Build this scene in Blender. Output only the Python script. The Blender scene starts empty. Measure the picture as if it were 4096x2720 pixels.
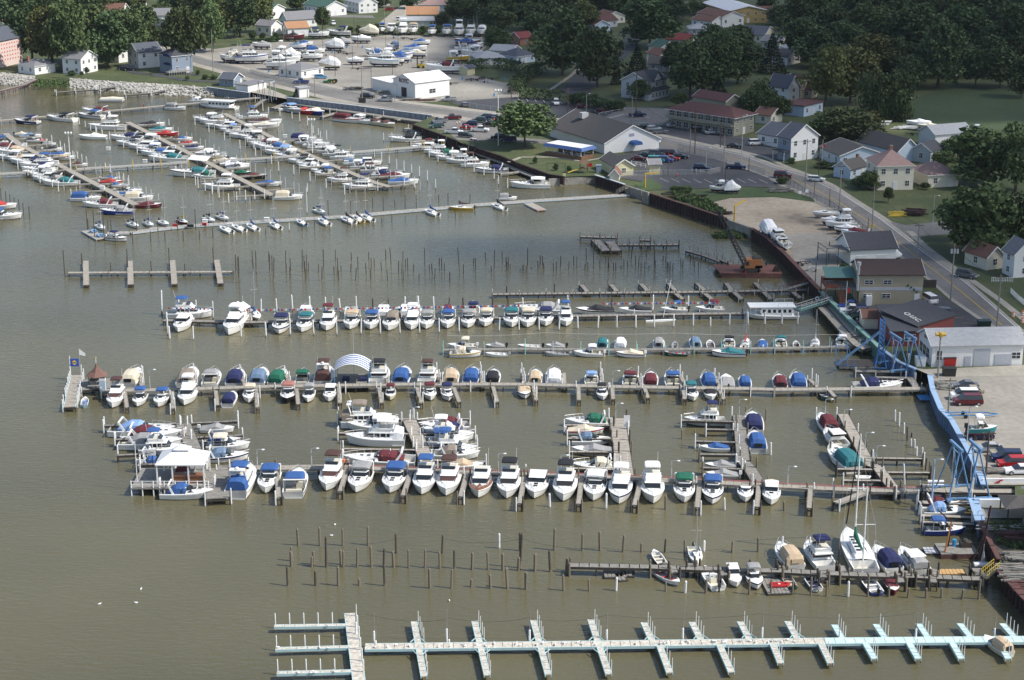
import bpy,math,random
from math import sin,cos,pi,radians,atan2,hypot,sqrt
from mathutils import Vector,Matrix
random.seed(7)
SC = bpy.context.scene
COL = SC.collection

# ---------------------------------------------------------------- camera
CAM_H = 100.0
FPX = 7200.0                        # focal length in photo pixels (photo 4096 x 2720)
PITCH = math.atan(2170.0 / FPX)
cam_d = bpy.data.cameras.new('camera')
cam_d.sensor_width = 36.0
cam_d.lens = FPX / 4096.0 * 36.0
cam_d.clip_start = 1.0
cam_d.clip_end = 20000.0
cam = bpy.data.objects.new('camera',cam_d)
cam.location = (0,0,CAM_H)
cam.rotation_euler = (pi / 2 - PITCH,0,0)
COL.objects.link(cam)
SC.camera = cam

# ---------------------------------------------------------------- light
SUN_EL = radians(47)
SH = Vector((0.966,-0.26,0)).normalized()          # horizontal direction towards the sun
SUN_DIR = Vector((SH.x * cos(SUN_EL),SH.y * cos(SUN_EL),sin(SUN_EL)))
world = bpy.data.worlds.new('World')
SC.world = world
world.use_nodes = True
wn = world.node_tree.nodes
wl = world.node_tree.links
bg = wn.get('Background') or wn.new('ShaderNodeBackground')
sky = wn.new('ShaderNodeTexSky')
sky.sky_type = 'NISHITA'
sky.sun_disc = False
sky.sun_elevation = SUN_EL
sky.sun_rotation = atan2(SH.x,SH.y)
sky.altitude = 100
sky.air_density = 1.0
sky.dust_density = 1.6
wl.new(sky.outputs[0],bg.inputs[0])
bg.inputs[1].default_value = 0.128
sd = bpy.data.lights.new('sun','SUN')
sd.energy = 4.0
sd.angle = radians(0.55)
sd.color = (1.0,0.955,0.88)
so = bpy.data.objects.new('sun',sd)
so.rotation_euler = SUN_DIR.to_track_quat('Z','Y').to_euler()
so.location = (200,100,300)
COL.objects.link(so)
SC.view_settings.view_transform = 'Standard'
SC.view_settings.look = 'None'
SC.view_settings.exposure = 0.34
SC.view_settings.gamma = 1.0
SC.view_settings.use_curve_mapping = False
try:
 SC.cycles.use_adaptive_sampling = True
 SC.cycles.max_bounces = 5
 SC.cycles.diffuse_bounces = 2
 SC.cycles.glossy_bounces = 3
 SC.cycles.transparent_max_bounces = 8
except Exception:
 pass

# ---------------------------------------------------------------- photo pixel -> place on the ground
cP,sP = cos(PITCH),sin(PITCH)
def G(px,py,z=0.0):
 u = (px - 2048.0) / FPX
 v = (py - 1360.0) / FPX
 d = Vector((u,cP - v * sP,-sP - v * cP))
 t = (z - CAM_H) / d.z
 return Vector((d.x * t,d.y * t,z))
def scale_at(py,z=0.0):
 return cP * (py + 810.0) / (CAM_H - z)
def PX(p):
 dx,dy,dz = p[0],p[1],p[2] - CAM_H
 zc = dy * cP - dz * sP
 return 2048 + FPX * dx / zc,1360 + FPX * (-(dy * sP + dz * cP)) / zc
LAND = 2.2

# ---------------------------------------------------------------- materials
MATS = {}
def newmat(name):
 m = bpy.data.materials.new(name)
 m.use_nodes = True
 return m,m.node_tree.nodes,m.node_tree.links,m.node_tree.nodes['Principled BSDF']
def col(name,rgb,rough=0.6,var=0.12,scale=1.5,metal=0.0,bump=0.0,coord='Object',stretch=None):
 """plain painted / weathered surface with a little procedural unevenness"""
 if name in MATS: return MATS[name]
 m,n,l,b = newmat(name)
 tc = n.new('ShaderNodeTexCoord')
 src = tc.outputs[coord]
 if coord == 'World':
  src = n.new('ShaderNodeNewGeometry').outputs['Position']
 if stretch:
  mp = n.new('ShaderNodeMapping');mp.inputs['Scale'].default_value = stretch
  l.new(src,mp.inputs[0]);src = mp.outputs[0]
 no = n.new('ShaderNodeTexNoise');no.inputs['Scale'].default_value = scale
 no.inputs['Detail'].default_value = 5;no.inputs['Roughness'].default_value = 0.65
 l.new(src,no.inputs['Vector'])
 rp = n.new('ShaderNodeValToRGB')
 rp.color_ramp.elements[0].position = 0.3;rp.color_ramp.elements[1].position = 0.7
 rp.color_ramp.elements[0].color = tuple(max(0,c * (1 - var)) for c in rgb) + (1,)
 rp.color_ramp.elements[1].color = tuple(min(1,c * (1 + var)) for c in rgb) + (1,)
 l.new(no.outputs['Fac'],rp.inputs[0])
 l.new(rp.outputs[0],b.inputs['Base Color'])
 b.inputs['Roughness'].default_value = rough
 b.inputs['Metallic'].default_value = metal
 if bump:
  bp = n.new('ShaderNodeBump');bp.inputs['Strength'].default_value = bump
  l.new(no.outputs['Fac'],bp.inputs['Height']);l.new(bp.outputs[0],b.inputs['Normal'])
 MATS[name] = m
 return m
def mix_mat(name,stops,scale,detail=8,rough=0.9,coord='World',stretch=None,fine=None,bump=0.0):
 """ground-like surface: noise through a colour ramp, plus a fine speckle"""
 if name in MATS: return MATS[name]
 m,n,l,b = newmat(name)
 if coord == 'World': src = n.new('ShaderNodeNewGeometry').outputs['Position']
 else: src = n.new('ShaderNodeTexCoord').outputs['Object']
 if stretch:
  mp = n.new('ShaderNodeMapping');mp.inputs['Scale'].default_value = stretch
  l.new(src,mp.inputs[0]);src = mp.outputs[0]
 no = n.new('ShaderNodeTexNoise');no.inputs['Scale'].default_value = scale
 no.inputs['Detail'].default_value = detail;no.inputs['Roughness'].default_value = 0.6
 l.new(src,no.inputs['Vector'])
 rp = n.new('ShaderNodeValToRGB');cr = rp.color_ramp
 while len(cr.elements) < len(stops): cr.elements.new(0.5)
 for e,(p,c) in zip(cr.elements,stops):
  e.position = p;e.color = tuple(c) + (1,)
 l.new(no.outputs['Fac'],rp.inputs[0])
 out = rp.outputs[0]
 if fine:
  n2 = n.new('ShaderNodeTexNoise');n2.inputs['Scale'].default_value = fine[0]
  n2.inputs['Detail'].default_value = 4
  l.new(src,n2.inputs['Vector'])
  mr = n.new('ShaderNodeMapRange')
  mr.inputs[1].default_value = 0.3;mr.inputs[2].default_value = 0.7
  mr.inputs[3].default_value = 1 - fine[1];mr.inputs[4].default_value = 1 + fine[1]
  l.new(n2.outputs['Fac'],mr.inputs[0])
  mx = n.new('ShaderNodeVectorMath');mx.operation = 'SCALE'
  l.new(out,mx.inputs[0]);l.new(mr.outputs[0],mx.inputs['Scale'])
  out = mx.outputs[0]
 l.new(out,b.inputs['Base Color'])
 b.inputs['Roughness'].default_value = rough
 if bump:
  bp = n.new('ShaderNodeBump');bp.inputs['Strength'].default_value = bump
  l.new(no.outputs['Fac'],bp.inputs['Height']);l.new(bp.outputs[0],b.inputs['Normal'])
 MATS[name] = m
 return m

CANVAS = {'blue': (.032,.10,.29),'navy': (.014,.02,.085),'black': (.015,.016,.02),'maroon': (.115,.018,.025),
  'tan': (.52,.40,.27),'beige': (.62,.55,.42),'taupe': (.25,.21,.17),'grey': (.30,.30,.30),
  'green': (.01,.12,.07),'teal': (.02,.15,.17),'slate': (.13,.20,.30),'white': (.80,.80,.80),
  'brown': (.075,.035,.03),'light blue': (.22,.36,.62),'red': (.40,.04,.035),'pink': (.36,.15,.13),
  'cream': (.70,.64,.50),'yellow': (.55,.38,.08)}
def canvas(c): return col('canvas_' + c.replace(' ','_'),CANVAS[c],0.85,0.12,2.0)
def mwhite(): return col('gelcoat_white',(.80,.80,.77),0.28,0.04,0.6)
def moff(): return col('gelcoat_cream',(.66,.62,.50),0.35,0.06,0.6)
def mglass(): return col('tinted_glass',(.02,.025,.03),0.08,0.2,1.0)
def mdark(): return col('black_rubber',(.02,.02,.02),0.6,0.2,2.0)
def mwood(): return col('varnished_wood',(.22,.09,.04),0.4,0.25,3.0)
def malu(): return col('bare_aluminium',(.50,.50,.50),0.4,0.1,2.0,metal=0.3)
def hullcol(c):
 t = {'white': (.80,.80,.77),'cream': (.66,.60,.42),'blue': (.015,.045,.26),'navy': (.02,.03,.10),'maroon': (.13,.015,.025),
  'red': (.42,.02,.02),'green': (.02,.08,.06),'grey': (.45,.45,.44),'yellow': (.55,.37,.05),'brown': (.16,.07,.04),
  'light blue': (.3,.5,.62),'black': (.02,.02,.025),'tan': (.52,.40,.20),'sea green': (.16,.34,.33),'teal': (.01,.20,.22)}
 return col('hull_' + c.replace(' ','_'),t[c],0.3,0.06,0.5)

# ---------------------------------------------------------------- mesh collector
class MB:
 def __init__(s): s.v = [];s.f = [];s.m = [];s.mats = []
 def mi(s,m):
  if m not in s.mats: s.mats.append(m)
  return s.mats.index(m)
 def add(s,vs,fs,m):
  o = len(s.v);k = s.mi(m)
  s.v += [tuple(p) for p in vs]
  for f in fs: s.f.append(tuple(o + i for i in f));s.m.append(k)
 def hexa(s,b,t,m):
  """b, t: 4 points each, same winding (counter-clockwise seen from above)"""
  s.add(list(b) + list(t),[(3,2,1,0),(4,5,6,7),(0,1,5,4),(1,2,6,5),(2,3,7,6),(3,0,4,7)],m)
 def box(s,x0,x1,y0,y1,z0,z1,m):
  s.hexa([(x0,y0,z0),(x1,y0,z0),(x1,y1,z0),(x0,y1,z0)],[(x0,y0,z1),(x1,y0,z1),(x1,y1,z1),(x0,y1,z1)],m)
 def fr(s,x0,x1,w0,w1,z0,X0,X1,W0,W1,z1,m):
  """tapered block: bottom from x0 (half width w0) to x1 (w1) at z0, top likewise at z1"""
  s.hexa([(x0,-w0,z0),(x1,-w1,z0),(x1,w1,z0),(x0,w0,z0)],[(X0,-W0,z1),(X1,-W1,z1),(X1,W1,z1),(X0,W0,z1)],m)
 def cyl(s,p0,p1,r0,r1,m,n=8,cap=True):
  p0 = Vector(p0);p1 = Vector(p1);d = (p1 - p0)
  if d.length < 1e-6: return
  d.normalize()
  a = d.cross(Vector((0,0,1)))
  if a.length < 1e-3: a = Vector((1,0,0))
  a.normalize();b = d.cross(a)
  vs = []
  for p,r in ((p0,r0),(p1,r1)):
   for i in range(n):
    t = 2 * pi * i / n
    vs.append(p + a * (r * cos(t)) + b * (r * sin(t)))
  fs = [(i,(i + 1) % n,n + (i + 1) % n,n + i) for i in range(n)]
  if cap: fs += [tuple(range(n - 1,-1,-1)),tuple(range(n,2 * n))]
  s.add(vs,fs,m)
 def bar(s,p0,p1,w,h,m):
  p0 = Vector(p0);p1 = Vector(p1);d = (p1 - p0).normalized()
  a = d.cross(Vector((0,0,1)))
  if a.length < 1e-3: a = Vector((1,0,0))
  a.normalize();b = a.cross(d)
  q = [a * (-w / 2) - b * (h / 2),a * (w / 2) - b * (h / 2),a * (w / 2) + b * (h / 2),a * (-w / 2) + b * (h / 2)]
  s.add([p0 + k for k in q] + [p1 + k for k in q],[(0,1,2,3),(7,6,5,4),(0,4,5,1),(1,5,6,2),(2,6,7,3),(3,7,4,0)],m)
 def arch(s,secs,m,n=7,close=True):
  """secs: list of (x, z0, halfwidth, height): half-barrel sections joined"""
  vs = [];fs = []
  for (x,z0,w,h) in secs:
   for i in range(n):
    a = pi * i / (n - 1)
    cy = -cos(a);sy = sin(a)
    cy = (abs(cy) ** 0.6) * (1 if cy > 0 else -1)
    vs.append((x,cy * w,z0 + (sy ** 0.6 if sy > 1e-6 else 0) * h))
  for k in range(len(secs) - 1):
   for i in range(n - 1):
    fs.append((k * n + i,(k + 1) * n + i,(k + 1) * n + i + 1,k * n + i + 1))
  if close:
   fs.append(tuple(range(n)));fs.append(tuple(range(len(secs) * n - 1,(len(secs) - 1) * n - 1,-1)))
  s.add(vs,fs,m)
 def ball(s,c,r,m,n=8,k=5,sq=(1,1,1)):
  vs = [];fs = []
  for j in range(k + 1):
   ph = pi * j / k
   for i in range(n):
    t = 2 * pi * i / n
    vs.append((c[0] + r * sq[0] * sin(ph) * cos(t),c[1] + r * sq[1] * sin(ph) * sin(t),c[2] + r * sq[2] * cos(ph)))
  for j in range(k):
   for i in range(n):
    fs.append((j * n + i,(j + 1) * n + i,(j + 1) * n + (i + 1) % n,j * n + (i + 1) % n))
  s.add(vs,fs,m)
 def poly(s,pts,m):
  s.add(pts,[tuple(range(len(pts)))],m)
 def prism(s,pts,z0,z1,m,cap0=True):
  n = len(pts)
  a = sum(pts[i][0] * pts[(i + 1) % n][1] - pts[(i + 1) % n][0] * pts[i][1] for i in range(n))
  if a < 0: pts = pts[::-1]
  vs = [(p[0],p[1],z0) for p in pts] + [(p[0],p[1],z1) for p in pts]
  fs = [(i,(i + 1) % n,n + (i + 1) % n,n + i) for i in range(n)] + [tuple(range(n,2 * n))]
  if cap0: fs.append(tuple(range(n - 1,-1,-1)))
  s.add(vs,fs,m)
 def mesh(s,name):
  me = bpy.data.meshes.new(name)
  me.from_pydata(s.v,[],s.f)
  for m in s.mats: me.materials.append(m)
  me.polygons.foreach_set('material_index',s.m)
  me.update()
  return me
 def build(s,name,parent=None,smooth=False):
  me = s.mesh(name)
  if smooth: me.polygons.foreach_set('use_smooth',[True] * len(me.polygons))
  o = bpy.data.objects.new(name,me)
  COL.objects.link(o)
  if parent is not None: o.parent = parent
  return o
def empty(name,loc,rz=0.0):
 o = bpy.data.objects.new(name,None)
 o.empty_display_size = 0.5
 o.location = loc;o.rotation_euler = (0,0,rz)
 COL.objects.link(o)
 return o
THINGS = []        # things whose label still needs an ordinal when look-alikes exist
def tag(o,label,cat,group=None,kind=None):
 o['label'] = label;o['category'] = cat
 if group: o['group'] = group
 if kind: o['kind'] = kind
 THINGS.append(o)
 return o
def struct(o):
 o['kind'] = 'structure'
 return o
def child_copy(src_children,parent,mats=None):
 for c in src_children:
  d = c.copy();COL.objects.link(d);d.parent = parent
  for g in c.children:
   e = g.copy();COL.objects.link(e);e.parent = d
def copy_thing(o,loc,rz=None,scale=None):
 r = o.copy();COL.objects.link(r);r.location = loc
 if rz is not None: r.rotation_euler = (0,0,rz)
 if scale is not None: r.scale = scale
 child_copy(o.children,r)
 return r
def text(body,size,m,parent,loc,rot,name='lettering',ext=0.03,bold=0.0):
 c = bpy.data.curves.new(name,'FONT')
 c.body = body;c.size = size;c.extrude = ext;c.align_x = 'CENTER';c.align_y = 'CENTER';c.offset = bold
 c.materials.append(m)
 t = bpy.data.objects.new(name,c);COL.objects.link(t)
 dg = bpy.context.evaluated_depsgraph_get()
 me = bpy.data.meshes.new_from_object(t.evaluated_get(dg))       # lettering as real mesh
 bpy.data.objects.remove(t)
 o = bpy.data.objects.new(name,me);COL.objects.link(o)
 o.parent = parent;o.location = loc;o.rotation_euler = rot
 return o

# ---------------------------------------------------------------- water
def water_mat():
 m,n,l,b = newmat('murky_lake_water')
 geo = n.new('ShaderNodeNewGeometry')
 # broad patches of slightly different silt colour
 no = n.new('ShaderNodeTexNoise');no.inputs['Scale'].default_value = 0.012;no.inputs['Detail'].default_value = 4
 l.new(geo.outputs['Position'],no.inputs['Vector'])
 rp = n.new('ShaderNodeValToRGB')
 rp.color_ramp.elements[0].position = .32;rp.color_ramp.elements[1].position = .70
 rp.color_ramp.elements[0].color = (.093,.085,.048,1)
 rp.color_ramp.elements[1].color = (.146,.130,.070,1)
 l.new(no.outputs['Fac'],rp.inputs[0]);l.new(rp.outputs[0],b.inputs['Base Color'])
 b.inputs['Roughness'].default_value = 0.09
 b.inputs['IOR'].default_value = 1.33
 mp = n.new('ShaderNodeMapping');mp.inputs['Scale'].default_value = (0.55,1.5,1);mp.inputs['Rotation'].default_value = (0,0,0.12)
 l.new(geo.outputs['Position'],mp.inputs[0])
 w1 = n.new('ShaderNodeTexNoise');w1.inputs['Scale'].default_value = 1.0;w1.inputs['Detail'].default_value = 3.5
 w1.inputs['Roughness'].default_value = 0.55;w1.inputs['Distortion'].default_value = 0.4
 l.new(mp.outputs[0],w1.inputs['Vector'])
 # calmer and choppier patches
 w2 = n.new('ShaderNodeTexNoise');w2.inputs['Scale'].default_value = 0.02;w2.inputs['Detail'].default_value = 2
 l.new(geo.outputs['Position'],w2.inputs['Vector'])
 mr = n.new('ShaderNodeMapRange');mr.inputs[1].default_value = .35;mr.inputs[2].default_value = .65
 mr.inputs[3].default_value = .34;mr.inputs[4].default_value = .7
 l.new(w2.outputs['Fac'],mr.inputs[0])
 bp = n.new('ShaderNodeBump');bp.inputs['Distance'].default_value = 0.22
 l.new(mr.outputs[0],bp.inputs['Strength'])
 l.new(w1.outputs['Fac'],bp.inputs['Height']);l.new(bp.outputs[0],b.inputs['Normal'])
 return m
M_WATER = water_mat()
mb = MB()
mb.poly([(-4000,-500,0),(4000,-500,0),(4000,6000,0),(-4000,6000,0)],M_WATER)
struct(mb.build('water'))

# ---------------------------------------------------------------- land
M_GRASS = mix_mat('mown_grass',[(.25,(.040,.060,.018)),(.5,(.062,.080,.026)),(.72,(.10,.105,.042)),(.85,(.15,.135,.07))],.09,fine=(1.2,.22))
M_ASPH = mix_mat('worn_asphalt',[(.28,(.036,.038,.044)),(.5,(.058,.059,.066)),(.72,(.085,.085,.088))],.10,fine=(1.5,.16))
M_ROAD = mix_mat('sun_bleached_road',[(.28,(.125,.12,.112)),(.5,(.175,.167,.155)),(.74,(.225,.213,.195))],.07,fine=(1.0,.13))
M_CONC = mix_mat('pale_concrete',[(.3,(.29,.265,.22)),(.7,(.39,.36,.30))],.25,fine=(2.0,.10))
M_GRAVEL = mix_mat('crushed_stone_yard',[(.22,(.13,.12,.105)),(.42,(.25,.232,.20)),(.75,(.36,.335,.285))],.05,fine=(.9,.14))
M_DIRT = mix_mat('bare_sandy_dirt',[(.30,(.13,.11,.085)),(.46,(.32,.265,.195)),(.75,(.46,.39,.30))],.06,fine=(.8,.14))
M_LAWN = mix_mat('greener_lawn',[(.3,(.035,.068,.017)),(.7,(.062,.095,.03))],.12,fine=(1.6,.2))
M_FIELD = mix_mat('field_grass',[(.3,(.035,.062,.02)),(.7,(.055,.082,.028))],.03,fine=(.8,.18))
M_RIPRAP = mix_mat('broken_limestone',[(.3,(.20,.19,.17)),(.6,(.5,.48,.43))],.6,fine=(2.0,.25))

SHORE = [(-300,284),(0,290),(140,303),(280,313),(466,326),(700,339),(830,350),(1000,372),(1020,366),(1100,385),(1146,392),
  (1430,425),(1728,463),(1700,478),(1650,498),(1830,565),(1852,575),(2006,625),(2080,656),(2200,699),(2260,707),
  (2378,703),(2495,737),(2516,745),(2568,755),(2590,770),(2902,872),(2915,880),(3002,911),(3008,916),(3068,952),
  (3142,1017),(3242,1122),(3281,1163),(3315,1191),(3350,1226),(3424,1300),(3493,1364),(3521,1392),(3600,1450),
  (3668,1478),(3720,1500),(3733,1560),(3767,1640),(3807,1680),(3885,1819),(3925,1906),(3940,1944),(4060,1944),(4060,2002),
  (3900,2002),(3925,2085),(3971,2187),(3997,2238),(4010,2290),(4096,2385),(4200,2490)]
pts = [G(x,y,LAND) for x,y in SHORE]
far = [Vector((400,150,LAND)),Vector((4000,150,LAND)),Vector((4000,5800,LAND)),Vector((-4000,5800,LAND)),Vector((-4000,720,LAND))]
mb = MB();mb.poly([tuple(p) for p in pts + far][::-1],M_GRASS)
land = struct(mb.build('ground'))
# make sure the outline faces up
if land.data.polygons[0].normal.z < 0:
 land.data.flip_normals()
_sheet = [0]
def sheet(name,px,m,dz=None,kind='structure'):
 _sheet[0] += 1
 z = LAND + 0.004 * _sheet[0]
 mb = MB();q = [tuple(G(x,y,z)) for x,y in px]
 mb.poly(q,m);o = mb.build(name)
 if o.data.polygons[0].normal.z < 0: o.data.flip_normals()
 struct(o);return o
sheet('field',[(3640,560),(3620,480),(3640,400),(3720,370),(3830,340),(4300,380),(4300,560),(3900,600),(3750,560)],M_FIELD)
sheet('storage_yard',[(700,228),(790,190),(860,196),(1010,176),(1130,165),(1300,158),(1420,150),(1560,140),(1930,148),(1945,190),(1880,240),(1850,290),(2010,330),
     (2075,330),(2075,388),(1800,405),(1640,408),(1500,392),(1380,362),(1230,330),(1000,280),(860,245)],M_GRAVEL)
sheet('parking_lot',[(1800,405),(2076,387),(2240,402),(2420,430),(2520,440),(2400,478),(2230,475),(1990,452),(1860,425)],M_ASPH)
sheet('shore_parking_lot',[(1735,480),(1745,455),(1990,485),(2000,545),(2200,560),(2180,575),(1960,560),(1870,562),(1830,560),(1780,520),(1750,520)],M_ROAD)
sheet('side_street',[(2237,366),(2318,271),(2430,215),(2500,150),(2540,125),(2580,128),(2560,170),(2500,235),(2430,290),(2330,400)],M_ASPH)
sheet('motel_street',[(2499,428),(2677,434),(2790,385),(2850,370),(2880,378),(2720,440),(2650,500),(2640,556),(2520,512),(2380,486)],M_ROAD)
sheet('motel_parking_lot',[(2560,500),(2670,502),(2934,540),(3060,560),(3110,610),(3110,640),(2900,606),(2640,552)],M_ASPH)
sheet('cross_street',[(3500,868),(3620,900),(3770,886),(3900,872),(4300,850),(4300,900),(3850,930),(3700,945),(3560,985),(3500,900)],M_ROAD)
sheet('alley',[(1510,98),(1530,112),(1600,88),(1640,45),(1700,0),(1640,0),(1580,40)],M_CONC)
sheet('upper_street',[(1000,60),(1180,66),(1400,70),(1500,72),(1490,62),(1200,54),(1000,50)],M_ROAD)
R_TOP = [(640,190),(780,222),(1000,282),(1339,352),(1500,390),(1635,415),(1974,455),(2300,490),(2646,545),(2967,615),(3096,664),(3226,702),(3356,763),(3530,876),(3690,1000),(3870,1130),(4096,1330),(4300,1500)]
R_BOT = [(620,205),(760,245),(1000,312),(1339,392),(1500,425),(1635,440),(1974,484),(2300,530),(2646,594),(2967,663),(3096,718),(3226,775),(3356,852),(3530,962),(3690,1088),(3807,1190),(3920,1268),(4080,1362),(4300,1560)]
sheet('road_shoulder',[(x,y - 10) for x,y in R_TOP] + [(x,y + 14) for x,y in R_BOT][::-1],M_CONC)
sheet('road',R_TOP + R_BOT[::-1],M_ROAD)
M_LINEW = col('road_paint_white',(.62,.62,.60),.8,.15)
M_LINEY = col('road_paint_yellow',(.50,.34,.06),.8,.15)
def stripe(name,line,w,m):
 _sheet[0] += 1
 z = LAND + 0.004 * _sheet[0]
 mb = MB();P = [G(x,y,z) for x,y in line]
 for a,b in zip(P[:-1],P[1:]):
  d = (b - a);d.z = 0;d.normalize();nn = Vector((-d.y,d.x,0)) * (w / 2)
  mb.poly([tuple(a - nn),tuple(b - nn),tuple(b + nn),tuple(a + nn)],m)
 return struct(mb.build(name))
stripe('road_edge_line',[(x,y + 5) for x,y in R_TOP[8:]],.22,M_LINEW)
stripe('road_edge_line',[(x,y + 4) for x,y in R_TOP[:9]],.15,M_LINEW)
mid = [((a[0] + b[0]) / 2,(a[1] + b[1]) / 2) for a,b in zip(R_TOP,R_BOT)]
for off in (0,3):
 stripe('road_centre_line',[(x,y + off) for x,y in mid[7:-1]],.12,M_LINEY)
stripe('sidewalk',[(2860,578),(3060,628),(3160,672),(3250,704),(3330,740),(3420,800),(3500,850),(3560,890)],1.6,M_CONC)
stripe('sidewalk',[(3640,925),(3700,985),(3790,1052),(3900,1130),(4000,1200),(4150,1320)],1.6,M_CONC)
stripe('sidewalk',[(2197,362),(2280,305),(2330,262),(2400,235)],1.5,M_CONC)
stripe('sidewalk',[(2380,488),(2500,455),(2600,470)],1.4,M_CONC)
stripe('garden_path',[(2035,648),(2085,628),(2200,628),(2250,632),(2330,645),(2450,625)],1.3,M_CONC)
stripe('driveway',[(800,300),(700,292),(600,298),(540,290),(480,268)],3.6,M_ASPH)
stripe('driveway',[(900,330),(830,325),(740,320),(680,308),(610,300)],3.4,M_ASPH)
sheet('boatyard_road',[(1010,330),(1180,395),(1160,398),(1020,372),(1000,368)],M_CONC)
sheet('verge_bank',[(1170,385),(1330,400),(1730,452),(1724,462),(1430,424),(1150,391)],M_GRAVEL)
sheet('restaurant_parking_lot',[(2447,627),(2590,594),(2707,603),(2894,646),(2993,681),(3063,707),(3100,724),(3120,752),(2959,745),(2837,752),(2642,760),(2560,757),(2534,750),
        (2610,738),(2560,725),(2477,711),(2560,672),(2440,640)],M_ASPH)
sheet('sand_lot',[(2851,809),(2921,792),(3099,788),(3263,809),(3318,827),(3400,905),(3475,960),(3450,990),(3372,1018),(3363,1078),(3310,1150),(3284,1160),
    (3242,1120),(3142,1015),(3068,950),(3008,914),(2921,880),(2843,848)],M_DIRT)
sheet('gravel_patch',[(3130,935),(3300,930),(3400,985),(3372,1018),(3363,1078),(3310,1150),(3270,1140),(3180,1040)],M_GRAVEL)
sheet('club_parking_lot',[(3420,1225),(3694,1217),(3746,1169),(3807,1207),(3920,1282),(4040,1372),(3700,1366),(3640,1340),(3510,1372),(3490,1350),(3355,1226)],M_ASPH)
sheet('boatyard',[(3640,1466),(3700,1478),(4300,1450),(4700,1935),(3945,1940),(3928,1906),(3888,1819),(3810,1680),(3770,1640),(3738,1560),(3724,1500)],M_GRAVEL)
sheet('concrete_apron',[(3668,1478),(4300,1452),(4300,1496),(3740,1508)],M_CONC)
sheet('lawn',[(2540,738),(2600,712),(2655,745),(2640,758),(2570,762)],M_LAWN)
sheet('grass_verge',[(2690,770),(2840,762),(3000,752),(3120,755),(3250,790),(3260,808),(3099,786),(2921,790),(2851,808),(2760,800)],M_LAWN)
sheet('scrap_yard',[(3940,2100),(3980,2185),(4010,2238),(4030,2290),(4110,2380),(4400,2600),(4400,2090),(4000,2088)],mix_mat('shade_toned_yard_soil',[(.3,(.035,.032,.026)),(.55,(.075,.068,.05)),(.75,(.12,.11,.085))],.3,fine=(2.,.25)))  # bare soil, its tone darkened to carry the deep shade over this yard
sheet('terrace',[(3905,2035),(4200,2035),(4200,2072),(3925,2072)],M_CONC)
# parking bay lines in front of the restaurant
for i in range(11):
 x = 2640 + i * 44
 stripe('parking_bay_line',[(x,712 + i * 1.2 - (i > 6) * 6),(x + 34,728 + i * 1.2 - (i > 6) * 6)],.12,M_LINEW)
for i in range(12):
 x = 2070 + i * 34
 stripe('parking_bay_line',[(x,391 + i * 3.0),(x + 8,401 + i * 3.0)],.15,M_LINEW)
for i in range(5):
 stripe('parking_bay_line',[(3700 + i * 38,1203 + i * 22),(3740 + i * 38,1205 + i * 22)],.12,M_LINEY)

# ---------------------------------------------------------------- rock bank
def rock_bank(px_top,px_bot,n,name,label):
 mb = MB();rnd = random.Random(5)
 T = [G(x,y,LAND) for x,y in px_top];B = [G(x,y,0.0) for x,y in px_bot]
 for (a,b),(c,d) in zip(zip(T[:-1],T[1:]),zip(B[:-1],B[1:])):
  mb.poly([tuple(a + Vector((0,0,.02))),tuple(b + Vector((0,0,.02))),tuple(d + Vector((0,0,-.3))),tuple(c + Vector((0,0,-.3)))],M_RIPRAP)
  L = (b - a).length
  for i in range(int(L * n)):
   s = rnd.random();t = rnd.random()
   p = (a.lerp(b,s)).lerp(c.lerp(d,s),t)
   r = rnd.uniform(.28,.6)
   mb.ball((p.x,p.y,p.z),r,M_RIPRAP,5,3,(rnd.uniform(.8,1.3),rnd.uniform(.8,1.3),rnd.uniform(.5,.9)))
 o = mb.build(name)
 return tag(o,label,'rock bank',kind='stuff')
rock_bank([(-200,286),(0,290),(140,303)],[(-200,335),(0,339),(118,349)],9,'rock_bank','pale broken rock bank below the pink building at the shore')
rock_bank([(280,313),(466,326),(700,339),(850,352)],[(270,352),(508,370),(678,383),(858,387)],9,'rock_bank','long pale rock bank below the lawn and driveway')
mb = MB()
T = [G(x,y,LAND + .02) for x,y in [(140,303),(200,306),(280,313)]];B = [G(x,y,-.2) for x,y in [(118,349),(190,353),(272,352)]]
for i in range(2): mb.poly([tuple(T[i]),tuple(T[i + 1]),tuple(B[i + 1]),tuple(B[i])],M_GRASS)
struct(mb.build('grass_bank'))
mb = MB();rnd = random.Random(3)
M_WEED = col('lush_weeds',(.065,.105,.028),.8,.35,.6)
def weeds(poly,n,z,h,label,name='weed_patch'):
 mb = MB();rnd = random.Random(len(poly) + n)
 P = [G(x,y,z) for x,y in poly]
 xs = [p.x for p in P];ys = [p.y for p in P]
 def ins(x,y):
  c = False
  for i in range(len(P)):
   a,b = P[i],P[i - 1]
   if (a.y > y) != (b.y > y) and x < (b.x - a.x) * (y - a.y) / (b.y - a.y) + a.x: c = not c
  return c
 k = 0
 while k < n:
  x = rnd.uniform(min(xs),max(xs));y = rnd.uniform(min(ys),max(ys))
  if not ins(x,y): continue
  k += 1
  a = rnd.uniform(0,pi);s = rnd.uniform(.25,.5);hh = h * rnd.uniform(.4,1.1)
  dx,dy = cos(a) * s,sin(a) * s;ox,oy = rnd.uniform(-.3,.3),rnd.uniform(-.3,.3)
  mb.poly([(x - dx,y - dy,z),(x + dx,y + dy,z),(x + dx * .4 + ox,y + dy * .4 + oy,z + hh),(x - dx * .5 + ox,y - dy * .5 + oy,z + hh * .9)],M_WEED)
 return tag(mb.build(name),label,'plants',kind='stuff')
weeds([(150,305),(280,314),(275,350),(140,348)],900,1.2,.7,'bright green weeds between the two rock banks on the left shore')
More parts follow.
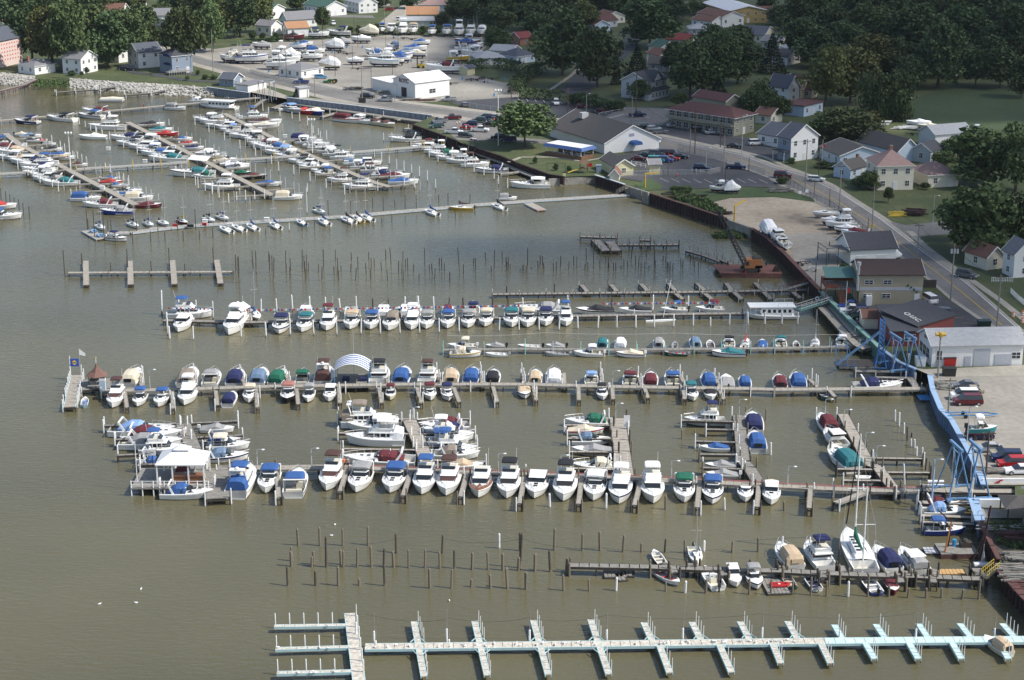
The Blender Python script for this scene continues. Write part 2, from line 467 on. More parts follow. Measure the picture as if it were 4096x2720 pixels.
weeds([(2690,772),(2830,800),(2905,850),(2890,868),(2760,815),(2700,800)],800,LAND,1.0,'bright weeds along the top of the rusty brown seawall')
weeds([(2850,938),(2930,925),(2990,945),(2960,955),(2860,952)],900,.1,.7,'bright green marsh plants at the water foot of the crane boom wall')
weeds([(3960,2100),(4096,2095),(4200,2150),(4200,2210),(4060,2200),(3990,2180)],900,LAND,.6,'weedy ground behind the rusty wall below the grey roofed shelter')

# ---------------------------------------------------------------- sheet-pile sea walls
def seawall(name,px,m,label,ztop=LAND + .25,pitch=1.2,depth=.3,cap=None,capw=.5,caph=.18,zb=-1.0,plain=False,strip=None):
 P = [G(x,y,ztop) for x,y in px]
 mb = MB();mc = MB()
 for a,b in zip(P[:-1],P[1:]):
  d = b - a;L = d.length;d.normalize();nn = Vector((d.y,-d.x,0))     # towards the water when listed left to right
  if plain:
   q = [a,b,b - nn * .5,a - nn * .5]
   mb.prism([(p.x,p.y) for p in q],zb,ztop,m)
  else:
   k = max(1,int(L / pitch));st = L / k;line = []
   for i in range(k):
    for s,o in ((0,0),(.35,0),(.5,depth),(.85,depth)):
     p = a + d * (st * (i + s)) + nn * o
     line.append(p)
   line.append(b)
   for p,q in zip(line[:-1],line[1:]):
    mb.poly([(p.x,p.y,zb),(q.x,q.y,zb),(q.x,q.y,ztop),(p.x,p.y,ztop)],m)
   q = [a - nn * .08,b - nn * .08]
   mb.poly([(q[1].x,q[1].y,LAND - 2),(q[0].x,q[0].y,LAND - 2),(q[0].x,q[0].y,ztop),(q[1].x,q[1].y,ztop)],m)
  if cap:
   e = d * .1
   q = [a - nn * (capw * .5) - e,b - nn * (capw * .5) + e,b + nn * (capw * .8) + e,a + nn * (capw * .8) - e]
   mc.prism([(p.x,p.y) for p in q],ztop,ztop + caph,cap)
 o = mb.build(name)
 if cap: mc.build('cap',o)
 return tag(o,label,'sea wall','sea walls along the shore')
M_RUST = mix_mat('rusty_sheet_pile',[(.3,(.020,.013,.013)),(.6,(.045,.022,.020)),(.85,(.09,.035,.028))],.5,coord='World',stretch=(1,1,.3),fine=(2.,.2))
M_RUSTCAP = mix_mat('rusty_cap',[(.3,(.075,.035,.032)),(.7,(.14,.062,.055))],.4,fine=(2.,.2))
M_SEAG = col('sea_green_paint',(.09,.20,.17),.6,.2,1.)
M_SEAGL = col('sea_green_cap',(.24,.40,.34),.6,.12,1.)
M_BLUEW = col('blue_wall_paint',(.11,.18,.30),.6,.2,1.)
M_BLUEC = col('blue_cap_paint',(.30,.43,.60),.5,.08,1.)
M_GREYW = col('grey_sheet_pile',(.22,.25,.29),.6,.2,.8)
M_GREYC = col('grey_cap',(.50,.53,.56),.6,.1,1.)
M_CONCW = mix_mat('stained_concrete',[(.3,(.16,.15,.13)),(.7,(.33,.32,.28))],.5,fine=(2.,.15))
seawall('steel_sea_wall',[(828,348),(1000,372)],M_GREYW,'grey steel sea wall right of the long rock bank',cap=M_GREYC,ztop=LAND + .4)
seawall('steel_sea_wall',[(1146,390),(1430,424),(1728,462)],M_GREYW,'long pale grey steel sea wall beside the road, boats below it',cap=M_GREYC,ztop=LAND + .6,pitch=2.2,depth=.35)
seawall('timber_sea_wall',[(1650,498),(1740,530),(1830,564)],M_RUST,'dark brown sea wall below the lawn and parked cars',cap=M_RUST,ztop=LAND + .3,zb=.5)
seawall('timber_sea_wall',[(1852,574),(2006,625),(2080,656),(2200,699),(2258,707)],M_RUST,'dark brown sea wall below the winding path',cap=M_RUST,ztop=LAND + .3,zb=.5)
seawall('concrete_sea_wall',[(2196,716),(2260,712),(2382,706)],M_CONCW,'low concrete sea wall with yellow posts below the playground',plain=True,ztop=LAND - .3)
seawall('black_sea_wall',[(2382,701),(2440,719),(2498,738)],M_RUST,'black steel sea wall with pale cap beside the garage',cap=M_GREYC,ztop=LAND + .3)
seawall('concrete_sea_wall',[(2500,742),(2566,762)],M_CONCW,'short grey concrete sea wall where the sailboat pier starts',plain=True,ztop=LAND + .2)
seawall('concrete_sea_wall',[(2568,762),(2592,770)],M_CONCW,'square pale concrete block at the end of the rusty brown wall',plain=True,ztop=LAND + .9)
seawall('rusty_sea_wall',[(2590,770),(2750,822),(2904,873)],M_RUST,'long rusty brown sea wall below the bright weeds',cap=M_RUSTCAP,ztop=LAND + .5)
seawall('concrete_sea_wall',[(2908,879),(3002,911)],M_CONCW,'plain grey concrete sea wall behind the tip of the crane boom',plain=True,ztop=LAND + .3)
seawall('rusty_sea_wall',[(3008,914),(3068,950),(3142,1015),(3242,1120),(3283,1162)],M_RUST,'tall rusty sea wall curving behind the orange crane barge',cap=M_RUSTCAP,ztop=LAND + .7,capw=.7)
seawall('green_sea_wall',[(3283,1164),(3350,1227),(3424,1300),(3493,1363),(3519,1390)],M_SEAG,'sea green painted wall along the boardwalk',cap=M_SEAGL,ztop=LAND + .5,capw=.7)
seawall('blue_sea_wall',[(3521,1392),(3600,1450),(3664,1477)],M_BLUEW,'short blue painted wall behind the upper blue hoists',cap=M_BLUEC,ztop=LAND + .3)
seawall('blue_sea_wall',[(3722,1502),(3733,1560),(3767,1640),(3807,1680),(3885,1819),(3925,1906),(3938,1940)],M_BLUEW,'long light blue wall edging the gravel boatyard',cap=M_BLUEC,ztop=LAND + .3,capw=.7)
seawall('blue_sea_wall',[(3897,1998),(3925,2085)],M_BLUEW,'bright blue wall end below the lower blue hoists',cap=M_BLUEC,ztop=LAND + .3,capw=1.1)
seawall('blue_sea_wall',[(4070,1997),(3897,1998)][::-1],M_BLUEW,'bright blue coping along the white terrace wall',cap=M_BLUEC,ztop=LAND + .5,capw=.5,plain=True)
seawall('rusty_sea_wall',[(3925,2087),(3971,2187),(3997,2238)],M_RUST,'rusty sea wall behind the work barge',cap=M_RUSTCAP,ztop=LAND + .3,capw=.5)
seawall('rusty_sea_wall',[(4010,2288),(4096,2383),(4210,2500)],M_RUST,'rusty sea wall at the lower right edge with timber on top',cap=M_RUSTCAP,ztop=LAND + .3,capw=.9)

# ---------------------------------------------------------------- clouds that shade the upper right
def cloud_mat(name,t):
 m,n,l,b = newmat(name)
 b.inputs['Base Color'].default_value = (.9,.9,.9,1);b.inputs['Roughness'].default_value = 1
 tr = n.new('ShaderNodeBsdfTransparent');mx = n.new('ShaderNodeMixShader')
 mx.inputs[0].default_value = 1 - t
 out = n['Material Output']
 l.new(tr.outputs[0],mx.inputs[1]);l.new(b.outputs[0],mx.inputs[2]);l.new(mx.outputs[0],out.inputs[0])
 return m
def cloud(px,t,hgt,thick,cell=22):
 off = SUN_DIR * (hgt / SUN_DIR.z)
 P = [G(x,y,0) + off for x,y in px]
 def ins(x,y):
  c = False
  for i in range(len(P)):
   a,b = P[i],P[i - 1]
   if (a.y > y) != (b.y > y) and x < (b.x - a.x) * (y - a.y) / (b.y - a.y) + a.x: c = not c
  return c
 from mathutils import noise
 m = cloud_mat('cloud_vapour',t)
 x0,x1 = min(p.x for p in P),max(p.x for p in P);y0,y1 = min(p.y for p in P),max(p.y for p in P)
 nx = int((x1 - x0) / cell) + 2;ny = int((y1 - y0) / cell) + 2
 mb = MB();idx = {};vs = [];fs = []
 inc = {(i,j) for i in range(nx) for j in range(ny)
  if ins(x0 + (i + .5) * cell + noise.noise(Vector((i * .45,j * .45,2))) * 30,y0 + (j + .5) * cell + noise.noise(Vector((i * .45,j * .45,9))) * 30)}
 def vert(i,j,top):
  k = (i,j,top)
  if k not in idx:
   edge = sum(((i - a,j - b) in inc) for a in (0,1) for b in (0,1)) / 4.0
   q = Vector((i * .37,j * .37,5 if top else 0))
   z = hgt + (1 if top else -.4) * thick * (edge > .9) * (.5 + .9 * abs(noise.noise(q)))
   idx[k] = len(vs)
   vs.append((x0 + i * cell + noise.noise(q + Vector((4,0,0))) * cell * .7,y0 + j * cell + noise.noise(q + Vector((0,7,0))) * cell * .7,z if edge > .9 else hgt))
  return idx[k]
 for (i,j) in inc:
  fs.append((vert(i,j,1),vert(i + 1,j,1),vert(i + 1,j + 1,1),vert(i,j + 1,1)))
  fs.append((vert(i,j + 1,0),vert(i + 1,j + 1,0),vert(i + 1,j,0),vert(i,j,0)))
 mb.add(vs,fs,m)
 o = mb.build('cloud',smooth=True)
 return struct(o)
CLOUD_A = [(1780,-420),(1850,-200),(1900,60),(1930,230),(1990,330),(2150,420),(2350,470),(2700,540),(3000,575),(3250,560),(3600,480),(4800,620),(5200,-420)]
CLOUD_B = [(2000,350),(2150,430),(2280,520),(2500,640),(2700,800),(2820,950),(2300,950),(1700,960),(1600,1040),(1750,1150),(2500,1200),(3150,1210),(3400,1350),(3650,1520),(3900,1520),(4500,1530),(5000,600),(3000,520)]
CLOUD_C = [(1750,975),(2300,950),(2750,945),(3000,1000),(3180,1060),(3500,1010),(3800,960),(4400,1100),(4300,1360),(3800,1390),(3500,1330),(3250,1200),(2500,1190),(1900,1120)]
cloud(CLOUD_A,.42,700,60)
cloud(CLOUD_B,.66,700,30)
cloud(CLOUD_C,.58,760,20)

# ---------------------------------------------------------------- piles
def pile_mat(name,top,low,split):
 m,n,l,b = newmat(name)
 tc = n.new('ShaderNodeTexCoord');sp = n.new('ShaderNodeSeparateXYZ')
 l.new(tc.outputs['Object'],sp.inputs[0])
 no = n.new('ShaderNodeTexNoise');no.inputs['Scale'].default_value = 6
 l.new(n.new('ShaderNodeNewGeometry').outputs['Position'],no.inputs['Vector'])
 ad = n.new('ShaderNodeMath');ad.operation = 'MULTIPLY_ADD'
 l.new(no.outputs['Fac'],ad.inputs[0]);ad.inputs[1].default_value = .25;l.new(sp.outputs['Z'],ad.inputs[2])
 rp = n.new('ShaderNodeValToRGB');cr = rp.color_ramp
 cr.elements.new(.5)
 for e,(p,c) in zip(cr.elements,[(split,low),(split + .06,tuple((a + b_) / 2 for a,b_ in zip(top,low))),(split + .12,top)]):
  e.position = p;e.color = tuple(c) + (1,)
 l.new(ad.outputs[0],rp.inputs[0]);l.new(rp.outputs[0],b.inputs['Base Color'])
 b.inputs['Roughness'].default_value = .75
 return m
PM = {'w': pile_mat('painted_white_pile',(.72,.72,.70),(.14,.09,.06),.42),
 'd': pile_mat('dark_weathered_pile',(.075,.06,.048),(.22,.17,.12),.40),
 'b': pile_mat('grey_timber_pile',(.18,.15,.11),(.10,.085,.06),.30),
 'y': pile_mat('yellow_pile',(.62,.45,.06),(.12,.09,.06),.25),
 'a': pile_mat('aqua_pile',(.28,.62,.56),(.20,.42,.38),.30),
 's': pile_mat('galvanised_pile',(.50,.50,.48),(.16,.14,.11),.30),
 't': pile_mat('thin_brown_stake',(.10,.08,.06),(.16,.12,.09),.3)}
_pmesh = {}
def pile_mesh(k,n=8):
 if k not in _pmesh:
  mb = MB();mb.cyl((0,0,0),(0,0,.96),1.0,.93,PM[k],n);mb.cyl((0,0,.96),(0,0,1),.93,.35,PM[k],n)
  me = mb.mesh('pile');_pmesh[k] = me
 return _pmesh[k]
def pile_obj(k,x,y,zt,r,parent=None,zb=-1.2,name='pile',lean=None):
 o = bpy.data.objects.new(name,pile_mesh(k));COL.objects.link(o)
 if parent is not None:
  o.parent = parent;p = parent.location;x -= p.x;y -= p.y;zb_ = zb - p.z
 else: zb_ = zb
 o.location = (x,y,zb_);o.scale = (r,r,zt - zb)
 if lean: o.rotation_euler = lean
 return o

# ---------------------------------------------------------------- piers
M_WOOD = mix_mat('weathered_deck_planks',[(.3,(.27,.24,.20)),(.7,(.42,.385,.33))],1.2,coord='Object',fine=(6.,.12))
M_WOODG = mix_mat('grey_deck_planks',[(.3,(.17,.16,.14)),(.7,(.29,.275,.245))],1.2,coord='Object',fine=(6.,.15))
M_WOODT = mix_mat('tan_deck_planks',[(.3,(.27,.245,.20)),(.7,(.38,.35,.295))],1.2,coord='Object',fine=(6.,.12))
M_WHITED = mix_mat('guano_spotted_white_deck',[(.3,(.38,.35,.29)),(.55,(.57,.53,.455)),(.8,(.66,.63,.57))],2.0,coord='World',fine=(3.,.2))
M_AQUA = col('aqua_paint',(.42,.58,.585),.6,.08,1.)
M_AQUAD = mix_mat('aqua_deck',[(.3,(.46,.62,.61)),(.7,(.58,.69,.67))],1.0,fine=(3.,.1))
M_UNDER = col('dark_pier_frame',(.05,.042,.035),.8,.3,2.)
M_STEEL = col('galvanised_steel',(.48,.49,.49),.45,.1,2.,metal=.2)
M_PIPE = col('red_pipe',(.38,.10,.10),.6,.1)
PLANKS = {}
def plank_mb(mb,a,b,w,z,m,side=None,t=.16,gap=0.0,beam=True):
 """deck strip with slight gaps between boards, plus edge beams"""
 d = b - a;L = d.length
 if L < .01: return
 d.normalize();nn = Vector((-d.y,d.x,0)) * (w / 2)
 k = max(1,int(L / 1.2)) if gap else 1
 for i in range(k):
  p = a + d * (L * i / k);q = a + d * (L * (i + 1) / k - gap)
  mb.hexa([tuple(p - nn - Vector((0,0,t))),tuple(q - nn - Vector((0,0,t))),tuple(q + nn - Vector((0,0,t))),tuple(p + nn - Vector((0,0,t)))],
    [tuple(p - nn),tuple(q - nn),tuple(q + nn),tuple(p + nn)],m)
 if beam:
  for s in (-1,1):
   o = nn * (s * 1.0) + nn.normalized() * (s * .05)
   mb.bar(a + o - Vector((0,0,.16)),b + o - Vector((0,0,.16)),.1,.34,side or m)
def pier(name,label,z,w,segs,m,side=None,fingers=(),fw=.9,piles=None,pr=.13,gap=.06,extra=(),zf=None,under=True,cat='pier',group='piers of the marina'):
 """segs: polylines of photo points on the deck; fingers: (x0,y0,x1,y1[,w]); piles: (kind, spacing, height above deck, sides)"""
 P0 = G(*segs[0][0],z)
 root = empty(name,P0)
 off = Vector((P0.x,P0.y,P0.z))
 zf = z if zf is None else zf
 mb = MB();ub = MB();lines = []
 for s in segs:
  P = [G(x,y,z) - off for x,y in s]
  for a,b in zip(P[:-1],P[1:]):
   plank_mb(mb,a,b,w,0,m,side,gap=gap);lines.append((a,b,w,z))
 mb.build('deck',root)
 for f in fingers:
  fw_ = f[4] if len(f) > 4 else fw
  a = G(f[0],f[1],zf) - off;b = G(f[2],f[3],zf - .02) - off
  fb = MB();plank_mb(fb,a,b,fw_,0,m,side,gap=gap);fb.build('finger',root)
  lines.append((a,b,fw_,zf))
 cnt = 0
 if under:
  ub = MB()
  for a,b,ww,zz in lines:
   d = b - a;L = d.length;d.normalize();nn = Vector((-d.y,d.x,0)) * (ww / 2)
   k = max(1,int(L / 3.2))
   for s in (-1,1): ub.bar(a + nn * s * .9 - Vector((0,0,.3)),b + nn * s * .9 - Vector((0,0,.3)),.1,.16,M_UNDER)
   for i in range(k + 1):
    p = a + d * (L * i / k)
    for s in (-1,1):
     q = p + nn * s
     ub.cyl((q.x,q.y,-z - 1.0),(q.x,q.y,-.1),.09,.09,M_UNDER,6)
    ub.bar(p - nn * 1.1 - Vector((0,0,.4)),p + nn * 1.1 - Vector((0,0,.4)),.12,.2,M_UNDER)
  ub.build('understructure',root)
 if piles:
  k_,sp,hh,sides = piles
  for a,b,ww,zz in lines:
   d = b - a;L = d.length;d.normalize();nn = Vector((-d.y,d.x,0)) * (ww / 2 + pr + .08)
   k = max(1,int(L / sp))
   for i in range(k + 1):
    if cnt >= 95: break
    p = a + d * (L * i / k)
    for s in sides:
     if random.random() < .12: continue
     q = p + nn * s + off
     pile_obj(k_[cnt % len(k_)],q.x,q.y,zz + hh * random.uniform(.65,1.15),pr,root);cnt += 1
 for (x,y,k_,top,r) in extra:      # photo point at the water, height
  if cnt >= 99: break
  q = G(x,y,0);pile_obj(k_,q.x,q.y,top,r,root);cnt += 1
 tag(root,label,cat,group)
 return root

# bottom aqua pier
PB = pier('pier','long white and aqua pier along the bottom of the picture with crossing fingers',.9,1.5,
 [[(1460,2586),(2600,2572),(3300,2563)]],M_WHITED,M_AQUA,under=False,
 fingers=[(1401,2452,1439,2745,1.35),(1097,2503,1388,2499,.55),(1102,2594,1402,2586,.55),(1107,2690,1412,2683,.55),
   (1656,2485,1696,2705,.6),(1898,2483,1949,2700,.6),(2133,2480,2193,2698,.6),(2362,2477,2435,2695,.6),(2575,2489,2608,2562,.62),(2636,2574,2679,2690,.62),
   (2767,2487,2804,2559,.62),(2875,2571,2926,2688,.62),(2960,2485,2997,2556,.62),(3089,2569,3123,2652,.62),(3150,2484,3190,2555,.62),
   (3283,2570,3323,2652,.62)])
PB2 = pier('pier','paler aqua end of the bottom pier at the lower right corner',.9,1.5,
 [[(3301,2563),(3700,2559),(4130,2556)]],M_AQUAD,M_AQUA,under=False,
 fingers=[(3337,2498,3371,2556,.62),(3503,2496,3543,2555,.62),(3674,2494,3714,2553,.62),(3839,2493,3886,2552,.62),(4009,2493,4062,2552,.62),
   (3461,2570,3498,2634,.62),(3636,2569,3673,2634,.62),(3808,2568,3846,2634,.62),(3994,2567,4034,2634,.62)])
def finger_posts(root,fl,n,h,side=1,r=.05,k='w'):
 for (x0,y0,x1,y1) in fl:
  a = G(x0,y0,.9);b = G(x1,y1,.9);d = (b - a);L = d.length;d.normalize()
  nn = Vector((-d.y,d.x,0)) * .5
  for i in range(n):
   p = a + d * (L * (i + .15) / (n - .2)) + nn * side
   pile_obj(k,p.x,p.y,.9 + h,r,root,zb=-.5,name='post')
finger_posts(PB,[(1656,2485,1684,2570),(1898,2483,1925,2568),(2133,2480,2160,2565),(2362,2477,2392,2562),(2575,2489,2608,2562),(2767,2487,2804,2559),(2960,2485,2997,2556),(3150,2484,3190,2555)],4,1.5)
finger_posts(PB,[(1684,2620,1696,2705),(1932,2620,1949,2700),(2175,2620,2193,2698),(2410,2620,2435,2695),(2650,2610,2679,2690),(2895,2610,2926,2688),(3100,2600,3123,2652),(3295,2600,3323,2652)],3,1.3)
finger_posts(PB2,[(3337,2498,3371,2556),(3503,2496,3543,2555),(3674,2494,3714,2553),(3839,2493,3886,2552),(4009,2493,4062,2552)],4,1.5)
finger_posts(PB2,[(3475,2595,3498,2634),(3650,2595,3673,2634),(3820,2595,3846,2634),(4010,2595,4034,2634)],3,1.4)
for y in (2510,2600,2697):
 for i in range(5):
  q = G(1102 + 57 * i + (y - 2510) * .05,y + 3 - i * .8,0);pile_obj('w',q.x,q.y,2.1,.09,PB,name='post')
for i in range(6):
 q = G(1425 + 6 * i,2490 + 45 * i,0);pile_obj('w',q.x,q.y,2.6,.10,PB,name='post')
# diagonal braces where fingers leave the pier
offb = Vector(PB.location)
for (x,y,s) in [(2608,2560,1),(2804,2557,1),(2997,2554,1),(3190,2553,1),(1670,2570,1),(1915,2567,1),(2153,2565,1),(2385,2563,1),
    (2640,2574,-1),(2880,2571,-1),(3093,2569,-1),(1680,2600,-1),(1930,2597,-1),(2170,2595,-1),(2400,2592,-1)]:
 p = G(x,y,.85) - offb
 for sx in (-1,1):
  bb = MB();bb.bar(p + Vector((sx * .9,s * .1,0)),p + Vector((sx * .25,s * 1.3,0)),.08,.12,M_AQUA);bb.build('brace',PB)

pier('pier','old plank pier crossing the lower right, sailboats and runabouts along it',1.3,1.25,
 [[(2278,2259),(2600,2266),(3000,2279),(3130,2282),(3359,2294),(3660,2303),(3925,2314)]],M_WOODG,M_UNDER,gap=.12,piles=('bd',6.5,1.0,(-1,1)),pr=.17,
 fingers=[(2695,2273,2700,2292,.8),(2760,2252,2766,2268,.8),(2893,2282,2897,2302,.8),(3125,2262,3131,2280,.8),(3365,2262,3376,2290,.8),(3290,2295,3296,2312,.8),(3600,2308,3606,2330,.8),(3618,2282,3626,2304,.8),(3730,2305,3736,2330,.8),(3735,2275,3745,2300,.8),(3905,2272,3925,2304,1.2)])
D3 = [(989,1870),(1100,1870),(1360,1866),(1490,1870),(1729,1881),(2100,1894),(2477,1908),(3000,1934),(3334,1952),(3573,1960),(3691,1953)]
pier('pier','main lower boardwalk with a red pipe along its edge and bow-out cruisers below',1.3,1.8,[D3],M_WOODT,M_WOODG,gap=.04,piles=('wdb',7.5,1.1,(-1,1)),pr=.14,fw=.55,
 fingers=[(1106,1880,1115,1990),(1386,1878,1360,1966),(1642,1888,1612,1983),(1868,1892,1842,1987),(2098,1905,2078,2014),(2327,1908,2314,2016),(2564,1920,2538,2021),(2798,1930,2789,2030),(3035,1942,3028,2028),(3242,1952,3237,2033),(3466,1965,3344,2010,.9)])
_p = MB()
for a,b in zip(D3[3:-1],D3[4:]):
 _p.cyl(G(a[0],a[1] - 9,1.45),G(b[0],b[1] - 9,1.45),.07,.07,M_PIPE,6)
tag(_p.build('water_pipe'),'thin red pipe running along the far edge of the main lower boardwalk','pipe')
pier('pier','short wide landing beside the white pavilion with stairs down',1.2,3.4,[[(868,1872),(872,1992)]],M_WOODG,M_UNDER,gap=.08,piles=('w',4,1.3,(-1,1)),pr=.12,
 fingers=[(870,1870,990,1870,1.8)])
pier('pier','dark plank pier behind the white pavilion roof',1.2,2.3,[[(733,1693),(777,1801),(790,1880)]],M_WOODG,M_UNDER,gap=.08,piles=('w',7,1.6,(-1,1)),pr=.14,fw=.6,
 fingers=[(415,1701,722,1694),(460,1757,735,1750),(470,1820,600,1814),(560,1858,700,1852),(750,1692,952,1683),(765,1750,970,1739),(800,1848,830,1848),(640,1948,860,1944)])
pier('pier','pier between the big white yachts, sloping down to the main boardwalk',1.2,2.2,[[(1638,1680),(1685,1784),(1716,1868)]],M_WOOD,M_UNDER,gap=.06,piles=('w',6,1.6,(-1,1)),pr=.13,fw=.6,
 fingers=[(1352,1672,1640,1676),(1352,1731,1645,1735),(1370,1794,1665,1799),(1372,1832,1560,1836),(1655,1676,1880,1675),(1690,1787,1908,1780),(1680,1735,1900,1729),(1725,1840,1945,1845)])
pier('pier','broad plank pier with dark piles on its right side and five finger slips',1.2,2.5,[[(2470,1673),(2482,1760),(2502,1905)]],M_WOOD,M_UNDER,gap=.08,piles=('wdb',4.5,1.8,(-1,1)),pr=.14,fw=.6,
 fingers=[(2256,1699,2455,1701),(2268,1752,2468,1754),(2276,1806,2475,1807),(2282,1872,2480,1877)])
pier('pier','narrow kinked pier with blue power posts, slips on its left only',1.2,1.9,[[(2955,1661),(2974,1845),(2997,1870),(3040,1936)]],M_WOODG,M_UNDER,gap=.06,piles=('wb',5.5,1.5,(-1,1)),pr=.14,fw=.6,
 fingers=[(2724,1680,2945,1686),(2823,1716,2948,1719),(2780,1763,2955,1769),(2797,1816,2960,1818),(2810,1869,2980,1876)])
pier('pier','rightmost pier off the main boardwalk with lamps, kinked and empty on its right',1.2,1.7,[[(3372,1656),(3477,1855),(3512,1868),(3573,1952)]],M_WOOD,M_UNDER,gap=.06,piles=('wdb',6,1.5,(-1,1)),pr=.14,fw=.6,
 fingers=[(3488,1831,3690,1834),(3345,1875,3490,1877),(3370,1920,3525,1922),(3530,1888,3720,1890)])
D4 = [(408,1562),(655,1558),(1100,1544),(1664,1536),(2100,1536),(2434,1545),(3000,1554),(3096,1557),(3703,1553)]
pier('pier','long middle pier running right from the brown-roofed gazebo',1.2,1.4,[D4],M_WOODT,M_WOODG,gap=.04,piles=('wb',9.5,1.0,(-1,)),pr=.12,fw=.5,
 fingers=[(564,1493,568,1549),(781,1493,785,1541),(963,1497,980,1541),(1145,1497,1160,1540),(1547,1497,1553,1534),(1750,1493,1768,1534),(1928,1493,1930,1530),(2093,1490,2098,1530),
   (2256,1491,2258,1534),(2405,1491,2410,1538),(2557,1508,2568,1543),(2720,1495,2742,1543),(2861,1504,2880,1547),(3239,1516,3269,1548),
   (499,1567,508,1628),(690,1562,692,1632),(863,1562,870,1619),(1024,1554,1030,1628),(1187,1554,1193,1615),(1356,1545,1360,1610),(1516,1549,1527,1610),(1668,1549,1685,1610),
   (1815,1549,1837,1606),(1972,1545,1989,1606),(2134,1543,2145,1599),(2314,1547,2316,1599),(2449,1549,2453,1595),(2579,1551,2592,1590),(2733,1556,2739,1595),(2880,1560,2895,1595),(3317,1559,3339,1585)])
def slip_posts(label,lst,z,k,h,r):
 """groups of tall mooring posts along fingers: each post is its own thing"""
 for (x0,y0,x1,y1,n) in lst:
  a = G(x0,y0,0);b = G(x1,y1,0)
  for i in range(n):
   p = a.lerp(b,(i + .2) / max(1,n - .5))
   o = pile_obj(k,p.x + random.uniform(-.15,.15),p.y,h * random.uniform(.8,1.15),r,name='mooring_post')
   tag(o,label,'post','white mooring posts standing beside the fingers of the middle pier')
slip_posts('white mooring post beside a finger of the middle pier',[(568,1507,574,1560,4),(775,1507,790,1560,4),(957,1510,990,1560,4),(1140,1507,1165,1560,4),(1540,1505,1560,1560,4),(1743,1505,1775,1555,4),(1920,1505,1936,1550,4),(2088,1503,2104,1550,4),
    (2400,1500,2414,1550,4),(2552,1520,2573,1560,3),(2716,1510,2748,1560,3),(2857,1518,2886,1565,3),(3244,1530,3275,1565,3),
    (682,1600,700,1650,3),(1038,1590,1032,1650,3),(1353,1570,1365,1630,3),(1524,1580,1530,1628,2),(1680,1585,1690,1625,2),(2137,1580,2150,1618,3),(2736,1580,2744,1618,2),(2884,1585,2900,1618,2)],0,'w',2.6,.12)
pier('pier','white fuel dock with yellow topped posts left of the gazebo',1.0,1.9,[[(308,1500),(278,1627)]],M_WOOD,M_AQUA,gap=.12,piles=('w',1.9,1.6,(-1,1)),pr=.11)
pier('pier','wooden platform under the gazebo with drop to the water',1.1,6.0,[[(326,1540),(448,1532)]],M_WOODG,M_UNDER,gap=.08,piles=('w',5,.9,(-1,1)),pr=.1)
pier('pier','narrow pier with aqua posts and a string line above it',.9,1.1,[[(1772,1398),(2100,1395),(2434,1398),(3000,1393),(3096,1392),(3434,1384)]],M_WOODG,M_WOODG,gap=.05,piles=('aas',5.2,1.6,(-1,1)),pr=.07)
pier('pier','grey plank pier with white posts in front of the old dark pier',1.0,1.5,[[(657,1280),(1000,1288),(1900,1271),(2277,1263),(2800,1254),(2973,1252)]],M_WOODG,M_UNDER,gap=.07,piles=('wd',13,1.0,(1,)),pr=.1)
pier('pier','small timber platform under the white tent between two cruisers',1.0,3.0,[[(975,1240),(980,1282)]],M_WOODT,M_UNDER,gap=.07)
pier('pier','old dark wooden pier with crooked fingers in front of the crane barge',.8,1.35,[[(1969,1176),(2400,1171),(2800,1167),(3229,1158)]],M_WOODG,M_UNDER,gap=.15,piles=('bs',5,.9,(-1,1)),pr=.08,fw=.95,
 fingers=[(2327,1139,2351,1167),(2446,1139,2468,1165),(2565,1135,2591,1163),(2676,1132,2702,1163),(2789,1132,2819,1161),(2906,1132,2927,1161),(3021,1130,3051,1161),
   (2704,1174,2730,1195),(2821,1174,2849,1197),(2938,1169,2966,1195),(3055,1167,3083,1195),(3172,1167,3200,1191)])
pier('pier','broken weathered pier with tilted sections standing alone in the bay',.9,1.3,[[(2322,945),(2400,948),(2470,949)]],M_WOOD,M_UNDER,gap=.2,piles=('b',2.6,1.2,(-1,1)),pr=.1,
 fingers=[(2384,960,2424,1002,2.0),(2440,966,2466,1002,2.2),(2468,978,2716,977,1.4),(2560,958,2602,960,1.2)])
pier('pier','short old pier with thin stakes left of the crane barge',.8,1.2,[[(2750,1002),(2815,1020),(2877,1043)]],M_WOODG,M_UNDER,gap=.2,piles=('b',2.6,1.3,(-1,1)),pr=.08,fingers=[(2880,1036,2943,1061,1.2)])
pier('pier','isolated grey dock with four crossing fingers at the left',.8,1.15,[[(273,1090),(600,1088),(932,1086)]],M_WOOD,M_WOODG,gap=.14,piles=('b',7,1.1,(-1,)),pr=.08,fw=1.1,
 fingers=[(343,1043,345,1139),(520,1043,523,1137),(690,1041,698,1135),(867,1039,882,1132)])
pier('floating_pier','long floating sailboat pier with white sides and red tipped branch',.45,1.9,[[(429,931),(520,929),(640,914),(750,902),(1000,887),(1377,864),(1900,818),(2104,803),(2515,777)]],M_WOOD,col('faded_blue_float',(.42,.48,.52),.6,.1),gap=.08,under=False,
 fingers=[(2112,812,2169,840,2.2),(347,921,408,955,2.6),(600,915,640,911,2.0)])
_r = MB();q = G(2160,842,0)
_r.box(q.x - 1.3,q.x + 1.1,q.y - .6,q.y - .35,.0,.45,col('red_float_end',(.50,.04,.03),.6,.1));tag(_r.build('dock_bumper'),'red board across the end of the short floating branch','bumper')
Z1 = 1.2
pier('pier','uppermost grey pier curving in from the left below the rock bank',Z1,1.6,[[(-60,486),(0,481),(120,470),(482,438),(700,418),(800,410),(1017,391),(1060,388)]],M_WOOD,M_WOODG,gap=0,piles=('sb',7,1.4,(-1,1)),pr=.07)
